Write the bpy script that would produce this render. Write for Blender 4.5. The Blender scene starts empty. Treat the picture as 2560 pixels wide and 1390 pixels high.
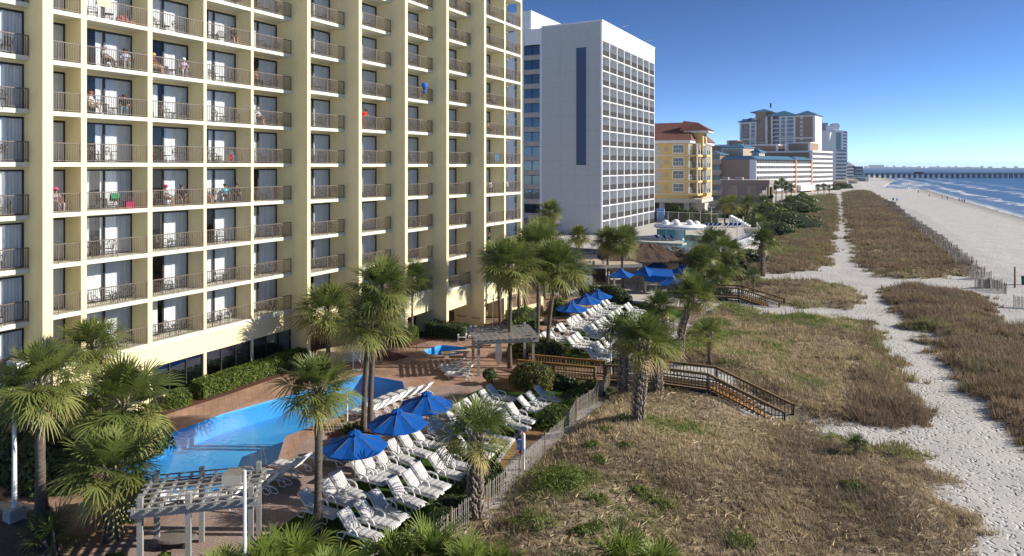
import bpy, bmesh, math, random
import numpy as np
from mathutils import Vector, Matrix
from mathutils.geometry import tessellate_polygon
R = math.radians
rng = np.random.default_rng(7)
random.seed(7)
S = bpy.context.scene
COL = S.collection
# ------------------------------------------------------------------ camera
# world: X towards the sea, Y along the coast, Z up; the camera hangs above the dune at X = Y = 0
F, H, Y0 = 1706.7, 14.6, 417.0
TH = math.atan(915 / 1706.7)
CT, ST = math.cos(TH), math.sin(TH)
cam = bpy.data.cameras.new('camera')
cam.sensor_width = 36
cam.lens = F / 2560 * 36
cam.shift_y = -(695 - Y0) / 2560
cam.clip_start = 0.5
cam.clip_end = 60000
camo = bpy.data.objects.new('camera', cam)
COL.objects.link(camo)
camo.location = (0, 0, H)
camo.rotation_euler = (R(90), 0, TH)
S.camera = camo
# ------------------------------------------------------------------ sky, sun, exposure
SUN_AZ, SUN_EL = R(27), R(26)          # from +X towards +Y
w = bpy.data.worlds.new('World')
S.world = w
w.use_nodes = True
nt = w.node_tree
sky = nt.nodes.new('ShaderNodeTexSky')
sky.sky_type = 'NISHITA'
sky.sun_disc = False
sky.sun_elevation = SUN_EL
sky.sun_rotation = R(90) - SUN_AZ
sky.altitude = 2500
sky.air_density = 0.45
sky.dust_density = 0.1
sky.ozone_density = 1.0
# clear, polarised winter sky: a little more contrast than the model gives
a_ = nt.nodes.new('ShaderNodeVectorMath'); a_.operation = 'SCALE'; a_.inputs['Scale'].default_value = 0.14
g_ = nt.nodes.new('ShaderNodeGamma'); g_.inputs[1].default_value = 1.22
h_ = nt.nodes.new('ShaderNodeHueSaturation'); h_.inputs['Saturation'].default_value = 1.10
b_ = nt.nodes.new('ShaderNodeVectorMath'); b_.operation = 'SCALE'; b_.inputs['Scale'].default_value = 1 / 0.14
nt.links.new(sky.outputs[0], h_.inputs['Color']); nt.links.new(h_.outputs[0], a_.inputs[0]); nt.links.new(a_.outputs[0], g_.inputs[0]); nt.links.new(g_.outputs[0], b_.inputs[0])
nt.links.new(b_.outputs[0], nt.nodes['Background'].inputs[0])
nt.nodes['Background'].inputs[1].default_value = 0.15
sl = bpy.data.lights.new('sun', 'SUN')
sl.energy = 5.0
sl.angle = R(0.5)
sl.color = (1.0, 0.93, 0.82)
so = bpy.data.objects.new('sun', sl)
COL.objects.link(so)
sdir = Vector((math.cos(SUN_AZ) * math.cos(SUN_EL), math.sin(SUN_AZ) * math.cos(SUN_EL), math.sin(SUN_EL)))
so.rotation_euler = sdir.to_track_quat('Z', 'Y').to_euler()
so.location = sdir * 100
S.view_settings.view_transform = 'Standard'
S.view_settings.look = 'None'
S.view_settings.exposure = 0.48
S.render.engine = 'CYCLES'
S.cycles.max_bounces = 8
S.cycles.transparent_max_bounces = 16
S.cycles.use_denoising = True
S.cycles.sample_clamp_indirect = 6


# ------------------------------------------------------------------ helpers
def G(px, py, z=0.0):
    d = (H - z) * F / (py - Y0)
    r = (px - 1280) / F * d
    return (r * CT - d * ST, r * ST + d * CT)


def D(px, d):
    r = (px - 1280) / F * d
    return (r * CT - d * ST, r * ST + d * CT)


def ZH(py, d):
    return H - (py - Y0) / F * d


ORD = ['first', 'second', 'third', 'fourth', 'fifth', 'sixth', 'seventh', 'eighth', 'ninth', 'tenth', 'eleventh',
       'twelfth', 'thirteenth', 'fourteenth', 'fifteenth', 'sixteenth', 'seventeenth', 'eighteenth', 'nineteenth', 'twentieth',
       'twenty-first', 'twenty-second', 'twenty-third', 'twenty-fourth']


def tag(o, label=None, cat=None, group=None, kind=None):
    if label: o['label'] = label
    if cat: o['category'] = cat
    if group: o['group'] = group
    if kind: o['kind'] = kind
    return o


def thing(name, label, cat, loc=(0, 0, 0), rz=0, group=None, sc=1):
    o = bpy.data.objects.new(name, None)
    o.empty_display_size = 0.2
    COL.objects.link(o)
    o.location = loc
    o.rotation_euler = (0, 0, rz)
    o.scale = (sc, sc, sc)
    return tag(o, label, cat, group)


def mobj(name, me, parent=None, loc=None, rz=0):
    o = bpy.data.objects.new(name, me)
    COL.objects.link(o)
    if parent: o.parent = parent
    if loc is not None: o.location = loc
    if rz: o.rotation_euler = (0, 0, rz)
    return o


KIDS = {}


def copy_tree(o, parent=None):
    c = o.copy()
    COL.objects.link(c)
    c.parent = parent
    for ch in o.children:
        copy_tree(ch, c)
    return c


class MB:
    """collects faces; build() links them as one mesh object"""

    def __init__(s):
        s.v, s.f, s.m, s.mi = [], [], [], 0

    def add(s, vs, fs):
        n = len(s.v)
        s.v += [tuple(p) for p in vs]
        s.f += [tuple(i + n for i in f) for f in fs]
        s.m += [s.mi] * len(fs)
        return s

    def box(s, x0, x1, y0, y1, z0, z1):
        return s.add([(x0, y0, z0), (x1, y0, z0), (x1, y1, z0), (x0, y1, z0), (x0, y0, z1), (x1, y0, z1), (x1, y1, z1), (x0, y1, z1)],
                     [(0, 3, 2, 1), (4, 5, 6, 7), (0, 1, 5, 4), (1, 2, 6, 5), (2, 3, 7, 6), (3, 0, 4, 7)])

    def bar(s, a, b, w, h=None, up=(0, 0, 1)):
        a, b = Vector(a), Vector(b)
        h = h or w
        d = (b - a).normalized()
        u = Vector(up)
        if abs(d.dot(u)) > 0.98: u = Vector((1, 0, 0))
        x = d.cross(u).normalized() * (w / 2)
        y = x.cross(d).normalized() * (h / 2)
        P = [a - x - y, a + x - y, a + x + y, a - x + y, b - x - y, b + x - y, b + x + y, b - x + y]
        return s.add(P, [(0, 1, 2, 3)[::-1], (4, 5, 6, 7), (0, 1, 5, 4), (1, 2, 6, 5), (2, 3, 7, 6), (3, 0, 4, 7)])

    def tube(s, pts, rad, n=8, cap=True):
        pts = [Vector(p) for p in pts]
        if not hasattr(rad, '__len__'): rad = [rad] * len(pts)
        vs, fs = [], []
        for i, p in enumerate(pts):
            d = (pts[min(i + 1, len(pts) - 1)] - pts[max(i - 1, 0)]).normalized()
            u = Vector((0, 0, 1)) if abs(d.z) < 0.95 else Vector((1, 0, 0))
            x = d.cross(u).normalized()
            y = x.cross(d).normalized()
            for k in range(n):
                a = 2 * math.pi * k / n
                vs.append(p + (x * math.cos(a) + y * math.sin(a)) * rad[i])
        for i in range(len(pts) - 1):
            for k in range(n):
                k2 = (k + 1) % n
                fs.append((i * n + k, i * n + k2, (i + 1) * n + k2, (i + 1) * n + k))
        if cap:
            fs.append(tuple(range(n))[::-1])
            fs.append(tuple((len(pts) - 1) * n + k for k in range(n)))
        return s.add(vs, fs)

    def lathe(s, prof, n=16, c=(0, 0)):
        vs, fs = [], []
        for (r, z) in prof:
            for k in range(n):
                a = 2 * math.pi * k / n
                vs.append((c[0] + r * math.cos(a), c[1] + r * math.sin(a), z))
        for i in range(len(prof) - 1):
            for k in range(n):
                k2 = (k + 1) % n
                fs.append((i * n + k, i * n + k2, (i + 1) * n + k2, (i + 1) * n + k))
        return s.add(vs, fs)

    def prism(s, poly, z0, z1, top=True, bottom=False):
        n = len(poly)
        a = sum(poly[i][0] * poly[(i + 1) % n][1] - poly[(i + 1) % n][0] * poly[i][1] for i in range(n))
        if a < 0: poly = poly[::-1]
        vs = [(p[0], p[1], z0) for p in poly] + [(p[0], p[1], z1) for p in poly]
        fs = [(i, (i + 1) % n, n + (i + 1) % n, n + i) for i in range(n)]
        if top: fs.append(tuple(range(n, 2 * n)))
        if bottom: fs.append(tuple(range(n))[::-1])
        return s.add(vs, fs)

    def mesh(s, name, mats, smooth=False):
        me = bpy.data.meshes.new(name)
        me.from_pydata(s.v, [], s.f)
        for m in (mats if isinstance(mats, (list, tuple)) else [mats]): me.materials.append(m)
        if any(s.m): me.polygons.foreach_set('material_index', s.m)
        if smooth: me.polygons.foreach_set('use_smooth', [True] * len(s.f))
        me.update()
        return me

    def build(s, name, mats, parent=None, loc=None, rz=0, smooth=False):
        return mobj(name, s.mesh(name, mats, smooth), parent, loc, rz)


def npmesh(name, V, Fc, mats, attr=None, midx=None, smooth=False):
    """numpy mesh: V (n,3), Fc (m,k) same-size faces, attr dict of point colours"""
    me = bpy.data.meshes.new(name)
    k = Fc.shape[1]
    me.vertices.add(len(V)); me.vertices.foreach_set('co', V.astype(np.float32).ravel())
    me.loops.add(Fc.size); me.loops.foreach_set('vertex_index', Fc.astype(np.int32).ravel())
    me.polygons.add(len(Fc))
    me.polygons.foreach_set('loop_start', np.arange(0, Fc.size, k, dtype=np.int32))
    me.polygons.foreach_set('loop_total', np.full(len(Fc), k, dtype=np.int32))
    if midx is not None: me.polygons.foreach_set('material_index', midx.astype(np.int32))
    if smooth: me.polygons.foreach_set('use_smooth', np.ones(len(Fc), dtype=bool))
    for m in (mats if isinstance(mats, (list, tuple)) else [mats]): me.materials.append(m)
    for an, arr in (attr or {}).items():
        if arr.ndim == 1:
            at = me.attributes.new(an, 'FLOAT', 'POINT'); at.data.foreach_set('value', arr.astype(np.float32))
        else:
            at = me.attributes.new(an, 'FLOAT_COLOR', 'POINT')
            c = np.ones((len(arr), 4), np.float32); c[:, :3] = arr
            at.data.foreach_set('color', c.ravel())
    me.update(calc_edges=True)
    me.validate()
    return me


# ------------------------------------------------------------------ materials
class NT:
    def __init__(s, name):
        s.m = bpy.data.materials.new(name)
        s.m.use_nodes = True
        s.t = s.m.node_tree
        s.p = s.t.nodes['Principled BSDF']
        s.out = s.t.nodes['Material Output']

    def n(s, typ, **kw):
        nd = s.t.nodes.new('ShaderNode' + typ)
        for k, v in kw.items():
            if k.startswith('i_'):
                nd.inputs[int(k[2:]) if k[2:].isdigit() else k[2:].replace('_', ' ')].default_value = v
            else: setattr(nd, k, v)
        return nd

    def l(s, a, b):
        s.t.links.new(a, b)

    def coord(s, kind='Object', scale=(1, 1, 1), rot=(0, 0, 0)):
        tc = s.n('TexCoord'); mp = s.n('Mapping')
        mp.inputs['Scale'].default_value = scale
        mp.inputs['Rotation'].default_value = rot
        s.l(tc.outputs[kind], mp.inputs[0])
        return mp.outputs[0]

    def noise(s, vec, scale, detail=4, rough=0.6):
        nd = s.n('TexNoise'); nd.inputs['Scale'].default_value = scale
        nd.inputs['Detail'].default_value = detail; nd.inputs['Roughness'].default_value = rough
        if vec is not None: s.l(vec, nd.inputs['Vector'])
        return nd.outputs['Fac']

    def ramp(s, fac, stops):
        nd = s.n('ValToRGB')
        e = nd.color_ramp.elements
        while len(e) < len(stops): e.new(0.5)
        for i, (p, c) in enumerate(stops):
            e[i].position = p
            e[i].color = tuple(c) + (1,) if len(c) == 3 else c
        s.l(fac, nd.inputs[0])
        return nd.outputs[0]

    def mix(s, fac, a, b, typ='MIX'):
        nd = s.n('Mix', data_type='RGBA', blend_type=typ)
        for sock, v in ((nd.inputs[0], fac), (nd.inputs[6], a), (nd.inputs[7], b)):
            if hasattr(v, 'is_linked'): s.l(v, sock)
            elif isinstance(v, (int, float)): sock.default_value = v
            else: sock.default_value = tuple(v) + (1,)
        return nd.outputs[2]

    def math(s, op, a, b=0.0, clamp=False):
        nd = s.n('Math', operation=op, use_clamp=clamp)
        for sock, v in ((nd.inputs[0], a), (nd.inputs[1], b)):
            if hasattr(v, 'is_linked'): s.l(v, sock)
            else: sock.default_value = v
        return nd.outputs[0]

    def attr(s, name, out='Color'):
        nd = s.n('Attribute', attribute_name=name)
        return nd.outputs[out]

    def bump(s, h, strength, dist=0.02):
        nd = s.n('Bump'); nd.inputs['Strength'].default_value = strength; nd.inputs['Distance'].default_value = dist
        s.l(h, nd.inputs['Height'])
        s.l(nd.outputs[0], s.p.inputs['Normal'])

    def set(s, base=None, rough=None, metal=None, spec=None):
        if base is not None:
            if hasattr(base, 'is_linked'): s.l(base, s.p.inputs['Base Color'])
            else: s.p.inputs['Base Color'].default_value = tuple(base) + (1,)
        if rough is not None: s.p.inputs['Roughness'].default_value = rough
        if metal is not None: s.p.inputs['Metallic'].default_value = metal
        if spec is not None: s.p.inputs['Specular IOR Level'].default_value = spec
        return s.m


def pm(name, c, rough=0.7, var=0.12, scale=3.0, bump=0.15, bs=40.0, metal=0, spec=0.3, stretch=(1, 1, 1)):
    """plain surface with soft mottling and fine bump"""
    t = NT(name)
    v = t.coord('Object', stretch)
    n = t.noise(v, scale, 5)
    lo = tuple(max(0, x * (1 - var)) for x in c)
    hi = tuple(min(1, x * (1 + var)) for x in c)
    col = t.ramp(n, [(0.3, lo), (0.7, hi)])
    if bump: t.bump(t.noise(v, bs, 3), bump, 0.02)
    return t.set(col, rough, metal, spec)


def streaked(name, c, rough=0.85, dirt=(0.55, 0.5, 0.42), amt=0.12):
    """painted wall with faint weather streaks"""
    t = NT(name)
    v = t.coord('Object', (1, 1, 1))
    n = t.noise(v, 1.3, 5)
    st = t.noise(t.coord('Object', (2.2, 2.2, 0.12)), 1.6, 4)
    base = t.ramp(n, [(0.3, tuple(x * 0.95 for x in c)), (0.7, tuple(min(1, x * 1.03) for x in c))])
    f = t.math('MULTIPLY', t.ramp(st, [(0.52, (0, 0, 0)), (0.75, (1, 1, 1))]), amt)
    t.bump(t.noise(v, 35, 3), 0.12, 0.02)
    return t.set(t.mix(f, base, dirt), rough, 0, 0.25)


M = {}
M['cream'] = streaked('cream_stucco', (0.84, 0.74, 0.455), amt=0.24)
M['soffit'] = streaked('soffit_paint', (0.72, 0.70, 0.58))
M['white_wall'] = streaked('white_stucco', (0.74, 0.74, 0.75), amt=0.06)
M['tower_wall_shaded'] = streaked('tower_end_wall_shaded', (0.50, 0.50, 0.505), amt=0.12)  # white stucco darkened: the end wall's shade is put into the colour
M['sea_grey'] = streaked('grey_green_paint', (0.55, 0.60, 0.60), amt=0.05)
M['white'] = pm('white_paint', (0.80, 0.80, 0.78), 0.5, 0.05, 2, 0.05)
M['resin'] = pm('white_resin', (0.82, 0.82, 0.80), 0.4, 0.04, 4, 0.03, spec=0.4)
M['bronze'] = pm('bronze_rail', (0.10, 0.085, 0.07), 0.5, 0.2, 5, 0, metal=0.0, spec=0.5)
M['taupe_rail'] = pm('taupe_rail', (0.16, 0.125, 0.095), 0.5, 0.15, 5, 0, spec=0.4)
M['dark_frame'] = pm('dark_frame', (0.03, 0.028, 0.027), 0.45, 0.2, 5, 0)
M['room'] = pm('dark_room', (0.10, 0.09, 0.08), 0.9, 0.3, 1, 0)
M['iron'] = pm('chair_iron', (0.055, 0.048, 0.042), 0.5, 0.2, 8, 0, spec=0.5)
M['concrete'] = pm('balcony_concrete', (0.30, 0.28, 0.25), 0.9, 0.2, 3, 0.2)
M['grey_wall'] = streaked('grey_stucco', (0.38, 0.37, 0.37))
M['taupe_wall'] = streaked('taupe_stucco', (0.30, 0.27, 0.255))
M['tan'] = streaked('tan_stucco', (0.36, 0.235, 0.165), amt=0.05)
M['tan_light'] = streaked('light_tan_stucco', (0.58, 0.40, 0.27), amt=0.05)
M['yellow'] = streaked('yellow_stucco', (0.70, 0.50, 0.20), amt=0.08)
M['orange'] = streaked('orange_stucco', (0.62, 0.30, 0.14), amt=0.05)
M['blue_panel'] = pm('blue_panel', (0.055, 0.09, 0.17), 0.6, 0.1, 1.5, 0.05)
M['blue_roof'] = pm('blue_metal_roof', (0.08, 0.20, 0.30), 0.5, 0.12, 0.8, 0.1, 3)
M['blue_paint'] = pm('blue_paint', (0.16, 0.30, 0.62), 0.6, 0.08)
M['navy'] = pm('navy_paint', (0.05, 0.07, 0.17), 0.7, 0.1)
M['umbrella'] = pm('blue_canvas', (0.003, 0.085, 0.36), 0.75, 0.12, 3, 0.15, 120, spec=0.2)
M['blue_sling'] = pm('blue_sling', (0.015, 0.05, 0.26), 0.7, 0.15)
M['pole'] = pm('pole_metal', (0.17, 0.15, 0.13), 0.45, 0.1, 3, 0)
M['steel'] = pm('brushed_steel', (0.6, 0.6, 0.6), 0.3, 0.1, 3, 0, metal=1)
M['bin'] = pm('black_plastic', (0.02, 0.02, 0.022), 0.5, 0.2)
M['green_bin'] = pm('green_plastic', (0.02, 0.09, 0.05), 0.5, 0.2)
M['stone'] = pm('cast_stone', (0.50, 0.42, 0.30), 0.9, 0.15, 4, 0.3)
M['terracotta'] = pm('terracotta', (0.36, 0.16, 0.09), 0.9, 0.15)
M['red_tube'] = pm('red_plastic', (0.55, 0.03, 0.02), 0.35, 0.1)
M['mulch'] = pm('red_mulch', (0.11, 0.045, 0.03), 1, 0.6, 14, 1.0, 30)
M['straw'] = pm('pine_straw', (0.34, 0.20, 0.09), 1, 0.5, 12, 1.0, 30)
M['asphalt'] = pm('asphalt', (0.055, 0.055, 0.06), 0.95, 0.25, 6, 0.5, 80)
M['kerb'] = pm('kerb_concrete', (0.42, 0.40, 0.37), 0.9, 0.2, 4, 0.3)
M['deck_light'] = pm('light_concrete', (0.52, 0.49, 0.43), 0.9, 0.12, 1.2, 0.2)
M['terra_roof'] = pm('red_brown_tile', (0.20, 0.085, 0.06), 0.85, 0.25, 2.5, 0.6, 5, stretch=(1, 1, 2))
M['skin'] = pm('skin', (0.50, 0.27, 0.18), 0.6, 0.06, 5, 0)
M['leaf_shade_core'] = pm('hedge_shade_core', (0.012, 0.02, 0.006), 1, 0.3)  # near-black: shade inside the foliage is put into the colour


def wood(name, c, var=0.3):
    t = NT(name)
    v = t.coord('Object', (1, 1, 1))
    n = t.noise(v, 9, 6, 0.7)
    n2 = t.noise(t.coord('Object', (3, 3, 14)), 3, 5, 0.7)
    col = t.ramp(t.math('ADD', t.math('MULTIPLY', n, 0.5), t.math('MULTIPLY', n2, 0.5)),
                 [(0.32, tuple(x * (1 - var) for x in c)), (0.68, tuple(min(1, x * (1 + var)) for x in c))])
    t.bump(n2, 0.3, 0.02)
    return t.set(col, 0.85, 0, 0.2)


M['grey_wood'] = wood('weathered_timber', (0.30, 0.29, 0.27))
M['dark_wood'] = wood('dark_timber', (0.075, 0.062, 0.052))
M['pier_wood'] = wood('old_pier_timber', (0.035, 0.03, 0.028))
M['fence_wood'] = wood('sand_fence_slats', (0.30, 0.265, 0.235), 0.45)
M['gold_wood'] = wood('honey_timber', (0.31, 0.165, 0.045), 0.4)
M['brown_wood'] = wood('brown_timber', (0.20, 0.135, 0.07), 0.4)


def schlick(t, normal, f0):
    """reflectance that is the same from both sides of a thin sheet"""
    lw = t.n('LayerWeight'); lw.inputs[0].default_value = 0.5
    if normal is not None: t.l(normal, lw.inputs['Normal'])
    p = t.math('POWER', lw.outputs['Facing'], 5.0)
    return t.math('ADD', t.math('MULTIPLY', p, 1 - f0), f0, True)


def glass(name, tint, refl=0.12, gcol=(0.9, 0.95, 1)):
    t = NT(name)
    tr = t.n('BsdfTransparent'); tr.inputs[0].default_value = tint + (1,)
    gl = t.n('BsdfGlossy'); gl.inputs[0].default_value = gcol + (1,); gl.inputs['Roughness'].default_value = 0.02
    v = t.coord('Object')
    b = t.n('Bump'); b.inputs['Strength'].default_value = 0.04; b.inputs['Distance'].default_value = 0.05
    t.l(t.noise(v, 1.3, 2), b.inputs['Height']); t.l(b.outputs[0], gl.inputs['Normal'])
    f = t.math('ADD', schlick(t, b.outputs[0], .04), refl, True)
    mx = t.n('MixShader')
    t.l(f, mx.inputs[0]); t.l(tr.outputs[0], mx.inputs[1]); t.l(gl.outputs[0], mx.inputs[2])
    t.l(mx.outputs[0], t.out.inputs[0])
    return t.m


M['glass'] = glass('window_glass', (0.95, 0.97, 0.98), 0.0)
M['dark_glass'] = glass('sky_tinted_glass', (0.30, 0.38, 0.52), 0.25, (0.45, 0.62, 1.0))  # blue of the reflected sky is put into the gloss colour
M['tower_glass'] = glass('tower_glass', (0.30, 0.34, 0.40), 0.05)
M['blue_glass'] = pm('far_window_glass', (0.10, 0.15, 0.20), 0.15, 0.5, 0.4, 0, spec=0.8)


def curtain_mat():
    t = NT('white_curtain')
    v = t.coord('Object', (1, 1, 0.25))
    col = t.ramp(t.noise(v, 2.2, 3), [(0.3, (0.60, 0.61, 0.63)), (0.7, (0.72, 0.73, 0.74))])
    t.p.inputs['Subsurface Weight'].default_value = 0
    return t.set(col, 0.95, 0, 0.1)


M['curtain'] = curtain_mat()


def stripes(name, base, line, freq):
    t = NT(name)
    tc = t.n('TexCoord'); sx = t.n('SeparateXYZ'); t.l(tc.outputs['Object'], sx.inputs[0])
    y = t.math('MULTIPLY', sx.outputs[1], freq)
    fr = t.math('FRACT', t.math('ADD', y, 10.0))
    l1 = t.math('LESS_THAN', t.math('ABSOLUTE', t.math('SUBTRACT', fr, 0.5)), 0.085)
    l2 = t.math('LESS_THAN', t.math('ABSOLUTE', t.math('SUBTRACT', fr, 0.78)), 0.05)
    c = t.mix(l1, base, line)
    c = t.mix(l2, c, (0.35, 0.33, 0.22))
    n = t.noise(t.coord('Object'), 6, 4)
    c = t.mix(t.math('MULTIPLY', n, 0.25), c, (0.45, 0.44, 0.40))
    t.bump(t.noise(t.coord('Object'), 25, 2), 0.25, 0.02)
    return t.set(c, 0.9, 0, 0.15)


M['stripe'] = stripes('striped_cushion', (0.64, 0.63, 0.60), (0.12, 0.16, 0.36), 9.0)
M['stripe_pale'] = stripes('faded_cushion', (0.68, 0.675, 0.65), (0.36, 0.39, 0.48), 6.0)


def leaf_mat(name, stops, rough=0.5, trans=0.25):
    """leaf colour from the point attribute 'tone' (0 fresh .. 1 dry)"""
    t = NT(name)
    c = t.ramp(t.attr('tone', 'Fac'), stops)
    n = t.noise(t.coord('Object'), 1.1, 3)
    c = t.mix(t.math('MULTIPLY', n, 0.5), c, t.mix(1.0, c, (0.45, 0.5, 0.4), 'MULTIPLY'))
    t.set(c, rough, 0, 0.35)
    tl = t.n('BsdfTranslucent'); t.l(c, tl.inputs[0])
    mx = t.n('MixShader'); mx.inputs[0].default_value = trans
    t.l(t.p.outputs[0], mx.inputs[1]); t.l(tl.outputs[0], mx.inputs[2]); t.l(mx.outputs[0], t.out.inputs[0])
    return t.m


M['palm'] = leaf_mat('palm_fronds', [(0.0, (0.14, 0.185, 0.045)), (0.4, (0.25, 0.275, 0.075)), (0.65, (0.40, 0.35, 0.12)), (0.85, (0.52, 0.36, 0.14)), (1, (0.40, 0.30, 0.20))])
M['palm_dark'] = leaf_mat('palm_fronds_deep', [(0.0, (0.085, 0.13, 0.035)), (0.4, (0.16, 0.20, 0.055)), (0.7, (0.30, 0.28, 0.09)), (1, (0.40, 0.30, 0.17))])
M['palmetto'] = leaf_mat('palmetto_fronds', [(0.0, (0.17, 0.23, 0.04)), (0.5, (0.31, 0.34, 0.07)), (0.8, (0.45, 0.39, 0.12)), (1, (0.48, 0.36, 0.16))])
M['hedge'] = leaf_mat('hedge_leaves', [(0, (0.06, 0.11, 0.012)), (0.5, (0.14, 0.20, 0.02)), (1, (0.27, 0.30, 0.045))])
M['shrub'] = leaf_mat('shrub_leaves', [(0, (0.035, 0.065, 0.016)), (0.5, (0.075, 0.115, 0.03)), (1, (0.17, 0.20, 0.06))])
M['olive'] = leaf_mat('olive_shrub_leaves', [(0, (0.09, 0.095, 0.018)), (0.5, (0.21, 0.19, 0.035)), (1, (0.37, 0.28, 0.06))])
M['weed'] = leaf_mat('weed_leaves', [(0, (0.09, 0.14, 0.02)), (0.5, (0.17, 0.24, 0.035)), (1, (0.30, 0.34, 0.08))])
M['dry_shrub'] = leaf_mat('dry_shrub_leaves', [(0, (0.09, 0.07, 0.055)), (0.5, (0.19, 0.145, 0.11)), (1, (0.30, 0.23, 0.16))])


def trunk_mat():
    t = NT('palm_trunk')
    v = t.coord('Object', (2, 2, 9))
    n = t.noise(v, 2.2, 6, 0.7)
    c = t.ramp(n, [(0.3, (0.075, 0.06, 0.05)), (0.6, (0.17, 0.14, 0.115)), (0.8, (0.28, 0.24, 0.20))])
    t.bump(n, 0.8, 0.05)
    return t.set(c, 0.95, 0, 0.1)


M['trunk'] = trunk_mat()
M['boot'] = pm('palm_boots', (0.33, 0.27, 0.22), 0.9, 0.45, 6, 0.5, 30)


def tattr(name, col_attr, rough=0.9):
    t = NT(name)
    c = t.attr(col_attr)
    t.set(c, rough, 0, 0.1)
    tl = t.n('BsdfTranslucent'); t.l(c, tl.inputs[0])
    mx = t.n('MixShader'); mx.inputs[0].default_value = 0.3
    t.l(t.p.outputs[0], mx.inputs[1]); t.l(tl.outputs[0], mx.inputs[2]); t.l(mx.outputs[0], t.out.inputs[0])
    return t.m


M['grass'] = tattr('dune_grass_blades', 'tint')


def turf_mat():
    t = NT('lawn_turf')
    v = t.coord('Object')
    c = t.ramp(t.noise(v, 5, 6, 0.75), [(0.25, (0.022, 0.05, 0.006)), (0.5, (0.045, 0.095, 0.01)), (0.8, (0.09, 0.15, 0.02))])
    t.bump(t.noise(v, 60, 3), 1.0, 0.05)
    return t.set(c, 0.95, 0, 0.1)


M['turf'] = turf_mat()


def paver(name, c1, c2, mortar, sx, sy, rot):
    t = NT(name)
    v = t.coord('Object', (1, 1, 1), (0, 0, rot))
    b = t.n('TexBrick')
    b.inputs['Color1'].default_value = c1 + (1,); b.inputs['Color2'].default_value = c2 + (1,); b.inputs['Mortar'].default_value = mortar + (1,)
    b.inputs['Scale'].default_value = 1.0; b.inputs['Mortar Size'].default_value = 0.012
    b.inputs['Brick Width'].default_value = sx; b.inputs['Row Height'].default_value = sy; b.inputs['Bias'].default_value = 0.0
    t.l(v, b.inputs['Vector'])
    n = t.noise(t.coord('Object'), 0.7, 5)
    c = t.mix(t.ramp(n, [(0.3, (0, 0, 0)), (0.75, (1, 1, 1))]), b.outputs[0], t.mix(1.0, b.outputs[0], (0.62, 0.58, 0.55), 'MULTIPLY'))
    n3 = t.noise(t.coord('Object'), 9, 3)
    c = t.mix(t.math('MULTIPLY', n3, 0.5), c, t.mix(1.0, c, (0.7, 0.7, 0.72), 'MULTIPLY'))
    t.bump(b.outputs[1], -0.4, 0.01)
    return t.set(c, 0.85, 0, 0.25)


M['paver'] = paver('orange_pavers', (0.52, 0.325, 0.215), (0.40, 0.255, 0.19), (0.27, 0.19, 0.145), 0.62, 0.40, R(38))
M['paver_pink'] = paver('pinkish_pavers', (0.50, 0.375, 0.32), (0.42, 0.31, 0.27), (0.28, 0.22, 0.19), 0.24, 0.13, 0)
M['coping'] = paver('pool_coping', (0.55, 0.36, 0.30), (0.48, 0.31, 0.26), (0.4, 0.28, 0.24), 0.3, 0.4, 0)


def water_mat(name, tint, wave=3.0, strength=0.25, rough=0.02):
    t = NT(name)
    tr = t.n('BsdfTransparent'); tr.inputs[0].default_value = tint + (1,)
    gl = t.n('BsdfGlossy'); gl.inputs['Roughness'].default_value = rough
    b = t.n('Bump'); b.inputs['Strength'].default_value = strength; b.inputs['Distance'].default_value = 0.06
    v = t.coord('Object')
    h = t.math('ADD', t.noise(v, wave, 3), t.math('MULTIPLY', t.noise(v, wave * 3.1, 2), 0.35))
    t.l(h, b.inputs['Height']); t.l(b.outputs[0], gl.inputs['Normal'])
    mx = t.n('MixShader'); t.l(schlick(t, b.outputs[0], .02), mx.inputs[0]); t.l(tr.outputs[0], mx.inputs[1]); t.l(gl.outputs[0], mx.inputs[2])
    t.l(mx.outputs[0], t.out.inputs[0])
    return t.m


M['pool_water'] = water_mat('pool_water', (0.70, 0.90, 0.985), 2.6, 0.25)


def plaster_mat():
    t = NT('pool_plaster')
    v = t.coord('Object')
    vo = t.n('TexVoronoi', feature='DISTANCE_TO_EDGE'); vo.inputs['Scale'].default_value = 2.2
    nn = t.n('TexNoise'); nn.inputs['Scale'].default_value = 1.2
    t.l(v, nn.inputs['Vector'])
    ad = t.n('VectorMath', operation='ADD'); t.l(v, ad.inputs[0])
    sc = t.n('VectorMath', operation='SCALE'); t.l(nn.outputs['Color'], sc.inputs[0]); sc.inputs['Scale'].default_value = 0.7
    t.l(sc.outputs[0], ad.inputs[1]); t.l(ad.outputs[0], vo.inputs['Vector'])
    c = t.ramp(t.noise(v, 0.35, 3), [(0.35, (0.045, 0.34, 0.70)), (0.65, (0.13, 0.46, 0.78))])
    return t.set(c, 0.6, 0, 0.2)


M['plaster'] = plaster_mat()
M['teal_plaster'] = pm('teal_plaster', (0.16, 0.33, 0.36), 0.7, 0.12, 0.5, 0)


def thatch_mat():
    t = NT('thatch')
    v = t.coord('Object', (1.2, 5, 5))
    n = t.noise(v, 2.5, 6, 0.75)
    c = t.ramp(n, [(0.3, (0.05, 0.035, 0.028)), (0.55, (0.14, 0.10, 0.078)), (0.8, (0.26, 0.19, 0.15))])
    t.bump(n, 1.0, 0.1)
    return t.set(c, 1, 0, 0.05)


M['thatch'] = thatch_mat()
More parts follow.
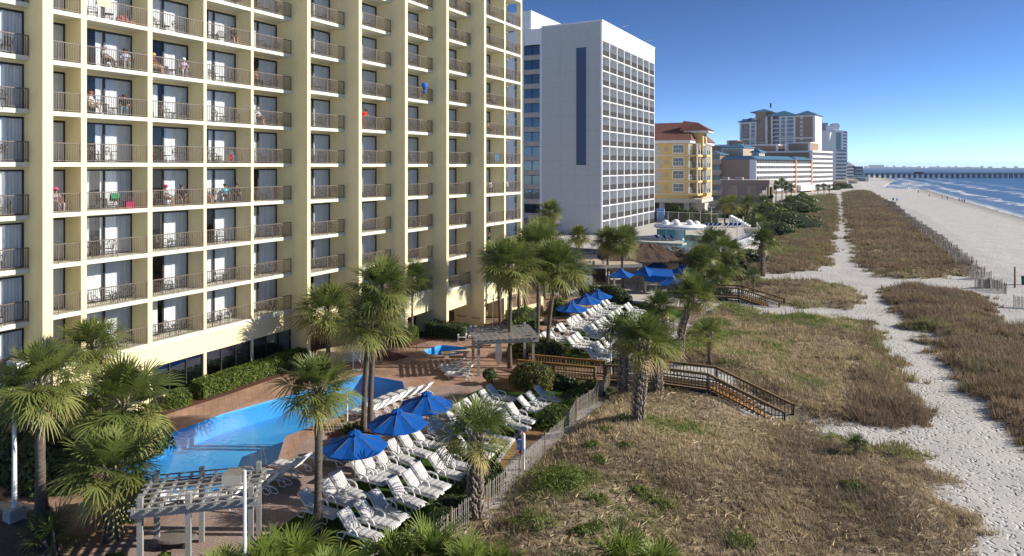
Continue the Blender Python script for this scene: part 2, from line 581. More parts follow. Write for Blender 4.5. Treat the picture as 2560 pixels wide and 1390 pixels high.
# ================================================================== TERRAIN, SEA
def poly_sd(P, X, Y):
    """signed distance to a polygon, positive inside"""
    P = np.array(P, float)
    d = np.full(X.shape, 1e9)
    ins = np.zeros(X.shape, bool)
    for i in range(len(P)):
        a, b = P[i], P[(i + 1) % len(P)]
        e = b - a
        t = np.clip(((X - a[0]) * e[0] + (Y - a[1]) * e[1]) / (e @ e + 1e-9), 0, 1)
        d = np.minimum(d, np.hypot(X - a[0] - t * e[0], Y - a[1] - t * e[1]))
        c = ((a[1] > Y) != (b[1] > Y)) & (X < (b[0] - a[0]) * (Y - a[1]) / (b[1] - a[1] + 1e-12) + a[0])
        ins ^= c
    return np.where(ins, d, -d)


def vnoise(X, Y, s, seed=0):
    """smooth value noise, numpy"""
    X, Y = X / s + 1000, Y / s + 1000
    xi, yi = np.floor(X).astype(np.int64), np.floor(Y).astype(np.int64)
    fx, fy = X - xi, Y - yi
    fx, fy = fx * fx * (3 - 2 * fx), fy * fy * (3 - 2 * fy)

    def h(a, b):
        n = (a * 374761393 + b * 668265263 + seed * 982451653) & 0xffffffff
        n = ((n ^ (n >> 13)) * 1274126177) & 0xffffffff
        return ((n ^ (n >> 16)) & 0xffff) / 65535.0
    return (h(xi, yi) * (1 - fx) + h(xi + 1, yi) * fx) * (1 - fy) + (h(xi, yi + 1) * (1 - fx) + h(xi + 1, yi + 1) * fx) * fy


def PG(pts):
    return [G(*p) for p in pts]


# outlines of the vegetated parts of the dunes, on the ground
VEG = {
    'near': [(-18.5, 8), (-15.9, 12), (-14.8, 20), (-14.6, 30), (-15.0, 38), (-15.4, 44)] + PG([(1660, 985), (1780, 1000), (1900, 1045), (2040, 1068), (2110, 1092), (2230, 1100), (2330, 1140), (2360, 1185), (2350, 1230), (2400, 1290), (2470, 1345)]) + [(3.4, 31), (3.4, 24), (4.5, 8)],
    'mid': [(-15.6, 46.5), (-15.6, 66), (-15, 74)] + PG([(1850, 772), (1900, 785), (2020, 792), (2130, 797), (2200, 830), (2230, 900), (2270, 960), (2310, 1040), (2295, 1072), (2200, 1068), (2100, 1052), (2000, 1042), (1920, 1005), (1790, 930), (1700, 915)]),
    'small': PG([(1815, 705), (1900, 705), (2030, 702), (2110, 717), (2150, 762), (2100, 773), (1960, 766), (1930, 745), (1850, 722)]),
    'far': PG([(1790, 680), (1800, 640), (1860, 570), (1930, 510), (1990, 492), (2085, 484), (2092, 540), (2082, 600), (2070, 650), (2050, 678), (1960, 684), (1880, 682)]),
    'long': PG([(2108, 480), (2172, 477), (2222, 508), (2256, 540), (2322, 580), (2392, 632), (2428, 670), (2410, 690), (2350, 694), (2250, 700), (2180, 690), (2142, 660), (2128, 600), (2117, 555), (2112, 510)]),
    'side': PG([(2200, 740), (2240, 716), (2330, 720), (2420, 732), (2468, 762), (2455, 770), (2500, 805), (2570, 832), (2800, 870), (2800, 1220), (2560, 1105), (2480, 1050), (2450, 1000), (2400, 930), (2330, 870), (2300, 830), (2240, 790)]),
}


def veg_field(X, Y):
    m = np.full(X.shape, -9.0)
    for k, P in VEG.items():
        m = np.maximum(m, poly_sd(P, X, Y))
    wob = (vnoise(X, Y, 1.7, 3) - .5) * 2.4 + (vnoise(X, Y, .6, 4) - .5) * 1.2
    return m + wob * np.clip(Y / 60, .5, 1.15)


WY = [-200, 0, 273, 407, 622, 1046, 1400, 2500, 6000]
WX = [62, 58, 41.7, 36.5, 29, 14, 0, -260, -2500]
INLET = [G(*p, z=-2) for p in [(2168, 472.5), (2215, 473), (2300, 476), (2300, 462), (2240, 452), (2222, 459), (2212, 469)]]


def ground_z(X, Y, vf=None):
    X, Y = np.asarray(X, float), np.asarray(Y, float)
    if vf is None: vf = veg_field(X, Y)
    xw = np.interp(Y, WY, WX)
    z = np.zeros(X.shape)
    # beach falls towards the water
    top = np.minimum(np.interp(Y, [0, 100, 250, 450, 1000, 6000], [19, 17, 12, -8, -30, -30]), xw - 12)
    t = np.clip((X - top) / np.maximum(xw - top, 1), 0, 4)
    z -= 2.0 * t
    # vegetated dunes stand higher
    z += np.clip(vf, 0, 2.2) / 2.2 * 0.40 * np.clip(Y / 30, 0, 1)
    z += (vnoise(X, Y, 5.5, 8) - .5) * .35 * np.clip(vf / 2, 0, 1)
    z += (vnoise(X, Y, 2.2, 9) - .5) * .12
    # dune crest beside the fence
    z += .55 * np.exp(-((X + 10.5) / 4.2) ** 2) * np.clip((Y - 26) / 10, 0, 1) * np.clip((56 - Y) / 10, 0, 1)
    # notch where the timber steps land
    z -= .5 * np.exp(-((X + 4.5) / 2.2) ** 2 - ((Y - 42.8) / 1.6) ** 2)
    ins = poly_sd(INLET, X, Y)
    z = np.where(ins > 0, np.minimum(z, -2.0 - np.clip(ins, 0, 3) * .2), z)
    # flat made ground behind the fence; cut away under the decks
    land = np.clip((-15.6 - X) / 1.2, 0, 1) * np.clip((560 - Y) / 60, 0, 1)
    z = z * (1 - land) - .05 * land
    cut = (X < -16.6) & (Y > 14.2) & (Y < 94.0) & (X > -45)
    return np.where(cut, -3.2, z)


def sym(a):
    return np.unique(np.round(np.concatenate(a), 3))


xs = sym([np.linspace(-9000, -120, 30), np.linspace(-120, -20, 24), np.arange(-20, 22, .42), np.arange(22, 70, 1.5), np.linspace(72, 160, 14)])
ys = sym([np.linspace(-60, 10, 12), np.arange(10, 75, .45), np.arange(75, 130, .9), 130 * 1.014 ** np.arange(0, 150), np.linspace(1100, 12000, 40)])
X, Y = np.meshgrid(xs, ys)
vf = veg_field(X, Y)
Z = ground_z(X, Y, vf)
V = np.stack([X.ravel(), Y.ravel(), Z.ravel()], 1)
nx, ny = len(xs), len(ys)
ii = (np.arange(ny - 1)[:, None] * nx + np.arange(nx - 1)[None, :]).ravel()
Fq = np.stack([ii, ii + 1, ii + nx + 1, ii + nx], 1)
xw = np.interp(Y, WY, WX)
wet = np.clip(1 - (Z + 2.0) / 0.55, 0, 1)


def ground_mat():
    t = NT('sand_and_dune_soil')
    v = t.coord('Object')
    fine = t.noise(v, 2.2, 6, 0.7)
    sand = t.ramp(t.noise(v, .25, 5), [(0.3, (0.52, 0.50, 0.47)), (0.7, (0.62, 0.60, 0.57))])
    # footprints
    vo = t.n('TexVoronoi', feature='SMOOTH_F1'); vo.inputs['Scale'].default_value = 3.3
    vo.inputs['Smoothness'].default_value = 0.35
    wv_ = t.n('TexNoise'); wv_.inputs['Scale'].default_value = 1.7; t.l(v, wv_.inputs['Vector'])
    va = t.n('VectorMath', operation='MULTIPLY_ADD'); t.l(wv_.outputs['Color'], va.inputs[0]); va.inputs[1].default_value = (.9, .9, .9); t.l(v, va.inputs[2])
    t.l(va.outputs[0], vo.inputs['Vector'])
    foot = t.ramp(vo.outputs['Distance'], [(0.12, (0, 0, 0)), (0.42, (1, 1, 1))])
    sand = t.mix(t.math('MULTIPLY', fine, 0.35), sand, (0.40, 0.37, 0.33))
    soil = t.ramp(fine, [(0.25, (0.17, 0.125, 0.08)), (0.5, (0.30, 0.235, 0.155)), (0.75, (0.44, 0.365, 0.26))])
    green = t.ramp(t.noise(v, .16, 4), [(0.5, (0, 0, 0)), (0.65, (1, 1, 1))])
    soil = t.mix(t.math('MULTIPLY', green, 0.6), soil, (0.17, 0.175, 0.07))
    veg = t.attr('veg', 'Fac')
    wob = t.math('ADD', veg, t.math('MULTIPLY', t.math('SUBTRACT', t.noise(v, 1.4, 5, 0.7), 0.5), 1.6))
    f = t.ramp(wob, [(0.35, (0, 0, 0)), (0.65, (1, 1, 1))])
    c = t.mix(f, sand, soil)
    c = t.mix(t.attr('wet', 'Fac'), c, (0.30, 0.28, 0.26))
    hgt = t.math('ADD', t.math('MULTIPLY', foot, 1.0), t.math('MULTIPLY', fine, 0.5))
    t.bump(hgt, 0.8, 0.10)
    return t.set(c, 0.95, 0, 0.1)


M['ground'] = ground_mat()
tag(mobj('dune_ground', npmesh('dune_ground', V, Fq, M['ground'], {'veg': np.clip(vf.ravel() * .5 + .5, 0, 1), 'wet': wet.ravel()}, smooth=True)), kind='structure')


def sea_mat():
    t = NT('sea_water')
    v = t.coord('Object')
    sh = t.attr('shore', 'Fac')      # metres from the waterline
    c = t.ramp(t.math('MULTIPLY', sh, 1 / 300.0), [(0.0, (0.16, 0.24, 0.34)), (0.06, (0.07, 0.16, 0.30)), (0.35, (0.035, 0.12, 0.27)), (1, (0.015, 0.08, 0.20))])
    # breaking lines parallel with the shore
    wv = t.noise(t.coord('Object', (0.045, 0.012, 1)), 1.0, 5, 0.65)
    ph = t.math('ADD', sh, t.math('MULTIPLY', wv, 46.0))
    band = t.math('ABSOLUTE', t.math('SUBTRACT', t.math('FRACT', t.math('MULTIPLY', ph, 1 / 26.0)), 0.5))
    near = t.ramp(t.math('MULTIPLY', sh, 1 / 80.0), [(0.0, (1, 1, 1)), (0.75, (0.5, 0.5, 0.5)), (1.0, (0, 0, 0))])
    brk = t.ramp(t.noise(t.coord('Object', (0.11, 0.045, 1)), 1.0, 5, 0.7), [(0.42, (0, 0, 0)), (0.54, (1, 1, 1))])
    foam = t.math('MULTIPLY', t.math('MULTIPLY', t.ramp(band, [(0.0, (1, 1, 1)), (0.12, (0.9, 0.9, 0.9)), (0.2, (0, 0, 0))]), brk), near)
    edge = t.ramp(t.math('ADD', t.math('MULTIPLY', sh, 0.12), t.math('MULTIPLY', t.noise(v, 0.25, 4), 0.9)), [(0.5, (1, 1, 1)), (1.0, (0, 0, 0))])
    foam = t.math('MAXIMUM', foam, t.math('MULTIPLY', edge, 0.8), True)
    c = t.mix(foam, c, (0.72, 0.74, 0.76))
    h = t.math('ADD', t.noise(t.coord('Object', (0.35, 0.12, 1)), 1, 5, 0.6), t.math('MULTIPLY', foam, 0.4))
    t.bump(h, 0.5, 0.7)
    t.set(c, 0.25, 0, 0.22)
    t.l(t.math('ADD', t.math('MULTIPLY', foam, 0.5), 0.4), t.p.inputs['Roughness'])
    return t.m


M['sea'] = sea_mat()
sx = sym([np.arange(-200, 120, 4.0), 120 * 1.06 ** np.arange(0, 86)])
sy = sym([np.linspace(-300, 120, 20), np.arange(120, 700, 5.0), 700 * 1.05 ** np.arange(0, 62)])
X2, Y2 = np.meshgrid(sx, sy)
sd = X2 - np.interp(Y2, WY, WX)
ind = poly_sd(INLET, X2, Y2)
sd = np.where(ind > -2, np.maximum(sd, 14), sd)
V2 = np.stack([X2.ravel(), Y2.ravel(), np.full(X2.size, -2.0)], 1)
n2 = len(sx)
i2 = (np.arange(len(sy) - 1)[:, None] * n2 + np.arange(n2 - 1)[None, :]).ravel()
tag(mobj('sea', npmesh('sea', V2, np.stack([i2, i2 + 1, i2 + n2 + 1, i2 + n2], 1), M['sea'], {'shore': sd.ravel().clip(0, 400)})), kind='structure')


# ================================================================== POOL DECK
def sheet(name, outer, holes, z, mat, kind='structure', thick=0.0, parent=None):
    loops = [[Vector((p[0], p[1], 0)) for p in l] for l in [outer] + holes]
    tris = tessellate_polygon(loops)
    flat = [p for l in loops for p in l]
    mb = MB()
    fs = []
    for t in tris:
        a, b, c = (flat[i] for i in t)
        fs.append(tuple(t) if (b - a).cross(c - a).z > 0 else tuple(t)[::-1])
    mb.add([(p.x, p.y, z) for p in flat], fs)
    if thick:
        o = [(p.x, p.y, z) for p in loops[0]]
        n = len(o)
        mb.add(o + [(p[0], p[1], z - thick) for p in o], [(i, n + i, n + (i + 1) % n, (i + 1) % n) for i in range(n)])
    ob = mb.build(name, mat, parent)
    if not parent: tag(ob, kind=kind)
    return ob


def inset(poly, d):
    """offset a polygon outwards by d"""
    n = len(poly)
    a = sum(poly[i][0] * poly[(i + 1) % n][1] - poly[(i + 1) % n][0] * poly[i][1] for i in range(n))
    sg = 1 if a > 0 else -1
    out = []
    for i in range(n):
        p0, p1, p2 = (Vector(poly[(i + k) % n][:2]) for k in (-1, 0, 1))
        e1, e2 = (p1 - p0).normalized(), (p2 - p1).normalized()
        n1, n2_ = Vector((e1.y, -e1.x)) * sg, Vector((e2.y, -e2.x)) * sg
        b = (n1 + n2_)
        b = b / max(b.length_squared, 0.2) * 2
        out.append((p1.x + b.x * d, p1.y + b.y * d))
    return out


POOL = [(-34.2, 19.6), (-34.1, 27.5), (-32.9, 33), (-31.9, 37.35), (-28.5, 37.4), (-27.5, 36.3), (-27.45, 32.8), (-28.3, 26.8), (-26.3, 24.4), (-26.2, 20.4), (-27.4, 19.35), (-29.4, 19.2)]
SPA = [(-31.9, 44.6), (-31.5, 46.6), (-29.3, 46.9), (-28.4, 45.6), (-29.2, 44.2), (-30.9, 43.8)]
INPOOL = [(-42.5, 46.5), (-42.5, 56.5), (-37.2, 56.5), (-35.6, 50), (-35.4, 46.5)]
DECK = [(-46, 13.4), (-46, 95.0), (-15.4, 95.0), (-15.5, 46), (-15.3, 38), (-14.75, 30), (-14.9, 22), (-15.9, 13.4)]
sheet('pool_deck', DECK, [inset(POOL, .33), inset(SPA, .3), INPOOL], 0.0, M['paver'])
for nm, P, mt in (('pool_coping', POOL, M['coping']), ('spa_coping', SPA, M['coping'])):
    sheet(nm, inset(P, .34), [P], .006, mt)


def basin(P, depth, mt, nm):
    mb = MB()
    n = len(P)
    a = sum(P[i][0] * P[(i + 1) % n][1] - P[(i + 1) % n][0] * P[i][1] for i in range(n))
    P = P if a > 0 else P[::-1]
    mb.add([(p[0], p[1], .006) for p in P] + [(p[0], p[1], -depth) for p in P], [((i + 1) % n, i, n + i, n + (i + 1) % n) for i in range(n)] + [tuple(range(n, 2 * n))])
    tag(mb.build(nm, mt), kind='structure')


basin(POOL, 1.15, M['plaster'], 'pool_basin')
basin(SPA, .8, M['plaster'], 'spa_basin')
basin(INPOOL, .8, M['plaster'], 'indoor_pool_basin')
sheet('pool_water', POOL, [], -.07, M['pool_water'])
sheet('spa_water', SPA, [], -.16, M['pool_water'])
sheet('indoor_pool_water', INPOOL, [], -.12, M['pool_water'])
# dark swimming-lane stripe lines on the pool floor are not visible; depth marks on the coping are
sheet('lounger_terrace_path', [(-26.0, 13.6), (-26.0, 19.0), (-25.7, 24.5), (-27.0, 27), (-26.9, 32.5), (-26.6, 36.5), (-24.5, 39.2), (-22.6, 40.0), (-21.4, 37.8), (-21.4, 13.6)], [], .004, M['paver_pink'])
TURF1 = [(-21.4, 15), (-21.4, 33.5), (-23.2, 37.2), (-22.9, 39.2), (-20.3, 39.2), (-18.6, 41.3), (-17.2, 40.4), (-16.9, 38.6), (-17.3, 36.6), (-17.5, 33.4), (-16.9, 30.3), (-16.3, 27.8), (-16.25, 25), (-16.7, 20), (-17.4, 15)]
TURF2 = [(-25.2, 48.6), (-25.4, 58), (-26.2, 69), (-22.5, 70.5), (-16.4, 69.5), (-16.2, 47.6), (-20.5, 46.4), (-22.6, 48.0)]
sheet('lawn', TURF1, [], .008, M['turf'])
sheet('lawn', TURF2, [], .008, M['turf'])
sheet('straw_bed', [(-23.4, 39.4), (-20.3, 39.3), (-18.5, 41.5), (-17.0, 40.6), (-16.7, 38.6), (-15.5, 38.6), (-15.5, 42), (-22.6, 42)], [], .012, M['straw'])
sheet('straw_bed', [(-16.95, 38.4), (-17.2, 36.6), (-17.4, 33.4), (-16.8, 30.3), (-16.2, 27.8), (-16.15, 25), (-16.6, 20), (-17.2, 15), (-15.4, 15), (-14.9, 22), (-14.9, 30), (-15.4, 38)], [], .016, M['straw'])
sheet('mulch_bed', [(-39.0, 25.5), (-39.0, 37.3), (-36.6, 37.5), (-36.7, 30), (-37.0, 25.5)], [], .004, M['mulch'])
sheet('mulch_bed', [(-26.6, 27.9), (-24.6, 27.6), (-23.9, 29.3), (-24.3, 30.8), (-26.1, 31.2)], [], .010, M['mulch'])
sheet('mulch_bed', [(-36.0, 44.2), (-33.6, 44.6), (-33.0, 48.0), (-28.8, 50.3), (-29.5, 52.6), (-34.5, 51.5), (-37, 47)], [], .004, M['mulch'])
sheet('mulch_bed', [(-35.6, 40.0), (-32.0, 41.0), (-31.8, 42.6), (-35.0, 43.2)], [], .008, M['mulch'])
sheet('mulch_bed', [(-25.6, 46.5), (-21.4, 46.2), (-20.2, 46.6), (-22.4, 48.6), (-25.0, 49.4)], [], .016, M['mulch'])
sheet('mulch_bed', [(-29.4, 60.5), (-27.6, 60.8), (-27.6, 65), (-29.2, 65)], [], .004, M['mulch'])
sheet('asphalt_lane', [(-60, -20), (-60, 15.5), (-33.6, 15.8), (-31.2, 16.5), (-29.0, 15.5), (-27, 14.5), (-24.6, 13.1), (-22, 8), (-18, -20)], [], .02, M['asphalt'])
sheet('pool_terrace', [(-35, 70.9), (-35, 94), (-15.6, 94), (-15.6, 71.2), (-22.5, 70.9)], [], .004, M['deck_light'])
# lawn kerbs
kb = MB()
for a, b in zip([(-17.3, 15), (-16.55, 20), (-16.1, 25), (-16.15, 27.8), (-16.75, 30.3), (-17.35, 33.4), (-17.15, 36.6), (-16.8, 38.5)], [(-16.55, 20), (-16.1, 25), (-16.15, 27.8), (-16.75, 30.3), (-17.35, 33.4), (-17.15, 36.6), (-16.8, 38.5), (-17.0, 40.5)]):
    kb.bar((a[0], a[1], .05), (b[0], b[1], .05), .16, .16)
tag(kb.build('lawn_kerb', M['kerb']), 'pale curving concrete kerb along the seaward edge of the striped-lounger lawn', 'kerb')
# ================================================================== CREAM HOTEL
ZK = lambda k: 14.85 + 2.75 * k
K0, K1 = -4, 6
# (slab front X, Y start, Y end, panes)
BAYS = [(-38.75, 16.0, 19.35, 2), (-39.1, 19.85, 22.16, 2), (-39.1, 22.47, 26.1, 3), (-39.1, 26.4, 30.0, 2), (-39.1, 30.22, 33.85, 2), (-39.1, 34.07, 37.65, 2),
        (-37.5, 37.97, 41.7, 2), (-36.05, 42.05, 45.75, 2), (-34.6, 46.1, 49.75, 2), (-33.15, 50.1, 53.75, 2), (-31.7, 54.1, 57.55, 2), (-31.7, 57.8, 61.0, 2)]
BDEP = 1.5


def bdep(b):
    return .45 if b == 0 else BDEP


ROWW = ['lowest', 'second', 'third', 'fourth', 'fifth', 'sixth', 'seventh', 'eighth', 'ninth', 'tenth', 'eleventh']


def bayname(b):
    return ORD[b] + ' balcony column from the near end'


hotel = thing('hotel_building', 'cream stucco hotel slab with stacked balconies and stepped fins beside the pool', 'hotel', (-45, 38, 0))
HO = Vector((-45, 38, 0))


def hb(mb, name, mat, parent=hotel):
    """geometry given in world coordinates becomes a part of the hotel"""
    mb.v = [(p[0] - HO.x, p[1] - HO.y, p[2]) for p in mb.v]
    return mb.build(name, mat, parent)


wall, slab, room, SL = MB(), MB(), MB(), []


def seen(b, k):
    xs_, y0, y1, _ = BAYS[b]
    d = -xs_ * ST + y1 * CT
    return b > 0 and ZK(k) < H + Y0 / F * d + .6


ztop = ZK(K1 + 1)
for b, (xs_, y0, y1, np_) in enumerate(BAYS):
    xb = xs_ - bdep(b)
    yn = BAYS[b + 1][1] if b + 1 < len(BAYS) else 61.3
    zb = 0.0 if b not in (8, 9, 10, 11) else 0.0
    # divider after this bay
    if b == 0:
        wall.box(xb - .3, -37.5, y1, yn, 0, ztop)           # wide pier
    elif b < 5 or b == 10:
        wall.box(xb - .3, xs_, y1, yn, 0 if b != 10 else 0, ztop)
    elif b == 11:
        wall.box(-32.15, xs_, y1, yn, 0, ztop)
        wall.box(xb - 20, xb - .25, y1, yn, 0, ztop)
    else:
        wall.box(xb - .3, BAYS[b + 1][0], y1, yn, 0, ztop)     # fin reaching out to the next step
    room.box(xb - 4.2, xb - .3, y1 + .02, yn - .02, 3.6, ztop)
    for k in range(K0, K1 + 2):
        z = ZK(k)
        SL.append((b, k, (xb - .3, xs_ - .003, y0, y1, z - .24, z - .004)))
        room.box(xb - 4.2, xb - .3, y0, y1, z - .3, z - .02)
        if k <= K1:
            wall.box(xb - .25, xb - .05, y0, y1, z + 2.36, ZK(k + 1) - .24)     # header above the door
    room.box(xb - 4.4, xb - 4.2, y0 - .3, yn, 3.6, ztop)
    # ground storey
    if b <= 5:
        wall.box(xs_ - .35, xs_ - .004, y0, y1, 2.34, ZK(K0) - .24)
        wall.box(xs_ - .35, xs_ - .004, y0, y1, 0, .42)
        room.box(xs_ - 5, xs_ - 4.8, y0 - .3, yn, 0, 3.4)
    else:
        wall.box(xs_ - .3, xs_ - .006, y0, y1, 2.0, ZK(K0) - .24)
        slab.box(xb - 9, xs_ - .32, y0, y1, 3.2, 3.58)
        if b < 8:
            wall.box(xb - 2.2, xb - 2.0, y0, y1, 0, 3.2)
    if b == 11:
        pass
# roof parapet, rear mass, end walls
wall.box(-58, -44.6, 10, 61.29, 0, ztop + .8)
for b, (xs_, y0, y1, np_) in enumerate(BAYS):
    yn = BAYS[b + 1][1] if b + 1 < len(BAYS) else 61.3
    wall.box(-44.6, xs_, y0, yn, ztop + .001, ztop + .8)
wall.box(-44.6, -39.1, 14.0, 16.0, 0, ztop)
wall.box(-39.1, -38.2, 15.2, 16.0, 0, ztop)
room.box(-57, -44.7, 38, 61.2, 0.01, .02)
hb(wall, 'wall', M['cream'])
hb(slab, 'soffit', M['soffit'])
rest = MB()
for b, k, bx in SL:
    if seen(b, k):
        m_ = MB(); m_.box(*bx); hb(m_, 'balcony_floor', M['soffit'])
    else: rest.box(*bx)
tag(hb(rest, 'balcony_floor', M['soffit']), kind='stuff')
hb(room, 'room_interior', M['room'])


def rail_mesh(L, end=True):
    mb = MB()
    mb.box(-.025, .025, 0, L, 1.02, 1.07)
    mb.box(-.018, .018, 0, L, .08, .115)
    n = int(L / .125)
    for i in range(1, n):
        y = L * i / n
        mb.box(-.011, .011, y - .011, y + .011, .115, 1.02)
    for y in (0.0, L / 2 - .02, L - .04): mb.box(-.022, .022, y, y + .04, 0, 1.02)
    return mb.mesh('balcony_railing', M['taupe_rail'])


def door_meshes(L, n, var):
    """frame, glass and curtain of a sliding door; local Y along the wall, X out"""
    fr, gl, cu = MB(), MB(), MB()
    h = 2.35
    fr.box(-.05, .05, 0, L, h - .09, h); fr.box(-.05, .05, 0, L, 0, .06)
    ys_ = [0, L / 2, L] if n == 2 else [0, L * .10, L * .53, L]
    for i, y in enumerate(ys_):
        wd = .055 if 0 < i < len(ys_) - 1 else .045
        fr.box(-.05, .05, max(0, y - wd), min(L, y + wd), .06, h - .09)
    gl.add([(0, .04, .05), (0, L - .04, .05), (0, L - .04, h - .08), (0, .04, h - .08)], [(0, 1, 2, 3)])
    spans = {0: [(0.02, 1.0)], 1: [(0.0, .14), (.40, 1)], 2: [(.33, 1)], 3: [(0, .42), (.53, 1)], 4: [(.5, 1)], 5: [(.0, .30), (.48, 1)]}[var]
    for a, b in spans:
        a, b = a * L, b * L
        m = max(4, int((b - a) / .055))
        vs, fs = [], []
        for i in range(m + 1):
            y = a + (b - a) * i / m
            x = -.10 + .035 * math.sin(i * 2.1) + .02 * math.sin(i * .77 + var)
            vs += [(x, y, .04), (x, y, h - .1)]
        fs = [(2 * i, 2 * i + 2, 2 * i + 3, 2 * i + 1) for i in range(m)]
        cu.add(vs, fs)
    return fr.mesh('sliding_door', M['dark_frame']), gl.mesh('door_pane', M['glass']), cu.mesh('curtain', M['curtain'], True)


RM, DM = {}, {}
SPECIAL = {(2, 2): 1, (2, 1): 1, (2, 0): 1, (3, 2): 4, (3, 1): 3, (3, 0): 4, (4, 3): 1, (4, 2): 2, (4, 1): 0, (4, -1): 2, (5, 2): 4, (5, 1): 2, (5, 0): 2, (3, -3): 4, (2, -1): 5, (2, -2): 5, (3, -1): 4, (3, -2): 5, (4, -2): 4}
rrest, drest = MB(), MB()


def merge(mb, me, loc, mi=0):
    mb.mi = mi
    mb.add([(v.co.x + loc[0], v.co.y + loc[1], v.co.z + loc[2]) for v in me.vertices], [tuple(p.vertices) for p in me.polygons])


for b, (xs_, y0, y1, np_) in enumerate(BAYS):
    L = y1 - y0
    for k in range(K0, K1 + 1):
        z = ZK(k)
        key = round(L, 2)
        if key not in RM: RM[key] = rail_mesh(L - .02)
        var = SPECIAL.get((b, k), random.choice([0, 0, 0, 0, 3, 0, 1, 0, 3]))
        dk = (key, np_, var)
        if dk not in DM: DM[dk] = door_meshes(L, np_, var)
        rl, dl = (xs_ - .06 - HO.x, y0 + .01 - HO.y, z), (xs_ - bdep(b) - .1 - HO.x, y0 - HO.y, z)
        if seen(b, k):
            mobj('balcony_railing', RM[key], hotel, rl)
            fr = mobj('sliding_door', DM[dk][0], hotel, dl)
            mobj('door_pane', DM[dk][1], fr)
            mobj('curtain', DM[dk][2], fr)
        else:
            merge(rrest, RM[key], rl)
            for q in range(3): merge(drest, DM[dk][q], dl, q)
tag(rrest.build('balcony_railing', M['taupe_rail'], hotel), kind='stuff')
tag(drest.build('sliding_door', [M['dark_frame'], M['glass'], M['curtain']], hotel), kind='stuff')
# ground-floor picture windows
for b in range(0, 6):
    xs_, y0, y1, _ = BAYS[b]
    fr, gl = MB(), MB()
    L = y1 - y0
    fr.box(-.06, .06, 0, L, 1.86, 1.92); fr.box(-.06, .06, 0, L, 0, .07)
    for i in range(4):
        y = (L - .08) * i / 3
        fr.box(-.06, .06, y, y + .08, .07, 1.86)
    gl.add([(0, .04, .05), (0, L - .04, .05), (0, L - .04, 1.88), (0, .04, 1.88)], [(0, 1, 2, 3)])
    f = fr.build('lobby_window', M['dark_frame'], hotel, (xs_ - .14 - HO.x, y0 - HO.y, .42))
    gl.build('window_pane', M['dark_glass'], f)
for b in (6, 7):
    xs_, y0, y1, _ = BAYS[b]
    gl = MB(); gl.add([(0, 0, 0), (0, y1 - y0, 0), (0, y1 - y0, 3.1), (0, 0, 3.1)], [(0, 1, 2, 3)])
    gl.build('lobby_window', M['dark_glass'], hotel, (xs_ - BDEP - 1.9 - HO.x, y0 - HO.y, .05))
# planter wall by the first fin
mb = MB()
pl = [(-37.4, 38.4), (-35.2, 38.7), (-34.2, 40.2), (-34.4, 41.6), (-36.0, 41.9)]
mb.prism(pl, 0, .75, True)
pw = mb.build('planter_wall', M['cream'])
tag(pw, 'low curved cream planter wall at the foot of the first stepped fin', 'planter')


# ---- balcony furniture
def chair_mesh():
    mb = MB()
    for sx_, sy_ in ((-.22, -.24), (-.22, .24), (.24, -.25), (.24, .25)): mb.tube([(sx_ * 1.1, sy_ * 1.05, 0), (sx_, sy_, .42)], .02, 5)
    for i in range(7): mb.bar((-.23 + i * .077, -.23, .43), (-.23 + i * .077, .23, .43), .05, .015)
    arc = [(-.23, -.25, .42), (-.30, -.25, .78), (-.34, -.12, .90), (-.35, 0, .93), (-.34, .12, .90), (-.30, .25, .78), (-.23, .25, .42)]
    mb.tube(arc, .022, 5)
    for y in (-.15, -.05, .05, .15): mb.bar((-.23, y, .45), (-.345, y * .85, .90), .028, .012)
    mb.bar((-.29, -.24, .66), (-.29, .24, .66), .03, .012)
    for s_ in (-1, 1): mb.tube([(-.30, .26 * s_, .66), (.0, .29 * s_, .67), (.22, .28 * s_, .64), (.24, .25 * s_, .42)], .022, 5)
    return mb.mesh('balcony_chair', M['iron'])


def table_mesh():
    mb = MB()
    mb.lathe([(0, .46), (.27, .46), (.28, .48), (.27, .5), (0, .5)], 12)
    for a in range(4): mb.tube([(.24 * math.cos(a * 1.571 + .8), .24 * math.sin(a * 1.571 + .8), 0), (.16 * math.cos(a * 1.571 + .8), .16 * math.sin(a * 1.571 + .8), .46)], .014, 5)
    return mb.mesh('balcony_table', M['iron'])


CH, TB = chair_mesh(), table_mesh()
PEOPLE_AT = {}
for b, (xs_, y0, y1, np_) in enumerate(BAYS):
    L = y1 - y0
    for k in range(K0, K1 + 1):
        if not (seen(b, k) or (b == 0 and k < 4)): continue
        where = '%s row up, %s' % (ROWW[k - K0], bayname(b))
        lay = random.choice([(.22, .72), (.35, .75), (.18, .5), (.45, .8), (.25, .62)])
        for j, fy in enumerate(lay):
            if L < 2.5 and j == 1: continue
            o = mobj('balcony_chair', CH, None, (xs_ - (.75 if b else .3) + random.uniform(-.2, .2), y0 + L * fy, ZK(k)), random.uniform(-.8, .8) + (0.5 if j == 0 else -.5))
            tag(o, 'metal chair on the %s side, %s' % ('pool-end' if j == 0 else 'far', where), 'chair', 'metal chairs on the hotel balconies')
        if L > 2.5:
            o = mobj('balcony_table', TB, None, (xs_ - .8 + random.uniform(-.2, .1), y0 + L * sum(lay) / 2, ZK(k)))
            tag(o, 'low round metal table, %s' % where, 'table', 'low tables on the hotel balconies')
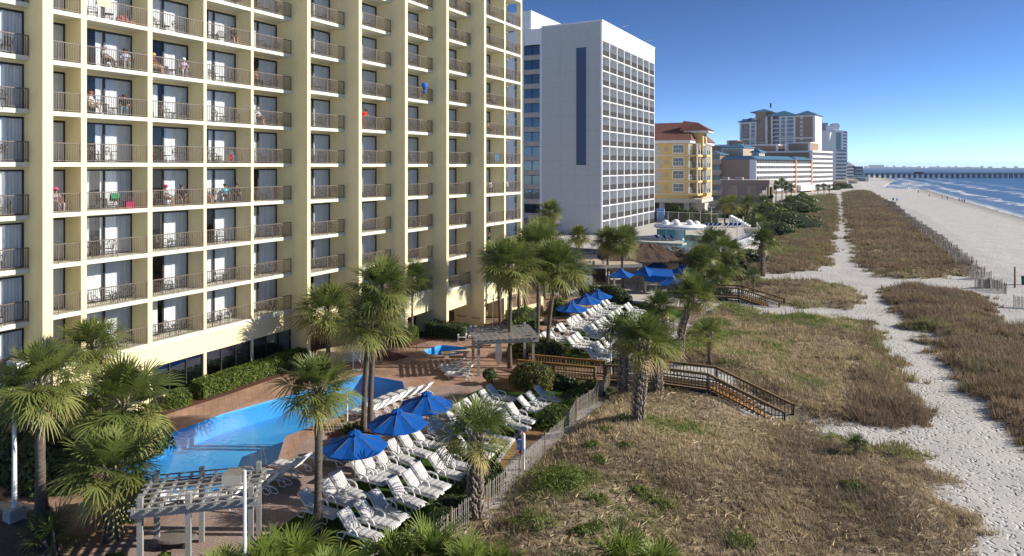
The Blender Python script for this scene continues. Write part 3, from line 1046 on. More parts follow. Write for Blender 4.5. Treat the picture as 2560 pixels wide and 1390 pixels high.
# ================================================================== WHITE TOWER HOTEL
def build_tower():
    ox, oy = -44.2, 117.0
    t = thing('tower_hotel', 'tall white hotel slab with blank end wall, blue stripe and gridded sea balconies', 'hotel', (ox, oy, 0))
    fl = 2.75
    z0 = 1.1
    top = 41.3
    wl = MB()
    nb, L = 8, 33.2
    bw = L / nb
    zs = [z0 + .9 + fl * i for i in range(14)]        # balcony floors
    # body behind the balconies, end wall, roof band
    wl.box(-12.1, -1.5, .3, L, 0, top)
    ew = MB(); ew.box(-12.1, -.3, 0, .3, 0, top - .2); ew.build('end_wall', M['tower_wall_shaded'], t)
    wl.box(-1.5, 0, L - .3, L, 0, top)
    wl.box(-1.5, 0, .3, L - .3, zs[13] - .1, top)
    wl.box(-24, -18.2, .6, L, 0, top - .4)
    wl.box(-22, -15, 1.2, L * .5, top, top + 3.6)
    wl.box(-.02, .12, -.1, L + .02, top - .25, top + .05)
    wl.box(-12.2, -.02, -.1, .2, top - .2, top + .05)
    for i in range(nb + 1):
        y = i * bw
        if 0 < i < nb: wl.box(-1.5, -.005, y - .13, y + .13, 0, zs[13] - .1)
    wl.box(-.3, -.004, -.004, .3, 0, top - .3)
    wl.build('wall', M['white_wall'], t)
    sb = MB()
    for z in zs[:13]: sb.box(-1.5, -.012, .3, L - .3, z - .18, z)
    sb.build('floor_slabs', M['white_wall'], t)
    bk = MB()
    bk.add([(-1.49, .3, 0), (-1.49, L - .3, 0), (-1.49, L - .3, zs[13]), (-1.49, .3, zs[13])], [(0, 1, 2, 3)])
    for i in range(nb):
        for z in zs[:13]:
            bk.mi = 1
            bk.box(-1.47, -1.42, i * bw + .5, i * bw + 2.3, z, z + 2.1)
    bk.build('balcony_back_wall', [M['sea_grey'], M['blue_glass']], t)
    rm = MB()
    rm.box(-.03, .03, 0, bw - .3, .98, 1.05); rm.box(-.02, .02, 0, bw - .3, .08, .13)
    for q in range(1, 26): rm.box(-.016, .016, q * (bw - .3) / 26 - .018, q * (bw - .3) / 26 + .018, .1, .98)
    me = rm.mesh('balcony_railing', M['bronze'])
    for i in range(nb):
        for z in zs[1:13]: mobj('balcony_railing', me, t, (-.09, i * bw + .15, z))
    lo = MB()
    for i in range(nb): merge(lo, me, (-.09, i * bw + .15, zs[0]))
    tag(lo.build('balcony_railing', M['bronze'], t), kind='stuff')
    # blue stripe with a pale frame on the blank end wall
    sp = MB(); sp.box(-5.0, -3.05, -.05, 0, 14.9, 36.6); sp.build('blue_stripe', M['blue_panel'], t)
    sf = MB(); sf.box(-5.1, -5.0, -.07, 0, 14.8, 36.7); sf.box(-3.05, -2.95, -.07, 0, 14.8, 36.7); sf.box(-5, -3.05, -.07, 0, 36.6, 36.7); sf.box(-5, -3.05, -.07, 0, 14.8, 14.9)
    sf.build('stripe_frame', M['tower_wall_shaded'], t)
    gr = MB()
    for z in zs[2:14]: gr.box(-11.9, -.2, -.012, 0, z - .02, z + .02)
    for x in (-2.6, -5.3, -8.3): gr.box(x - .015, x + .015, -.014, 0, 1, top - 1.6)
    gr.build('panel_groove', M['grey_wall'], t)
    # stacked windows beside the blank wall
    for i, z in enumerate(zs[:13]):
        f = MB(); f.box(-15.9, -12.5, -.1, .3, z + .02, z + .98); f.mi = 1; f.box(-14.8, -13.6, -.14, -.1, z + .3, z + .72)
        f.build('spandrel_panel', [M['grey_wall'], M['tan_light']], t)
        g = MB(); g.box(-15.9, -12.5, .05, .1, z + 1.0, z + 2.7); wdw = g.build('window', M['tower_glass'], t)
        c = MB(); c.box(-15.7, -14.5 + (i % 3) * .3, .12, .16, z + 1.0, z + 2.7); c.box(-13.4, -12.7, .12, .16, z + 1, z + 2.7); c.build('curtain', M['curtain'], wdw)
        m = MB(); m.box(-14.25, -14.15, -.02, .05, z + 1, z + 2.7); m.box(-15.9, -12.5, -.02, .05, z + 2.66, z + 2.75); m.build('window_frame', M['dark_frame'], wdw)
        b = MB(); b.box(-18.2, -16.5, .3, 1.3, z - .15, z); b.build('side_balcony', M['white_wall'], t)
        r = MB(); r.box(-18.2, -16.5, .25, .3, z + .95, z + 1.02)
        for q in range(12): r.box(-18.2 + q * .145, -18.17 + q * .145, .26, .29, z, z + .95)
        r.build('side_railing', M['bronze'], t)
    rr = MB(); rr.box(-18.2, -12.1, 1.5, 1.7, 0, top - .5); rr.build('recess_wall', M['room'], t)
    pr = MB(); pr.box(-16.5, -15.9, -.05, 1.5, 0, top - .3); pr.box(-12.5, -12.1, -.05, 1.5, 0, top - .3); pr.box(-18.2, -12.1, 0.02, 1.5, zs[13] + .2, top - .35); pr.build('pier', M['white_wall'], t)
    for y in (10.5, 27):
        a = MB(); a.tube([(-.1, y, top), (-.1, y, top + .6), (1.6, y, top + .75)], .05, 5); a.build('roof_lamp', M['steel'], t)
    # pale shed-like sun sensors etc. are too small to show


build_tower()


# ================================================================== YELLOW CONDOMINIUM
def arch(mb, xz, w_, h_, y0, y1, n=10):
    x, z = xz
    pts = [(x - w_, z)] + [(x - w_ * math.cos(math.pi * i / n), z + h_ - w_ + w_ * math.sin(math.pi * i / n)) for i in range(n + 1)] + [(x + w_, z)]
    vs = [(p[0], y0, p[1]) for p in pts] + [(p[0], y1, p[1]) for p in pts]
    m = len(pts)
    fs = [tuple(range(m)), tuple(range(m, 2 * m))[::-1]] + [(i, m + i, m + (i + 1) % m, (i + 1) % m) for i in range(m)]
    mb.add(vs, fs)


def build_condo():
    ox, oy = -39.2, 160.5
    t = thing('condominium_block', 'yellow five-storey condominium with red-brown hip roof and white columned balconies', 'building', (ox, oy, 0))
    fl = 3.05
    f0 = 8.3
    wl = MB()
    wl.box(-40, 0, 0, 26, f0 - 1.2, 20.6)
    wl.box(0, 2.2, 5.3, 9.7, f0 - 1.2, 22.9)
    wl.box(-3, 0, 5.3, 9.7, 20.6, 22.9)
    wl.build('wall', M['yellow'], t)
    base = MB()
    base.box(-40, -.1, .3, 26, 6.0, f0 - 1.2); base.box(-40, 3.2, -.25, 12, 6.2, 7.1)
    base.box(-3, 2.6, 5.5, 9.5, 0, 6.2)
    base.build('base_storey', M['deck_light'], t)
    for x in (-30, -22, -14, -6.5, -.6):
        c_ = MB(); c_.box(x - .5, x + .5, .4, 1.6, 0, 6.0); c_.build('base_pillar', M['grey_wall'], t)
    bd = MB(); bd.box(-40, -.4, 4, 4.2, 0, 6); bd.build('base_recess', M['room'], t)
    rd = MB(); rd.box(-16, -11.5, .2, .35, 3.6, 5.9); rd.build('awning', M['red_tube'], t)
    cor = MB(); cor.box(-40.3, .6, -.5, 26, 20.2, 20.9)
    for i in range(1, 5): cor.box(-40, .03, -.06, 0, f0 - .1 + fl * (i - 1) - .12, f0 - .1 + fl * (i - 1) + .02)
    cor.box(-2.2, 3.7, 4.6, 10.4, 22.8, 23.3)
    cor.build('cornice', M['white_wall'], t)
    rf = MB()
    e = (-40.5, .9, -.8, 26.5, 20.9)
    rf.add([(e[0], e[2], e[4]), (e[1], e[2], e[4]), (e[1], e[3], e[4]), (e[0], e[3], e[4]), (-40.5, 12.0, 25.8), (-2.2, 12.0, 25.8)], [(0, 1, 5, 4), (1, 2, 5), (2, 3, 4, 5), (0, 4, 3)])
    rf.add([(-3, 4.2, 23.3), (4.0, 4.2, 23.3), (4.0, 10.8, 23.3), (-3, 10.8, 23.3), (.5, 7.5, 25.4), (-3, 7.5, 25.9)], [(0, 1, 4, 5), (1, 2, 4), (2, 3, 5, 4)])
    rf.build('roof', M['terra_roof'], t)
    for i in range(4):
        z = f0 + fl * i
        wb = MB(); wb.box(-3.7, -.9, -.1, 0, z + .3, z + 2.45); w_ = wb.build('window_frame', M['white'], t)
        g = MB(); g.box(-3.5, -2.35, -.13, -.1, z + .5, z + 2.25); g.box(-2.25, -1.1, -.13, -.1, z + .5, z + 2.25); g.build('window', M['blue_glass'], w_)
        m = MB(); m.box(-3.5, -2.35, -.15, -.13, z + 1.35, z + 1.42); m.box(-2.25, -1.1, -.15, -.13, z + 1.35, z + 1.42); m.box(-2.95, -2.9, -.15, -.131, z + .5, z + 1.35); m.box(-1.7, -1.65, -.15, -.131, z + .5, z + 1.35); m.build('glazing_bar', M['white'], w_)
        md = MB()
        n = 20
        md.add([(-5.3 + .62 * math.cos(2 * math.pi * q / n), -.06, z + 1.35 + .62 * math.sin(2 * math.pi * q / n)) for q in range(n)] + [(-5.3 + .62 * math.cos(2 * math.pi * q / n), 0, z + 1.35 + .62 * math.sin(2 * math.pi * q / n)) for q in range(n)], [tuple(range(n))] + [(q, n + q, n + (q + 1) % n, (q + 1) % n) for q in range(n)])
        md.build('wall_medallion', M['stone'], t)
        a = MB(); arch(a, (-7.7, z - .1), 1.15, 2.7, -.05, .0); a.build('arched_niche', M['deck_light'], t)
        ar = MB(); ar.box(-8.8, -6.6, -.16, -.10, z + .8, z + .86)
        for q in range(12): ar.box(-8.8 + q * .197, -8.76 + q * .197, -.15, -.11, z, z + .8)
        ar.build('niche_railing', M['white'], t)
        # corner balconies
        fb = MB(); fb.box(0, 2.3, -.3, 5.2, z - .45, z - .02); fb.box(0, 3.2, 5.2, 9.8, z - .45, z - .02); fb.build('balcony_floor', M['yellow'], t)
        for (x, y) in ((.25, -.1), (2.1, -.1), (2.1, 2.5), (3.0, 5.4), (3.0, 7.5), (3.0, 9.6)):
            cl = MB(); cl.tube([(x, y, z - .02), (x, y, z + .2), (x, y, z + 2.4), (x, y, z + 2.62)], [.26, .2, .18, .27], 8)
            cl.build('column', M['white'], t)
        rl = MB()
        for q in range(8): rl.box(.2 + q * .26, .24 + q * .26, -.12, -.08, z, z + 1.0)
        for q in range(20): rl.box(2.13, 2.17, -.1 + q * .26, -.06 + q * .26, z, z + 1.0)
        for q in range(17): rl.box(3.02, 3.06, 5.3 + q * .26, 5.34 + q * .26, z, z + 1.0)
        rl.box(.1, 2.2, -.13, -.07, z + 1, z + 1.06); rl.box(2.12, 2.18, -.1, 5.2, z + 1, z + 1.06); rl.box(3.01, 3.07, 5.2, 9.7, z + 1, z + 1.06)
        rl.build('balcony_railing', M['dark_frame'], t)
        dr = MB(); dr.box(.002, .05, 1, 4.6, z, z + 2.3); dr.box(2.202, 2.25, 5.8, 9.2, z, z + 2.3); dr.build('balcony_door', M['blue_glass'], t)
    ga = MB()
    n = 12
    pts = [(7.5 - 1.2 * math.cos(math.pi * i / n), 21.0 + 1.5 * math.sin(math.pi * i / n)) for i in range(n + 1)] + [(8.7, 20.2), (6.3, 20.2)]
    ga.add([(2.22, p[0], p[1]) for p in pts], [tuple(range(len(pts)))[::-1]])
    ga.build('gable_arch', M['room'], t)


build_condo()


# ================================================================== LOW GREY BUILDING
def build_low():
    ox, oy = -35.2, 247.8
    t = thing('low_hall', 'low taupe flat-roofed hall with three tall dark windows raised on posts', 'building', (ox, oy, 0))
    b = MB(); b.box(-30, 0, 0, 14, 3.6, 8.6); b.box(-.02, 2.3, 0, 11, 7.6, 8.6); b.build('wall', M['taupe_wall'], t)
    p = MB(); p.box(-30.3, 2.5, -.3, 11.3, 8.6, 9.9); p.build('roof_band', M['taupe_wall'], t)
    tp = MB(); tp.box(-30.35, 2.55, -.35, 11.4, 9.9, 10.05); tp.build('roof_edge', M['deck_light'], t)
    for (x, y, zz) in ((-29, .4, 3.6), (-24, .4, 3.6), (-17, .4, 3.6), (-10, .4, 3.6), (-1.2, .4, 3.6), (1.9, .2, 7.6), (1.9, 9.8, 7.6)):
        u = MB(); u.box(x - .4, x + .4, y, y + .9, 0, zz); u.build('post', M['stone'], t)
    bk = MB(); bk.box(-29.6, -.6, 6, 6.2, 0, 3.6); bk.build('undercroft_wall', M['sea_grey'], t)
    for x in (-14.6, -9.6, -2.2 - 1):
        f = MB(); f.box(x - 1.75, x + 1.75, -.08, 0, 4.2, 8.3); fo = f.build('window_frame', M['taupe_wall'], t)
        g = MB(); g.box(x - 1.55, x + 1.55, -.11, -.08, 4.4, 8.1); g.build('window', M['blue_glass'], fo)
        m = MB(); m.box(x - .06, x + .06, -.14, -.11, 4.4, 8.1); m.box(x - 1.55, x + 1.55, -.14, -.111, 5.3, 5.4); m.build('glazing_bar', M['taupe_wall'], fo)
    d = MB()
    d.box(1.8, 2.3, 0, 11, 3.6, 4.6)
    for i in range(4): d.box(1.9, 2.2, 1.5 + i * 2.2, 1.8 + i * 2.2, 4.6, 7.6); d.build('porch_rail', M['tan_light'], t)
    for x, w_ in ((-14, 2.2), (-9.5, 2.6)):
        a = MB(); a.box(x, x + w_, 3, 5, 10.05, 10.9); a.build('roof_unit', M['grey_wall'], t)


build_low()


# ================================================================== FAR HOTELS
def rot_thing(name, label, cat, p, q):
    """thing whose local +Y runs from corner p towards q along the sea front, local +X seaward"""
    dx, dy = q[0] - p[0], q[1] - p[1]
    return thing(name, label, cat, (p[0], p[1], 0), math.atan2(dy, dx) - math.pi / 2), math.hypot(dx, dy)


def hip(mb, x0, x1, y0, y1, z, h, o=.8):
    x0, x1, y0, y1 = x0 - o, x1 + o, y0 - o, y1 + o
    w_ = min(x1 - x0, y1 - y0) / 2
    if x1 - x0 > y1 - y0: a, b = (x0 + w_, (y0 + y1) / 2, z + h), (x1 - w_, (y0 + y1) / 2, z + h)
    else: a, b = ((x0 + x1) / 2, y0 + w_, z + h), ((x0 + x1) / 2, y1 - w_, z + h)
    v = [(x0, y0, z), (x1, y0, z), (x1, y1, z), (x0, y1, z), a, b]
    f = [(0, 1, 5, 4), (1, 2, 5), (2, 3, 4, 5), (3, 0, 4)] if x1 - x0 > y1 - y0 else [(0, 1, 4), (1, 2, 5, 4), (2, 3, 5), (3, 0, 4, 5)]
    mb.add(v + [(p[0], p[1], z - .35) for p in v[:4]], f + [(0, 4 + 2, 7, 1)[:0] or (6, 7, 1, 0), (7, 8, 2, 1), (8, 9, 3, 2), (9, 6, 0, 3)])


def build_resort():
    A, B, C = D(1890, 350), D(2029, 398), D(2081, 428)
    t, L = rot_thing('resort_hotel', 'long tan low-rise resort with blue roofs and white seaward balcony rows', 'hotel', A, B)
    fl = 2.72
    z5 = 18.7
    w_ = MB(); w_.box(-33, -1.6, 0, L, 0, z5 - .3); w_.box(-1.6, 0, 0, .6, 0, z5 - .3)
    w_.box(-33 - 6, -33, 10, 30, 0, z5 - .6)
    w_.build('wall', M['tan'], t)
    for bx_ in ((-3.4, .05, -.15, 0, 0, z5 - .3), (-35, -33.4, -3.2, 0, 0, 21.4), (-21.2, -19.6, -3.2, 0, 0, 21.4)):
        q = MB(); q.box(*bx_); q.build('corner_quoin', M['white_wall'], t)
    sf = MB(); sf.box(-34.5, -19.5, -3, 6, 0, 21.4); sf.build('stair_tower', M['tan'], t)
    sw = MB()
    for i in range(7): sw.box(-25.5, -22.6, -3.12, -3, 1.6 + i * 2.72, 3.7 + i * 2.72)
    sw.build('stair_window', M['grey_wall'], t)
    r = MB()
    hip(r, -34.5, -19.5, -3, 6, 21.4, 2.0)
    x0, x1 = -19, .7
    r.add([(-19, -.8, z5 - .3), (.9, -.8, z5 - .3), (.9, L * .68, z5 - .3), (-19, L * .68, z5 - .3), (-4, 3, z5 + 1.7), (-4, L * .68, z5 + 1.7), (-19, 3, z5 + 1.7)], [(0, 1, 4, 6), (1, 2, 5, 4), (6, 4, 5, 3)])
    r.add([(.9, L * .70, z5 - .3), (.9, L, z5 - .3), (-4, L, z5 + 1.7), (-4, L * .70 + 3, z5 + 1.7), (-12, L * .7, z5 - .3)], [(0, 1, 2, 3), (0, 3, 4)])
    r.build('roof', M['blue_roof'], t)
    n = int((z5 - 1) / fl)
    for i in range(n):
        z = z5 - .6 - fl * (i + 1)
        s = MB(); s.box(-1.6, 0, .6, L, z - .2, z)
        s.box(-.10, .02, .6, L * .68, z, z + 1.0); s.box(-.10, .02, L * .70, L, z, z + 1.0)
        s.build('balcony_row', M['white'], t)
        d = MB()
        y = 1.2
        while y < L - 2.5:
            d.box(-1.6, -1.55, y, y + 1.5, z, z + 2.1); y += 3.1
        d.build('balcony_door', M['blue_glass'], t)
    y = .8
    while y < L - .4:
        c = MB(); c.box(-1.58, -.06, y - .1, y + .1, .5, z5 - .9); c.build('balcony_divider', M['white_wall'], t); y += 3.1
    o = MB(); o.box(-1.55, .25, L * .68, L * .70, 0, z5); o.box(-1.55, .25, L - .8, L + .2, 0, z5); o.build('orange_pier', M['orange'], t)
    g = MB(); g.box(-3, 2, L * .72, L, 1.0, 4.2); g.build('arcade', M['white'], t)
    # roof pavilions
    for (x0, x1, y0, y1, z0, z1, h, nm) in ((-27, -14, 14, 26, z5 - 3, z5 + 6.6, 2.3, 'roof_pavilion'), (-9.5, -5, 14, 20, z5, z5 + 3.9, 1.7, 'roof_lantern')):
        m = MB(); m.box(x0, x1, y0, y1, z0, z1); m.mi = 1
        m.box(x0 + 1, x1 - 1, y0 - .1, y0, z0 + (z1 - z0) * .35, z1 - .9); m.box(x1, x1 + .1, y0 + 1, y1 - 1, z0 + (z1 - z0) * .35, z1 - .9)
        pv = m.build(nm, [M['white_wall'], M['tan_light']], t)
        rr = MB(); hip(rr, x0, x1, y0, y1, z1, h); rr.build('pavilion_roof', M['blue_roof'], pv)
    # seven-storey block
    t2, L2 = rot_thing('balcony_block', 'white eight-storey hotel block with even balcony rows joining the resort', 'hotel', D(2031, 400), C)
    z7 = 23.1
    w2 = MB(); w2.box(-55, -1.4, 0, L2, 0, z7); w2.box(-1.4, 0, 0, .5, 0, z7 + .2); w2.build('wall', M['tan'], t2)
    pc = MB(); pc.box(-55.3, .3, -.3, L2 + .2, z7, z7 + 1.1); pc.box(-1.6, .1, -.25, -.05, 0, z7); pc.build('parapet', M['white'], t2)
    pt = MB(); pt.box(-17, -3, 6, 20, z7 + 1.1, z7 + 5.6); pt.mi = 1; pt.box(-17.2, -2.8, 5.7, 20.2, z7 + 5.6, z7 + 6.3); pt.box(-17.1, -15.8, 5.8, 6, z7 + 1.1, z7 + 5.6); pt.box(-4.3, -2.9, 5.8, 6, z7 + 1.1, z7 + 5.6)
    pt.build('roof_plant_room', [M['tan'], M['white_wall']], t2)
    for i in range(9):
        z = z7 - 2.72 * (i + 1)
        if z < 0: break
        s = MB(); s.box(-1.4, .1, .5, L2, z - .25, z); s.box(-.05, .12, .5, L2, z, z + 1.05); s.build('balcony_row', M['white'], t2)
        d = MB(); y = 1.2
        while y < L2 - 2: d.box(-1.4, -1.33, y, y + 2.2, z, z + 2.1); y += 3.6
        d.build('balcony_door', M['blue_glass'], t2)
    y = .9
    while y < L2:
        c = MB(); c.box(-1.38, -.06, y - .14, y + .14, .5, z7 - .3); c.build('balcony_divider', M['white_wall'], t2); y += 3.6
    # parking deck behind
    p3 = D(1945, 440)
    k = thing('parking_deck', 'tan parking garage with open orange levels behind the blue-roofed resort', 'garage', (p3[0], p3[1], 0))
    m = MB(); m.box(-75, 0, 0, 30, 0, 28.4); m.build('wall', M['tan'], k)
    e = MB(); e.box(-75.2, .2, -.2, 30, 28.4, 29.2); e.box(-1.2, .22, -.15, 0, 0, 28.4); e.build('parapet', M['white_wall'], k)
    for z in (12.0, 17.2, 22.4, 27.6):
        s = MB(); s.box(0, 16, 2, 30, z - 1.6, z + .9); s.build('parking_level', M['tan_light'], k)
    s = MB(); s.box(.2, 15.5, 3.5, 30, 0, 27); s.build('dark_interior', M['room'], k)
    for x in (4.5, 11.5):
        c = MB(); c.box(x - .5, x + .5, 1.4, 2, 0, 29.5); c.build('white_column', M['white'], k)


build_resort()


def build_tan_tower():
    p = D(2037, 480)
    t = thing('apartment_tower', 'tall tan apartment tower with white trim and blue hip roofs behind the resort', 'tower', (p[0], p[1], 0), R(-7))
    W, zt = 52.5, 51.5
    m = MB(); m.box(-24, 0, 0, 22, 0, zt); m.box(-40, -24, 3.5, 24, 0, zt + 1); m.box(-W, -40, 0.5, 20, 0, zt - 3.5); m.box(-41, -33.5, 0.8, 20, 0, zt + 3.5); m.build('wall', M['tan'], t)
    r = MB(); hip(r, -13, .2, 0, 22, zt, 3.4, 1.2); hip(r, -33, -12.5, -1, 22, zt, 4.3, 1.2); hip(r, -44, -30, 2, 24, zt + 3.6, 2.6, 1.0); hip(r, -W, -39, 0, 20, zt - 3.2, 3.0, 1.2)
    r.build('roof', M['blue_roof'], t)
    tr = MB()
    for x in (-.7, -13.5, -19.2, -23.2, -29.3, -33.2, -40.9, -44.6, -W + .7):
        tr.box(x - .65, x + .65, (-.15 if x > -24 else (.35 if x < -41.2 or x < -43 else .65)) - .2, 4, 0, zt - (3.6 if x < -41.5 else .2))
    for z in (zt - .8, zt - 16.4): tr.box(-24.2, .2, -.25, 0, z - .5, z + .5); tr.box(-W, -41, .2, .5, z - 4 if z > 40 else z - .5, z - 3 if z > 40 else z + .5)
    tr.box(-.15, .5, 0, 22, zt - 1, zt); tr.box(0, .3, 0, 22, 0, zt - 1)
    tr.build('white_trim', M['white_wall'], t)
    for i in range(17):
        z = zt - 3.3 - 2.95 * i
        for bx_ in ((-28.8, -24.1, 3.3, 3.5, z, z + 2.2), (-23.9, -19.9, -.1, 0, z, z + 2.2), (-18.5, -14.2, -.1, 0, z, z + 2.2), (-44, -41.6, .38, .5, z, z + 2.2), (-50.5, -47, .4, .5, z + .4, z + 2), (-37.6, -36.6, .7, .8, z + .4, z + 2)):
            g = MB(); g.box(*bx_); g.build('window', M['blue_glass'], t)
        b = MB(); b.box(-18.6, -14.1, -.5, -.12, z - .3, z + .6); b.box(-28.8, -19.8, -.5, -.12, z - .3, z + .6); b.box(-44, -41.4, -.1, .36, z - .3, z + .6); b.build('balcony_front', M['sea_grey'], t)
        w_ = MB(); w_.box(-9.8, -7.8, -.12, 0, z + .2, z + 2.1); w_.box(-9.8, -7.8, -.12, 0, z - .1, z + .2) if False else None; w_.box(.3, .5, 4, 7, z, z + 2.2); w_.box(.3, .5, 11, 14, z, z + 2.2); w_.build('window', M['sea_grey'], t)
    f = MB(); f.tube([(-33, 12, zt + 7), (-33, 12, zt + 10.5)], .6, 6); f.build('chimney', M['dark_frame'], t)


build_tan_tower()


def far_block(name, label, cat, pxl, pxc, pxr, d, py_top, mat, fl=3.0, rows=True, depth=None, front_mat=None, rowmat='white'):
    p, q, s = D(pxl, d), D(pxc, d), D(pxr, d)
    zt = ZH(py_top, d)
    a = math.hypot(q[0] - p[0], q[1] - p[1]); b = max(math.hypot(s[0] - q[0], s[1] - q[1]), 4)
    t = thing(name, label, cat, (q[0], q[1], 0), TH - R(3))
    m = MB(); m.box(-a, 0, 0, 26, 0, zt); m.build('wall', M[mat], t)
    fr = MB(); fr.box(0, b, 1.0, 26, 0, zt - .5); fr.build('front_wall', M[front_mat or mat], t)
    if rows:
        n = int(zt / fl)
        for i in range(n):
            z = zt - .4 - fl * (i + 1)
            if z < 0: break
            r = MB(); r.box(.1, b + .3, .3, 1.0, z - .2, z + 1.0); r.build('balcony_row', M[rowmat], t)
            w_ = MB(); w_.box(.4, b, .9, 1.0, z + 1.0, z + 2.5); w_.build('window_row', M['blue_glass'], t)
    return t, a, b, zt


t, a, b, zt = far_block('white_high_rise', 'tall pale stepped high-rise with rounded crown beside the tan tower', 'tower', 2048, 2108, 2115, 640, 326, 'white_wall', 3.0)
m = MB(); m.box(-14, -2, 4, 20, zt, zt + 4.5); m.tube([(-5, 3, zt + 4), (-5, 12, zt + 4)], 3.2, 16); m.build('crown', M['white'], t)
m = MB(); m.box(-22, -12, 5, 18, zt, zt + 7.5); m.box(-19, -17, 6, 8, zt + 7, zt + 11); m.build('roof_plant', M['grey_wall'], t)
m = MB(); m.box(-6.5, -2.0, -.2, 0, zt - 30, zt - 2); m.build('green_glass_strip', M['teal_plaster'], t)
m = MB(); m.tube([(-13, -.4, zt - 2), (-13, -.4, zt - 6), (-13, .2, zt - 12)], [2.2, 1.2, .1], 4); m.tube([(-14, -.4, zt - 32), (-14, -.4, zt - 38)], [1.6, .6], 8); m.build('wall_bracket', M['white'], t)
far_block('white_mid_rise', 'pale mid-rise hotel with ribbed balconies in front of the stepped high-rise', 'hotel', 2080, 2090, 2116, 560, 372, 'white_wall', 2.9, rowmat='white_wall')
t, a, b, zt = far_block('orange_block', 'small orange and white striped block beyond the white high-rises', 'building', 2114, 2118, 2134, 700, 414, 'orange', 3.2, front_mat='orange')
m = MB(); hip(m, -1, b, 0, 20, zt, 4, .5); m.build('roof', M['grey_wall'], t)
far_block('pier_house', 'dark blue-grey pier house at the landward end of the fishing pier', 'building', 2135, 2138, 2158, 760, 415, 'navy', 4.0, front_mat='navy', rowmat='grey_wall')
t, a, b, zt = far_block('glass_fronted_block', 'pale block with gridded glass front standing behind the yellow condominium', 'building', 1755, 1768, 1787, 205, 378, 'tan_light', 3.1, rowmat='deck_light')
# service wing behind the resort
p = D(1820, 420)
t = thing('service_wing', 'plain tan service wing seen between the yellow condominium and resort', 'building', (p[0], p[1], 0))
m = MB(); m.box(-60, 0, 0, 20, 0, 27.5); m.box(0, 6, -1, 20, 0, 30.8); m.build('wall', M['tan'], t)
m = MB(); m.box(-60, 0, -.2, 20, 27.5, 28.3); m.box(-.6, .6, -1.2, 2, 0, 30.8); m.build('trim', M['white_wall'], t)
m = MB(); m.add([(6, 0, 30.3), (22, 0, 29.2), (22, 20, 29.2), (6, 20, 30.3)], [(0, 1, 2, 3)]); m.build('roof', M['blue_roof'], t)

# ================================================================== FISHING PIER, SKYLINE
pa, pb = D(2135, 1000), D(2900, 1012)
t, L = rot_thing('fishing_pier', 'long dark timber fishing pier standing in the sea beyond the beach', 'pier', pa, pb)
m = MB(); m.box(-3, 3, 0, L, 4.2, 4.9); m.build('pier_deck', M['pier_wood'], t)
m = MB(); m.box(-3, -2.8, 0, L, 5.7, 5.9); m.box(2.8, 3, 0, L, 5.7, 5.9)
for i in range(int(L / 3)): m.box(-3, -2.8, i * 3, i * 3 + .2, 4.9, 5.7); m.box(2.8, 3, i * 3, i * 3 + .2, 4.9, 5.7)
m.build('pier_railing', M['pier_wood'], t)
nbt = int(L / 8)
for i in range(min(nbt, 95)):
    m = MB()
    for x in (-2.6, 0, 2.6): m.box(x - .45, x + .45, i * 8 + 2, i * 8 + 2.9, -5, 4.2)
    m.box(-3, 3, i * 8 + 1.6, i * 8 + 3.3, 3.4, 4.2)
    m.build('piling_bent', M['pier_wood'], t)
m = MB(); m.box(-4, 4, L * .20, L * .20 + 9, 4.9, 7.2); m.build('pier_hut', M['pier_wood'], t)

far = MB()
for px, wd, h in ((2165, 30, 60), (2176, 14, 85), (2184, 70, 70), (2190, 110, 115), (2200, 60, 95), (2217, 16, 60), (2235, 14, 90), (2260, 22, 75), (2275, 16, 55), (2298, 20, 70), (2310, 12, 60), (2330, 50, 45), (2345, 20, 70), (2372, 24, 55), (2390, 14, 75), (2420, 30, 50), (2455, 12, 80), (2475, 26, 55), (2510, 20, 45), (2540, 20, 60), (2250, 300, 30), (2400, 300, 22)):
    x, y = D(px, 11500)
    far.box(x - wd, x + wd, y - 60, y + 60, -4, h * .40)
tag(far.build('distant_skyline', M['grey_wall']), 'row of tiny hazy towers along the far horizon over the sea', 'skyline', kind='stuff')
# ================================================================== PALMS
def frond(rs, L, n, droop, tone, stiff=0.5, spread=150, seg_w=.05):
    """one fan frond growing along local +X from the origin (petiole then blade); returns verts, quads, tones"""
    V, Fc, T = [], [], []
    pet = L * .52
    pts = [np.array([pet * t, 0, -.10 * droop * pet * t * t]) for t in (0, .5, 1)]
    for i in range(2):
        a, b = pts[i], pts[i + 1]
        n0 = len(V)
        wv = np.array([0, .022, 0])
        V += [a - wv, a + wv, b + wv, b - wv]; Fc.append((n0, n0 + 1, n0 + 2, n0 + 3)); T += [tone * .6 + .1] * 4
    end = pts[-1]
    for q in range(n):
        ph = math.radians(-spread + 2 * spread * q / (n - 1) + rs.uniform(-4, 4))
        c_, s_ = math.cos(ph), math.sin(ph)
        ln = L * (.42 + .12 * c_) * rs.uniform(.88, 1.08)
        base = end + np.array([.16 * max(0, c_) * L, .02 * s_, -.03])
        d = np.array([c_, s_, .16 - .05 * abs(s_)])
        dr = droop * rs.uniform(.7, 1.3)
        side = np.array([-s_, c_, 0]) * seg_w * .5
        n0 = len(V)
        tt = (0, .35, .7, 1)
        ww = (.45, 1, .8, .06)
        for t, w_ in zip(tt, ww):
            p = base + d * ln * t * (1 - .10 * dr * t) - np.array([0, 0, 1]) * ln * (dr * (.75 * t ** 2.2))
            V += [p - side * w_, p + side * w_]
            T += [np.clip(tone + (.28 if t == 1 else 0) + rs.uniform(-.06, .06), 0, 1)] * 2
        for i in range(3): Fc.append((n0 + 2 * i, n0 + 2 * i + 1, n0 + 2 * i + 3, n0 + 2 * i + 2))
    return np.array(V), Fc, T


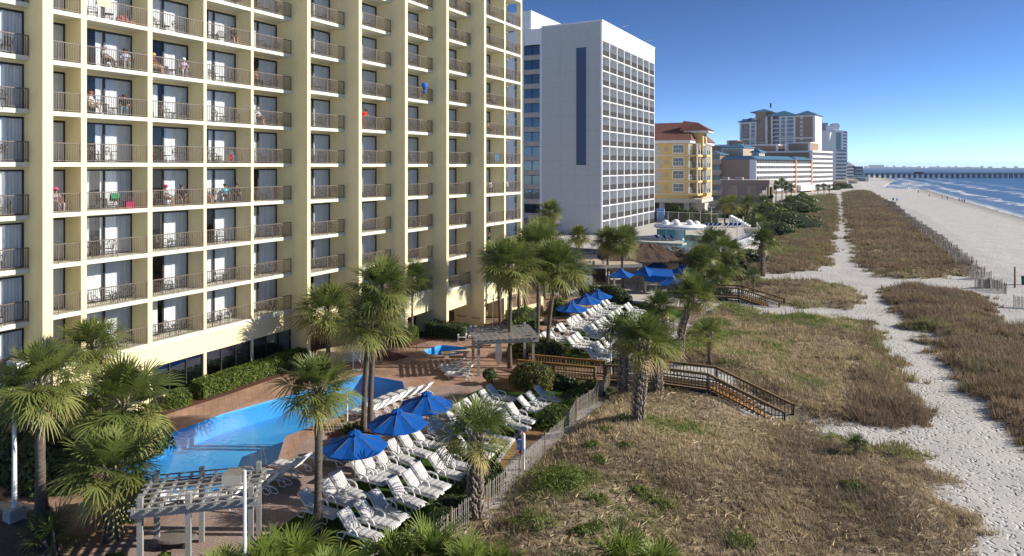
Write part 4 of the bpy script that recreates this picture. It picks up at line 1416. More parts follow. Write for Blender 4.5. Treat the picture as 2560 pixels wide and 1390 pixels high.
def crown_mesh(seed, nf=34, L=1.7, nseg=24, low=-55, mat='palm', dead=5, seg_w=.055):
    rs = np.random.default_rng(seed)
    VV, FF, TT = [], [], []
    off = 0
    for i in range(nf + dead):
        u = i / nf
        if i < nf:
            el = 85 - (85 - low) * (u ** .85) + rs.uniform(-9, 9)
            tone = np.clip(.12 + .42 * max(0, u - .55) / .45 + rs.uniform(-.12, .16), 0, .75)
            droop = .16 + .55 * u
            LL = L * rs.uniform(.85, 1.08) * (.8 + .2 * min(1, u * 3))
        else:
            el = rs.uniform(-78, -50); tone = rs.uniform(.75, 1.0); droop = 1.0; LL = L * rs.uniform(.6, .85)
        az = i * 137.5 + rs.uniform(-14, 14)
        v, f, t = frond(rs, LL, nseg, droop, tone, seg_w=seg_w)
        # bend: rotate by elevation about Y then azimuth about Z; roll a little
        ro = Matrix.Rotation(math.radians(az), 3, 'Z') @ Matrix.Rotation(-math.radians(el), 3, 'Y') @ Matrix.Rotation(math.radians(rs.uniform(-25, 25)), 3, 'X')
        A = np.array(ro)
        loc = v.copy(); dz = loc[:, 2].copy(); loc[:, 2] = 0
        vw = loc @ A.T
        vw[:, 2] += dz * (.45 + .55 * abs(math.cos(math.radians(el))))
        FF += [tuple(k + off for k in q) for q in f]
        VV.append(vw); TT += t; off += len(v)
    return npmesh('crown', np.concatenate(VV), np.array(FF), M[mat], {'tone': np.array(TT, float)})


CROWNS = [crown_mesh(11, 60, 1.75, 26, -45, 'palm', 9, .055), crown_mesh(12, 54, 1.7, 26, -38, 'palm', 7, .055), crown_mesh(13, 64, 1.8, 26, -58, 'palm', 16, .055), crown_mesh(14, 48, 1.65, 24, -35, 'palm_dark', 6, .055)]
CROWN_UP = [crown_mesh(41, 48, 1.75, 26, -20, 'palm', 6, .055), crown_mesh(42, 42, 1.7, 26, -16, 'palm_dark', 5, .055)]
CROWN_YOUNG = [crown_mesh(21, 26, 1.7, 22, -25, 'palm', 2), crown_mesh(22, 18, 1.6, 20, -5, 'palm_dark', 2), crown_mesh(23, 20, 1.7, 24, 22, 'palmetto', 0)]
CROWN_FAR = [crown_mesh(31, 36, 1.75, 14, -48, 'palm_dark', 4, .09), crown_mesh(32, 34, 1.75, 14, -52, 'palm', 4, .09)]


def trunk_mesh(h, r, lean, seed, boots=False):
    rs = random.Random(seed)
    mb = MB()
    n = max(6, int(h / .35))
    pts, rad = [], []
    for i in range(n + 1):
        t = i / n
        pts.append((lean[0] * t * t + .03 * math.sin(t * 5 + seed), lean[1] * t * t, h * t - .05))
        rr = r * (1.35 - .5 * min(1, t * 4)) if t < .25 else r * (.92 + .06 * math.sin(i * 2.4))
        if t > .86: rr *= 1.15
        rad.append(rr)
    mb.tube(pts, rad, 12)
    mb.mi = 1
    # leaf bases: a collar below the crown, or criss-cross boots down the whole trunk
    z0 = .12 if boots else h * .86
    z = z0
    row = 0
    while z < h - .02:
        t = z / h
        i = min(n - 1, int(t * n))
        cx, cy = pts[i][0], pts[i][1]
        m = 9 if boots else 7
        rr = r * (1.0 if boots else 1.05) * 1.02
        for q in range(m):
            a = 2 * math.pi * (q + .5 * (row % 2)) / m + rs.uniform(-.12, .12)
            ca, sa = math.cos(a), math.sin(a)
            tw = (.5 if (q + row) % 2 else -.5)
            b0 = (cx + ca * rr * .9, cy + sa * rr * .9, z)
            ln = rs.uniform(.24, .36)
            o = r + .07 + rs.uniform(0, .05)
            ta = a + tw * .55
            tip = (cx + math.cos(ta) * o * 1.15, cy + math.sin(ta) * o * 1.15, z + ln)
            mb.bar(b0, tip, rs.uniform(.055, .085), .03, up=(ca, sa, .2))
        z += .17 if boots else .15
        row += 1
    return mb.mesh('trunk', [M['trunk'], M['boot']], True)


NPALM = 0


def palm(label, bx, by, h, cr, crown, r=.16, boots=False, lean=(0, 0), cat='palm', name='palm_tree', group=None, z=None):
    global NPALM
    NPALM += 1
    z = float(ground_z([bx], [by])[0]) if z is None else z
    t = thing(name, label, cat, (bx, by, z), 0, group)
    if h > .15: mobj('trunk', trunk_mesh(h, r, lean, NPALM, boots), t)
    c = mobj('crown', crown, t, (lean[0], lean[1], max(h - .03, .05)), random.uniform(0, 6.28))
    s_ = cr / 1.82
    c.scale = (s_, s_, s_ * .95)
    return t


def pxpalm(label, px, py, cy, rpx, crown, cpx=None, z=0.0, **k):
    """base pixel, crown-centre pixel height and crown radius in pixels, turned into metres where the trunk stands"""
    bx, by = G(px, py, z)
    d = -bx * ST + by * CT
    h = max(.1, ZH(cy, d) - z)
    lean = (0, 0)
    if cpx is not None:
        tx = (cpx - px) / F * d
        lean = (tx * CT, tx * ST)
    return palm(label, bx, by, h, rpx / F * d, crown, lean=lean, z=z - .02, **k)


C, CY_, CF, CU = CROWNS, CROWN_YOUNG, CROWN_FAR, CROWN_UP
pxpalm('tall palm with browning skirt beside the white lamp post at the asphalt corner', 101, 1292, 950, 118, C[2], r=.2)
pxpalm('slender palm with small airy crown rising against the lowest hotel balconies', 250, 1130, 860, 88, C[0], cpx=228)
pxpalm('full palm with yellowing fringe overhanging the near corner of the pool', 300, 1215, 1000, 128, C[2], cpx=305)
pxpalm('stocky palm with drooping golden fronds beside the near timber pergola', 280, 1350, 1165, 128, C[0], r=.24)
pxpalm('straight palm growing through the striped loungers beside the pool bend', 795, 1325, 965, 112, C[1], r=.17)
pxpalm('palm in the planter at the foot of the first hotel fin', 820, 897, 775, 92, C[0], z=.7)
pxpalm('twin-trunk palm with lower crown rising from the mulch bed beside the pool', 908, 1075, 800, 100, C[1], cpx=930, group=None)
pxpalm('twin-trunk palm with higher crown rising from the mulch bed beside the pool', 925, 1068, 715, 95, C[0], cpx=955)
pxpalm('slim palm standing against the second open arch of the hotel', 1030, 850, 690, 58, C[3], r=.15)
pxpalm('tall dark-trunked palm in the round golden shrub by the ramp', 1275, 920, 660, 88, C[0], r=.15)
pxpalm('palm rooted in the dark mounded shrub with straight bare trunk', 1345, 870, 612, 80, C[2], r=.16)
pxpalm('leaning palm rooted in the dark mounded shrub above the spare loungers', 1368, 895, 665, 92, C[1], r=.17, cpx=1395)
pxpalm('palm beside the white double lamp at the hotel corner', 1250, 838, 640, 52, C[3], r=.15, cpx=1240)
pxpalm('palm behind the cream bench with crown against the last balcony column', 1297, 815, 632, 52, C[1], r=.15)
pxpalm('palm in the green hedge behind the stone bench', 1312, 800, 612, 50, C[2], r=.15, cpx=1330)
pxpalm('tallest palm whose round crown shows against the blank white end wall', 1375, 730, 527, 38, C[0], r=.15)
pxpalm('palm with ragged crown at the foot of the white tower wall', 1362, 745, 570, 42, C[1], r=.15)
pxpalm('palm beside the round green bush by the beige shade roof', 1447, 700, 588, 36, C[1], r=.15)
pxpalm('palm growing up through the beige shade roof', 1519, 722, 598, 44, C[0], r=.16)
pxpalm('palm with rope lights coiled round its trunk beside the thatched hut', 1556, 728, 600, 46, C[2], r=.16)
pxpalm('palm with short thick trunk behind the rope-lit palm', 1572, 700, 590, 36, C[3], r=.15)
pxpalm('tall booted palm on the slat fence line with wide glossy crown', 1700, 905, 735, 70, CU[0], r=.2, boots=True, cpx=1735)
pxpalm('palm inside the fence shading the seaward spare loungers', 1662, 850, 765, 56, C[3], r=.18, cpx=1650)
pxpalm('great booted palm alone on the dune crest with thick criss-cross trunk', 1596, 1080, 850, 88, CU[0], r=.27, boots=True, z=.35, cpx=1610)
pxpalm('booted palm just behind the great dune palm near the lamp mast', 1558, 985, 835, 74, CU[1], r=.24, boots=True, z=.4)
pxpalm('short booted palm between the dune palm and the timber walkway', 1642, 990, 862, 72, CU[0], r=.25, boots=True, z=.4)
pxpalm('young feathery palm alone on the green dune above the steps', 1774, 912, 835, 55, CY_[0], r=.14, z=.3)
pxpalm('booted palm standing alone by the cross path', 1907, 690, 605, 46, CU[1], r=.26, boots=True)
pxpalm('young palm at the mouth of the cross path', 1884, 732, 690, 36, CY_[1], r=.14)
pxpalm('broad palm in front of the neighbouring pool', 1778, 690, 605, 50, CF[0], r=.2, z=.1)
pxpalm('pale-trunked booted palm by the neighbouring pool corner', 1812, 705, 620, 42, CF[1], r=.24, boots=True)
pxpalm('bushy palm behind the blue square umbrella', 1745, 720, 655, 48, C[3], r=.2)
pxpalm('low spreading palm beside the far steps', 1795, 735, 688, 44, C[0], r=.18)
pxpalm('small palmetto clump standing at the sandy fork of the footpath', 2140, 1150, 1112, 44, CY_[1], r=.1, name='palmetto')
pxpalm('booted palm with arching fronds where the slat fence meets the lawn', 1190, 1300, 1085, 120, CY_[0], r=.22, boots=True)
for i, (px, py, cy, r_, what) in enumerate([
        (1812, 560, 512, 22, 'in the planted strip before the yellow condominium'), (1830, 566, 508, 24, 'taller of the pair by the neighbouring deck'),
        (1870, 560, 506, 22, 'beside the low taupe hall'), (1862, 550, 512, 18, 'behind the neighbouring pool fence'),
        (1908, 545, 503, 20, 'alone by the asphalt road'), (1925, 505, 466, 13, 'at the resort lawn edge'), (1940, 505, 462, 13, 'by the resort lawn, second from the road'),
        (1955, 500, 455, 13, 'tallest on the resort lawn'), (1965, 505, 465, 13, 'in the middle of the resort lawn row'), (1978, 505, 468, 12, 'at the seaward end of the resort lawn row'),
        (1890, 480, 443, 10, 'at the wall of the resort'), (2045, 485, 467, 9, 'by the white eight-storey block'), (2060, 485, 466, 9, 'seaward of the white eight-storey block'),
        (1898, 590, 557, 24, 'short and wide beside the white deck steps'), (1915, 610, 575, 22, 'on the green slope below the deck'), (1930, 500, 470, 12, 'tucked behind the resort lawn row'), (2073, 484, 470, 8, 'last before the far beach houses')]):
    pxpalm('small distant palm ' + what, px, py, cy, r_ * 1.25, CF[i % 2], r=.2, group='palms along the far gardens')
for i, (px, py, cy, r_, what) in enumerate([(1765, 672, 622, 40, 'in front of the curved end of the neighbouring pool'), (1800, 668, 600, 38, 'tallest of the group before the neighbouring pool'), (1832, 672, 628, 40, 'at the seaward end of the group before the pool'), (1825, 705, 662, 42, 'leaning over the cross path mouth'), (1760, 715, 640, 44, 'rising from the scrub beside the square umbrellas'), (1725, 770, 700, 44, 'just inside the fence above the far lawn')]):
    pxpalm('bushy palm ' + what, px, py, cy, r_, C[(i * 2 + 1) % 4], r=.19, z=.1 if i < 5 else 0, boots=i > 4)
# saw palmettos close to the camera, below the frame edge
for i, (px, py, z, r_, what) in enumerate([(545, 1470, .9, 1.2, 'at the pergola lamp post'), (655, 1455, .9, 1.35, 'by the terrace edge'), (735, 1420, .8, 1.35, 'at the foot of the straight lawn palm'), (815, 1475, .9, 1.25, 'nearest the straight lawn palm'),
                                           (985, 1430, .6, 1.35, 'over the last striped loungers'), (1085, 1415, .7, 1.5, 'with tallest fronds by the lawn end'), (1170, 1450, .7, 1.35, 'beside the booted fence palm'), (1240, 1440, .5, 1.1, 'on the dune side of the slat fence'),
                                           (1560, 1420, .6, 1.3, 'with stiff fan leaves on the near dune'), (1640, 1450, .6, 1.25, 'with dark fans on the near dune'), (1430, 1450, .3, 1.0, 'low and grey on the near dune'), (125, 1360, .3, 1.3, 'in shade at the asphalt corner')]):
    bx, by = G(px, py, z)
    palm('bushy palmetto ' + what, bx, by, z, r_ * 1.3, CY_[2] if i < 10 else CY_[1], r=.12, name='palmetto', group='palmettos near the camera', z=0.0)


# ================================================================== SHRUBS AND HEDGES
def leaves(n, sampler, size, seed, mat, tone_c=None):
    """leaf-sized triangles-pair quads from sampler(n, rng) -> points, normals"""
    rs = np.random.default_rng(seed)
    P, N = sampler(n, rs)
    n = len(P)
    N = N + rs.normal(0, .55, (n, 3)); N /= np.linalg.norm(N, axis=1, keepdims=True) + 1e-9
    A = np.cross(N, rs.normal(0, 1, (n, 3))); A /= np.linalg.norm(A, axis=1, keepdims=True) + 1e-9
    B = np.cross(N, A)
    sz = size * rs.uniform(.6, 1.4, (n, 1))
    V = np.stack([P - A * sz, P + B * sz * .55, P + A * sz, P - B * sz * .55], 1).reshape(-1, 3)
    tone = np.clip(rs.normal(.45, .2, n) + (0 if tone_c is None else tone_c(P)), 0, 1)
    return npmesh('foliage', V, np.arange(4 * n).reshape(-1, 4), M[mat], {'tone': np.repeat(tone, 4)})


def ell_sampler(rx, ry, rz, lump=.18, fill=.25, flat=0.0):
    def f(n, rs):
        d = rs.normal(0, 1, (n, 3)); d /= np.linalg.norm(d, axis=1, keepdims=True)
        d[:, 2] = np.abs(d[:, 2]) * (1 - flat) - .15
        ph = rs.uniform(0, 6.28, 6)
        l = 1 + lump * (np.sin(d[:, 0] * 5 + ph[0]) * np.sin(d[:, 1] * 5 + ph[1]) + .6 * np.sin(d[:, 0] * 9 + ph[2]) * np.sin(d[:, 2] * 8 + ph[3]))
        rad = l * (1 - fill * rs.uniform(0, 1, n) ** 2)
        return d * rad[:, None] * np.array([rx, ry, rz]), d
    return f


def box_sampler(x0, x1, y0, y1, z0, z1):
    def f(n, rs):
        a = [(x1 - x0) * (y1 - y0), (z1 - z0) * (y1 - y0), (z1 - z0) * (y1 - y0), (x1 - x0) * (z1 - z0), (x1 - x0) * (z1 - z0)]
        k = rs.choice(5, n, p=np.array(a) / sum(a))
        u, v = rs.uniform(0, 1, n), rs.uniform(0, 1, n)
        P = np.stack([x0 + u * (x1 - x0), y0 + v * (y1 - y0), np.full(n, z1)], 1)
        N = np.tile([0., 0, 1], (n, 1))
        for q, (ax, val, nn) in enumerate(((0, x0, (-1, 0, 0)), (0, x1, (1, 0, 0)), (1, y0, (0, -1, 0)), (1, y1, (0, 1, 0)))):
            m = k == q + 1
            P[m, 2] = z0 + v[m] * (z1 - z0) if q > 1 else z0 + u[m] * (z1 - z0)
            P[m, ax] = val
            N[m] = nn
        # round the shoulders
        cx, cy = (x0 + x1) / 2, (y0 + y1) / 2
        ez = np.clip((P[:, 2] - (z1 - .25)) / .25, 0, 1) ** 2 * .14
        P[:, 0] -= np.sign(P[:, 0] - cx) * ez * (np.abs(P[:, 0] - cx) > (x1 - x0) * .3)
        P += (vnoise(P[:, 0] + P[:, 2], P[:, 1] - P[:, 2], .45, 5) - .5)[:, None] * N * .22 + rs.normal(0, .03, (n, 3))
        return P, N
    return f


def shrub(label, x, y, rx, ry, rz, mat='shrub', n=1800, size=.09, name='shrub', cat='shrub', z=None, lump=.18, group=None, rz_=0, flat=0):
    z = float(ground_z([x], [y])[0]) if z is None else z
    if x < -15.8 and z < -1: z = 0
    ob = mobj(name, leaves(n, ell_sampler(rx, ry, rz, lump, flat=flat), size, int(abs(x * 31 + y * 17)), mat), None, (x, y, z + rz * .12), rz_)
    tag(ob, label, cat, group)
    if name == 'weed': return ob
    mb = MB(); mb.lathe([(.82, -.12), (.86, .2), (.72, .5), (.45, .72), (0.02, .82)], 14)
    co = mb.build('branches', M['leaf_shade_core'], ob); co.scale = (rx, ry, rz)  # solid dark core, no real twigs; shade between leaves is painted in
    return ob


def hedge(label, x0, x1, y0, y1, z1, mat='hedge', n=5000, size=.055, name='hedge'):
    cx, cy = (x0 + x1) / 2, (y0 + y1) / 2
    ob = mobj(name, leaves(n, box_sampler(x0 - cx, x1 - cx, y0 - cy, y1 - cy, .05, z1), size, int(abs(x0 * 7 + y0 * 13)), mat), None, (cx, cy, 0))
    tag(ob, label, 'hedge')
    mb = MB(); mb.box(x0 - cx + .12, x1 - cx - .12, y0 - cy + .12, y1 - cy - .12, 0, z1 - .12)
    mb.build('branches', M['leaf_shade_core'], ob)  # solid dark box under the leaves, coloured as the hedge's inner shade
    return ob


hedge('long clipped green hedge along the hotel windows beside the pool', -38.55, -37.25, 28.5, 37.6, 1.05, n=11000)
shrub('small rounded clipped bush at the near end of the pool hedge', -37.9, 27.2, .75, .95, 1.05, 'hedge', 2600, .055, lump=.06)
hedge('bright green hedge before the open hotel undercroft', -35.9, -34.3, 44.6, 47.2, 1.15, n=3500)
hedge('dark bronze hedge before the hotel columns behind the slatted chairs', -34.6, -30.6, 48.4, 50.0, 1.1, 'shrub', 4500)
shrub('golden round clipped shrub beside the honey timber ramp', -20.3, 40.9, 1.75, 1.55, 1.6, 'olive', 5200, .06, lump=.05)
shrub('wide dark mounded shrub with two palms growing through it', -23.2, 47.4, 2.5, 1.7, 1.5, 'olive', 6000, .06, lump=.07, rz_=.5)
shrub('clipped low mound beside the slat fence where the lawn kerb curves', -16.3, 35.6, 1.1, 1.7, .95, 'hedge', 3600, .06, lump=.1)
shrub('flat clipped shrub between the lawn and the timber ramp', -16.4, 38.9, 1.2, 1.6, .8, 'hedge', 3200, .06, lump=.12)
shrub('dark leafy border below the ramp balusters', -18.3, 41.4, 2.0, .7, .75, 'shrub', 2600, .09)
shrub('dark leafy border at the outer corner of the ramp', -16.0, 41.0, 1.1, .9, .8, 'shrub', 1800, .09)
shrub('loose dark shrub inside the slat fence by the booted palm', -15.9, 26.8, .9, 1.6, .9, 'shrub', 2400, .08)
shrub('twiggy dark shrub inside the slat fence near the camera', -15.8, 23.6, .8, 1.5, .8, 'shrub', 2000, .08)
shrub('spiky agave bed plants under the twin palm', -25.3, 28.7, .5, .5, .5, 'shrub', 300, .2)
shrub('light green leafy hedge mass behind the stone bench', -28.8, 55.6, 1.5, 2.4, 1.7, 'hedge', 4200, .09)
shrub('leafy bush at the end of the cream garden wall', -28.0, 62.0, 1.2, 1.5, 1.6, 'hedge', 2600, .09)
shrub('round bright bush by the beige shade roof', -37.5, 83.5, 1.9, 1.9, 3.0, 'hedge', 3600, .11, lump=.08)
shrub('dark clipped hedge block in front of the outdoor tables', -25.6, 70.4, 2.4, 1.1, 1.8, 'shrub', 4200, .09, lump=.06)
shrub('low pale shrub beside the outdoor tables', -28.5, 72.5, 1.8, 1.0, 1.3, 'hedge', 2600, .09)
shrub('bare twiggy shrub mass above the thatched roof', -25.0, 93.0, 6.0, 1.8, 3.2, 'dry_shrub', 5200, .14, lump=.25)
shrub('bare twiggy shrub below the neighbouring pool corner', -18.2, 95.5, 3.2, 2.2, 3.0, 'dry_shrub', 3600, .14, lump=.25)
shrub('big dark hedge mass in the shady asphalt corner', -36.5, 19.0, 2.6, 2.6, 3.4, 'shrub', 7000, .13)
shrub('dark leafy thicket under the overhanging palms', -34.0, 17.6, 2.2, 1.4, 2.6, 'shrub', 5000, .12)
shrub('shaded thicket behind the white lamp post', -33.2, 21.4, 1.3, 2.0, 2.0, 'shrub', 3500, .12)
shrub('dark bush beside the stocky golden palm', -27.9, 17.8, 1.2, .9, 1.5, 'shrub', 2600, .1)
shrub('small bush at the foot of the near pergola', -22.2, 15.4, 1.0, .6, .9, 'hedge', 2000, .07)
shrub('low bush below the near pergola post', -24.0, 14.8, .9, .6, .7, 'hedge', 1500, .07)
for i, (px, py, rx, ry, rz, mt, what) in enumerate([
        (1960, 572, 9, 8, 4.2, 'shrub', 'dark rounded thicket between the road and the dune path'), (1905, 585, 7, 6, 3.0, 'shrub', 'dark thicket by the white deck steps'),
        (1925, 545, 7, 7, 3.8, 'hedge', 'bright thicket beside the asphalt road'), (1990, 530, 8, 10, 3.4, 'shrub', 'dark scrub clump along the resort garden'),
        (2005, 505, 7, 12, 3.2, 'hedge', 'greener scrub clump along the resort garden'), (1870, 625, 5, 4, 2.2, 'hedge', 'green mound on the slope below the deck'),
        (1850, 660, 5, 4, 2.2, 'shrub', 'dark mound below the neighbouring deck wall'), (1690, 579, 5.5, 2.0, 5.6, 'shrub', 'long dark hedge below the yellow condominium'),
        (1728, 582, 4.5, 2.0, 5.2, 'shrub', 'rounded dark hedge end by the condominium lamp'), (1768, 582, 2.8, 2, 4.6, 'shrub', 'round dark bush beside the condominium drive'),
        (1720, 665, 3.5, 2.5, 2.6, 'shrub', 'dark bush between the umbrellas and the deck wall'), (1760, 740, 3.0, 2.0, 1.6, 'shrub', 'low scrub at the landward end of the far steps'),
        (2110, 470, 5, 14, 3.0, 'shrub', 'round scrub at the head of the footpath'), (2080, 474, 5, 12, 3, 'shrub', 'scrub below the white eight-storey block'), (1850, 545, 6, 3, 2.4, 'hedge', 'clipped bush along the deck car park'),
        (1860, 700, 2.0, 1.2, .9, 'shrub', 'low dark bush beside the stone pile')]):
    bx, by = G(px, py)
    shrub(what, bx, by, rx, ry, rz, mt, 3000, .09 + .0035 * math.hypot(bx, by) * .35, lump=.28)
for i, (px, py, s_) in enumerate([(2200 * .52, 1280, .5), (1430, 1230, .9), (1395, 1240, 1.1), (1330, 1330, .7), (1490, 1340, .35), (1455, 1350, .35), (1600, 1258, .35), (1635, 1275, .3), (1520, 1120, .35), (1500, 1000 + 190, .4), (1665, 1290, .3), (1495, 1278, .35), (1850, 1370, .6), (2140, 1250, .5), (1565, 1090, .5), (1565, 1160, .3), (1480, 1155, .4)]):
    bx, by = G(px, py)
    shrub('bright green weed tuft on the tan dune, ' + ORD[i] + ' of the scattered tufts', bx, by, s_ * 1.15, s_, s_ * .5, 'weed', int(800 + 1500 * s_ * s_), .035, 'weed', 'weed', group='green weed tufts on the near dune', lump=.5)
# ================================================================== SUN LOUNGERS
def cushion(profile, w_, th, seg=0):
    """padded strip along a list of (x, z) points with tufted seams; local Y across"""
    mb = MB()
    ny_ = 6
    pts = []
    for (x0, z0), (x1, z1) in zip(profile[:-1], profile[1:]):
        m = max(2, int(math.hypot(x1 - x0, z1 - z0) / .07))
        for i in range(m): pts.append((x0 + (x1 - x0) * i / m, z0 + (z1 - z0) * i / m, (x1 - x0, z1 - z0)))
    x0, z0 = profile[-1]
    pts.append((x0, z0, pts[-1][2]))
    vs, n = [], len(pts)
    for side in (1, 0):
        for i, (x, z, d) in enumerate(pts):
            l = math.hypot(*d); nx_, nz = -d[1] / l, d[0] / l
            if nz < 0: nx_, nz = -nx_, -nz
            for j in range(ny_ + 1):
                v = -1 + 2 * j / ny_
                e = min(1, (1 - abs(v)) * 4 + .35) * min(1, min(i, n - 1 - i) * .5 + .4)
                tuft = .55 + .45 * abs(math.sin(i * math.pi / 4.0))
                h = th * e * tuft if side else 0
                vs.append((x + nx_ * h, v * w_ / 2, z + nz * h))
    k = ny_ + 1
    fs = []
    for i in range(n - 1):
        for j in range(ny_): fs.append((i * k + j, (i + 1) * k + j, (i + 1) * k + j + 1, i * k + j + 1))
    o = n * k
    for i in range(n - 1):
        fs.append((i * k, o + i * k, o + (i + 1) * k, (i + 1) * k)); fs.append((i * k + ny_, (i + 1) * k + ny_, o + (i + 1) * k + ny_, o + i * k + ny_))
    for j in range(ny_):
        fs.append((j, j + 1, o + j + 1, o + j)); a = (n - 1) * k; fs.append((a + j, o + a + j, o + a + j + 1, a + j + 1))
    return mb.add(vs, [f[::-1] for f in fs])


def make_lounger(name, label, group, back=(.02, .98), stripe='stripe', cushioned=True):
    t = thing(name, label, 'sun lounger', (0, 0, 0), 0, group)
    hx, hz = .68, .34
    f = MB()
    for s_ in (-1, 1):
        y = s_ * .31
        f.bar((hx - .25, y, hz - .02), (1.93, y, hz - .02), .05, .07)
        f.bar((back[0], y * .95, back[1] - .03), (hx, y * .95, hz), .045, .06)
        f.bar((.30, y, .30), (hx, y, .30), .045, .05)
    for i in range(9): f.bar((hx + .12 + i * .14, -.30, hz - .01), (hx + .12 + i * .14, .30, hz - .01), .09, .02)
    for i in range(6):
        q = (i + .5) / 6
        f.bar((hx + (back[0] - hx) * q, -.29, hz + (back[1] - hz) * q - .02), (hx + (back[0] - hx) * q, .29, hz + (back[1] - hz) * q - .02), .08, .02, up=(1, 0, 0))
    f.bar((1.93, -.31, hz - .02), (1.93, .31, hz - .02), .05, .07)
    f.build('frame', M['resin'], t)
    for s_ in (-1, 1):
        y = s_ * .33
        l1 = MB(); l1.tube([(1.62, y, .32), (1.66, y, .16), (1.60, y, .03), (1.34, y, .03), (1.24, y, .14), (1.22, y, .32)], .028, 6); l1.build('leg', M['resin'], t)
        l2 = MB(); l2.tube([(.50, y, .32), (.42, y, .18), (.36, y, .03), (.10, y, .03), (.04, y, .12), (.10, y, .22), (.40, y, .33)], .028, 6); l2.build('leg', M['resin'], t)
        a = MB(); a.tube([(.45, y * 1.05, .56), (.62, y * 1.08, .60), (.95, y * 1.08, .57), (1.08, y * 1.05, .50), (1.12, y, .34)], .034, 6); a.build('armrest', M['resin'], t)
    if cushioned:
        cushion([(hx + .02, hz + .02), (1.95, hz + .02)], .60, .085).build('seat_cushion', M[stripe], t, smooth=True)
        cushion([back, (hx - .02, hz + .05)], .60, .085).build('back_cushion', M[stripe], t, smooth=True)
    return t


def place(proto, used, x, y, rz, label, group=None, z=0):
    o = proto if not used else copy_tree(proto)
    used.append(o)
    o.location = (x, y, z)
    o.rotation_euler = (0, 0, rz)
    o['label'] = label
    if group: o['group'] = group
    return o


LS = make_lounger('sun_lounger', 'x', 'striped loungers on the lawn')
LP_ = make_lounger('sun_lounger', 'x', 'white loungers on the far lawn', back=(.06, 1.0), stripe='stripe_pale')
us, up_ = [], []
R1 = [21.2, 22.36, 23.2, 24.46, 25.2, 26.0, 27.15, 28.05, 28.9, 30.1, 30.95, 32.0, 33.1, 34.0, 34.9, 35.85, 36.9]
R2 = [20.75, 21.65, 22.6, 23.85, 24.7, 25.55, 26.7, 27.55, 29.0, 30.3, 31.2, 33.5, 34.6, 35.9, 36.9, 38.1]
for i, y in enumerate(R1):
    place(LS, us, -21.45 + random.uniform(-.08, .08), y, R(random.uniform(-9, 9)) - R(4), 'striped white lounger, %s from the camera end of the umbrella row' % ORD[i], z=.008)
for i, y in enumerate(R2):
    place(LS, us, -18.75 + random.uniform(-.08, .08), y, R(random.uniform(-9, 9)) - R(4), 'striped white lounger, %s from the camera end of the seaward lawn row' % ORD[i], z=.008)
for i, (x, y) in enumerate([(-23.9, 20.2), (-23.75, 21.3), (-23.65, 22.2), (-23.75, 23.1), (-23.8, 23.9), (-22.9, 25.6)]):
    place(LS, us, x + .05, y, R(180 + random.uniform(-6, 6) + 12), 'striped lounger facing the pool, %s of the near poolside group' % ORD[i], 'striped loungers along the pool edge', z=.004)
for i, (x, y) in enumerate([(-25.3, 30.9), (-25.3, 31.7), (-25.27, 32.5), (-25.25, 33.25), (-25.2, 33.95), (-25.0, 34.7), (-24.8, 35.5)]):
    place(LS, us, x, y, R(180 + random.uniform(-4, 4)), 'striped lounger facing the pool, %s of the far poolside group' % ORD[i], 'striped loungers along the pool edge', z=.004)
for i, (x, y) in enumerate([(-24.5, 40.0), (-25.15, 40.6), (-25.9, 41.25)]):
    place(LS, us, x, y, R(196), 'shaded striped lounger by the ramp, %s of a tight group of three' % ORD[i], 'three loungers beside the timber ramp', z=0)
place(LS, us, -27.2, 18.3, R(60), 'lone pale lounger half hidden behind the near timber pergola', 'single loungers')
F1 = [49.1, 49.9, 50.75, 51.75, 52.65, 53.6, 54.4, 56.0, 56.7, 57.5, 58.35, 59.9, 61.2, 61.9, 63.1, 63.9, 65.5, 66.5]
F2 = [50.1, 51.05, 51.95, 53.7, 54.55, 55.4, 56.8, 57.6, 58.5, 59.9, 60.95, 61.9, 62.9, 64.8, 65.7]
F3 = [47.9, 49.1, 50.0, 51.2, 52.6, 53.5, 54.6, 55.6, 57.0, 58.2, 59.4, 60.6]
F4 = [56.5, 57.6, 58.6, 60.4, 61.5]
for rw, xx, ys_ in (('landward', -24.4, F1), ('middle', -21.85, F2), ('seaward', -19.4, F3), ('fence-side', -17.6, F4)):
    for i, y in enumerate(ys_):
        place(LP_, up_, xx - (y - 50) * .025 + random.uniform(-.06, .06), y, R(random.uniform(-4, 4)) - R(5), 'plain white lounger on the far lawn, %s from the ramp in the %s row' % (ORD[i], rw), z=.008)


# slatted white chairs by the bronze hedge
def slat_chair():
    t = thing('slatted_chair', 'x', 'chair')
    m = MB()
    for i in range(5): m.bar((-.24 + i * .12, .38, .34), (-.26 + i * .13, .62, 1.06), .10, .02, up=(0, 1, 0))
    m.build('backrest', M['resin'], t)
    m = MB()
    for i in range(6): m.bar((-.27, -.35 + i * .13, .40 - i * .015), (.27, -.35 + i * .13, .40 - i * .015), .10, .02)
    m.build('seat', M['resin'], t)
    for s_ in (-1, 1):
        m = MB(); m.bar((s_ * .33, -.36, .58), (s_ * .33, .45, .56), .12, .025); m.build('armrest', M['resin'], t)
        m = MB(); m.bar((s_ * .31, -.33, 0), (s_ * .31, -.33, .58), .05, .09); m.build('leg', M['resin'], t)
        m = MB(); m.bar((s_ * .29, .6, 0), (s_ * .29, .1, .42), .05, .09); m.build('leg', M['resin'], t)
    return t


sc_, scu = slat_chair(), []
bx, by = G(1156, 853)
place(sc_, scu, bx, by, R(25), 'grey-white slatted garden chair nearer the spa before the bronze hedge', 'slatted garden chairs')
bx, by = G(1180, 850)
place(sc_, scu, bx, by + .1, R(25), 'grey-white slatted garden chair partly behind the far pergola', 'slatted garden chairs')


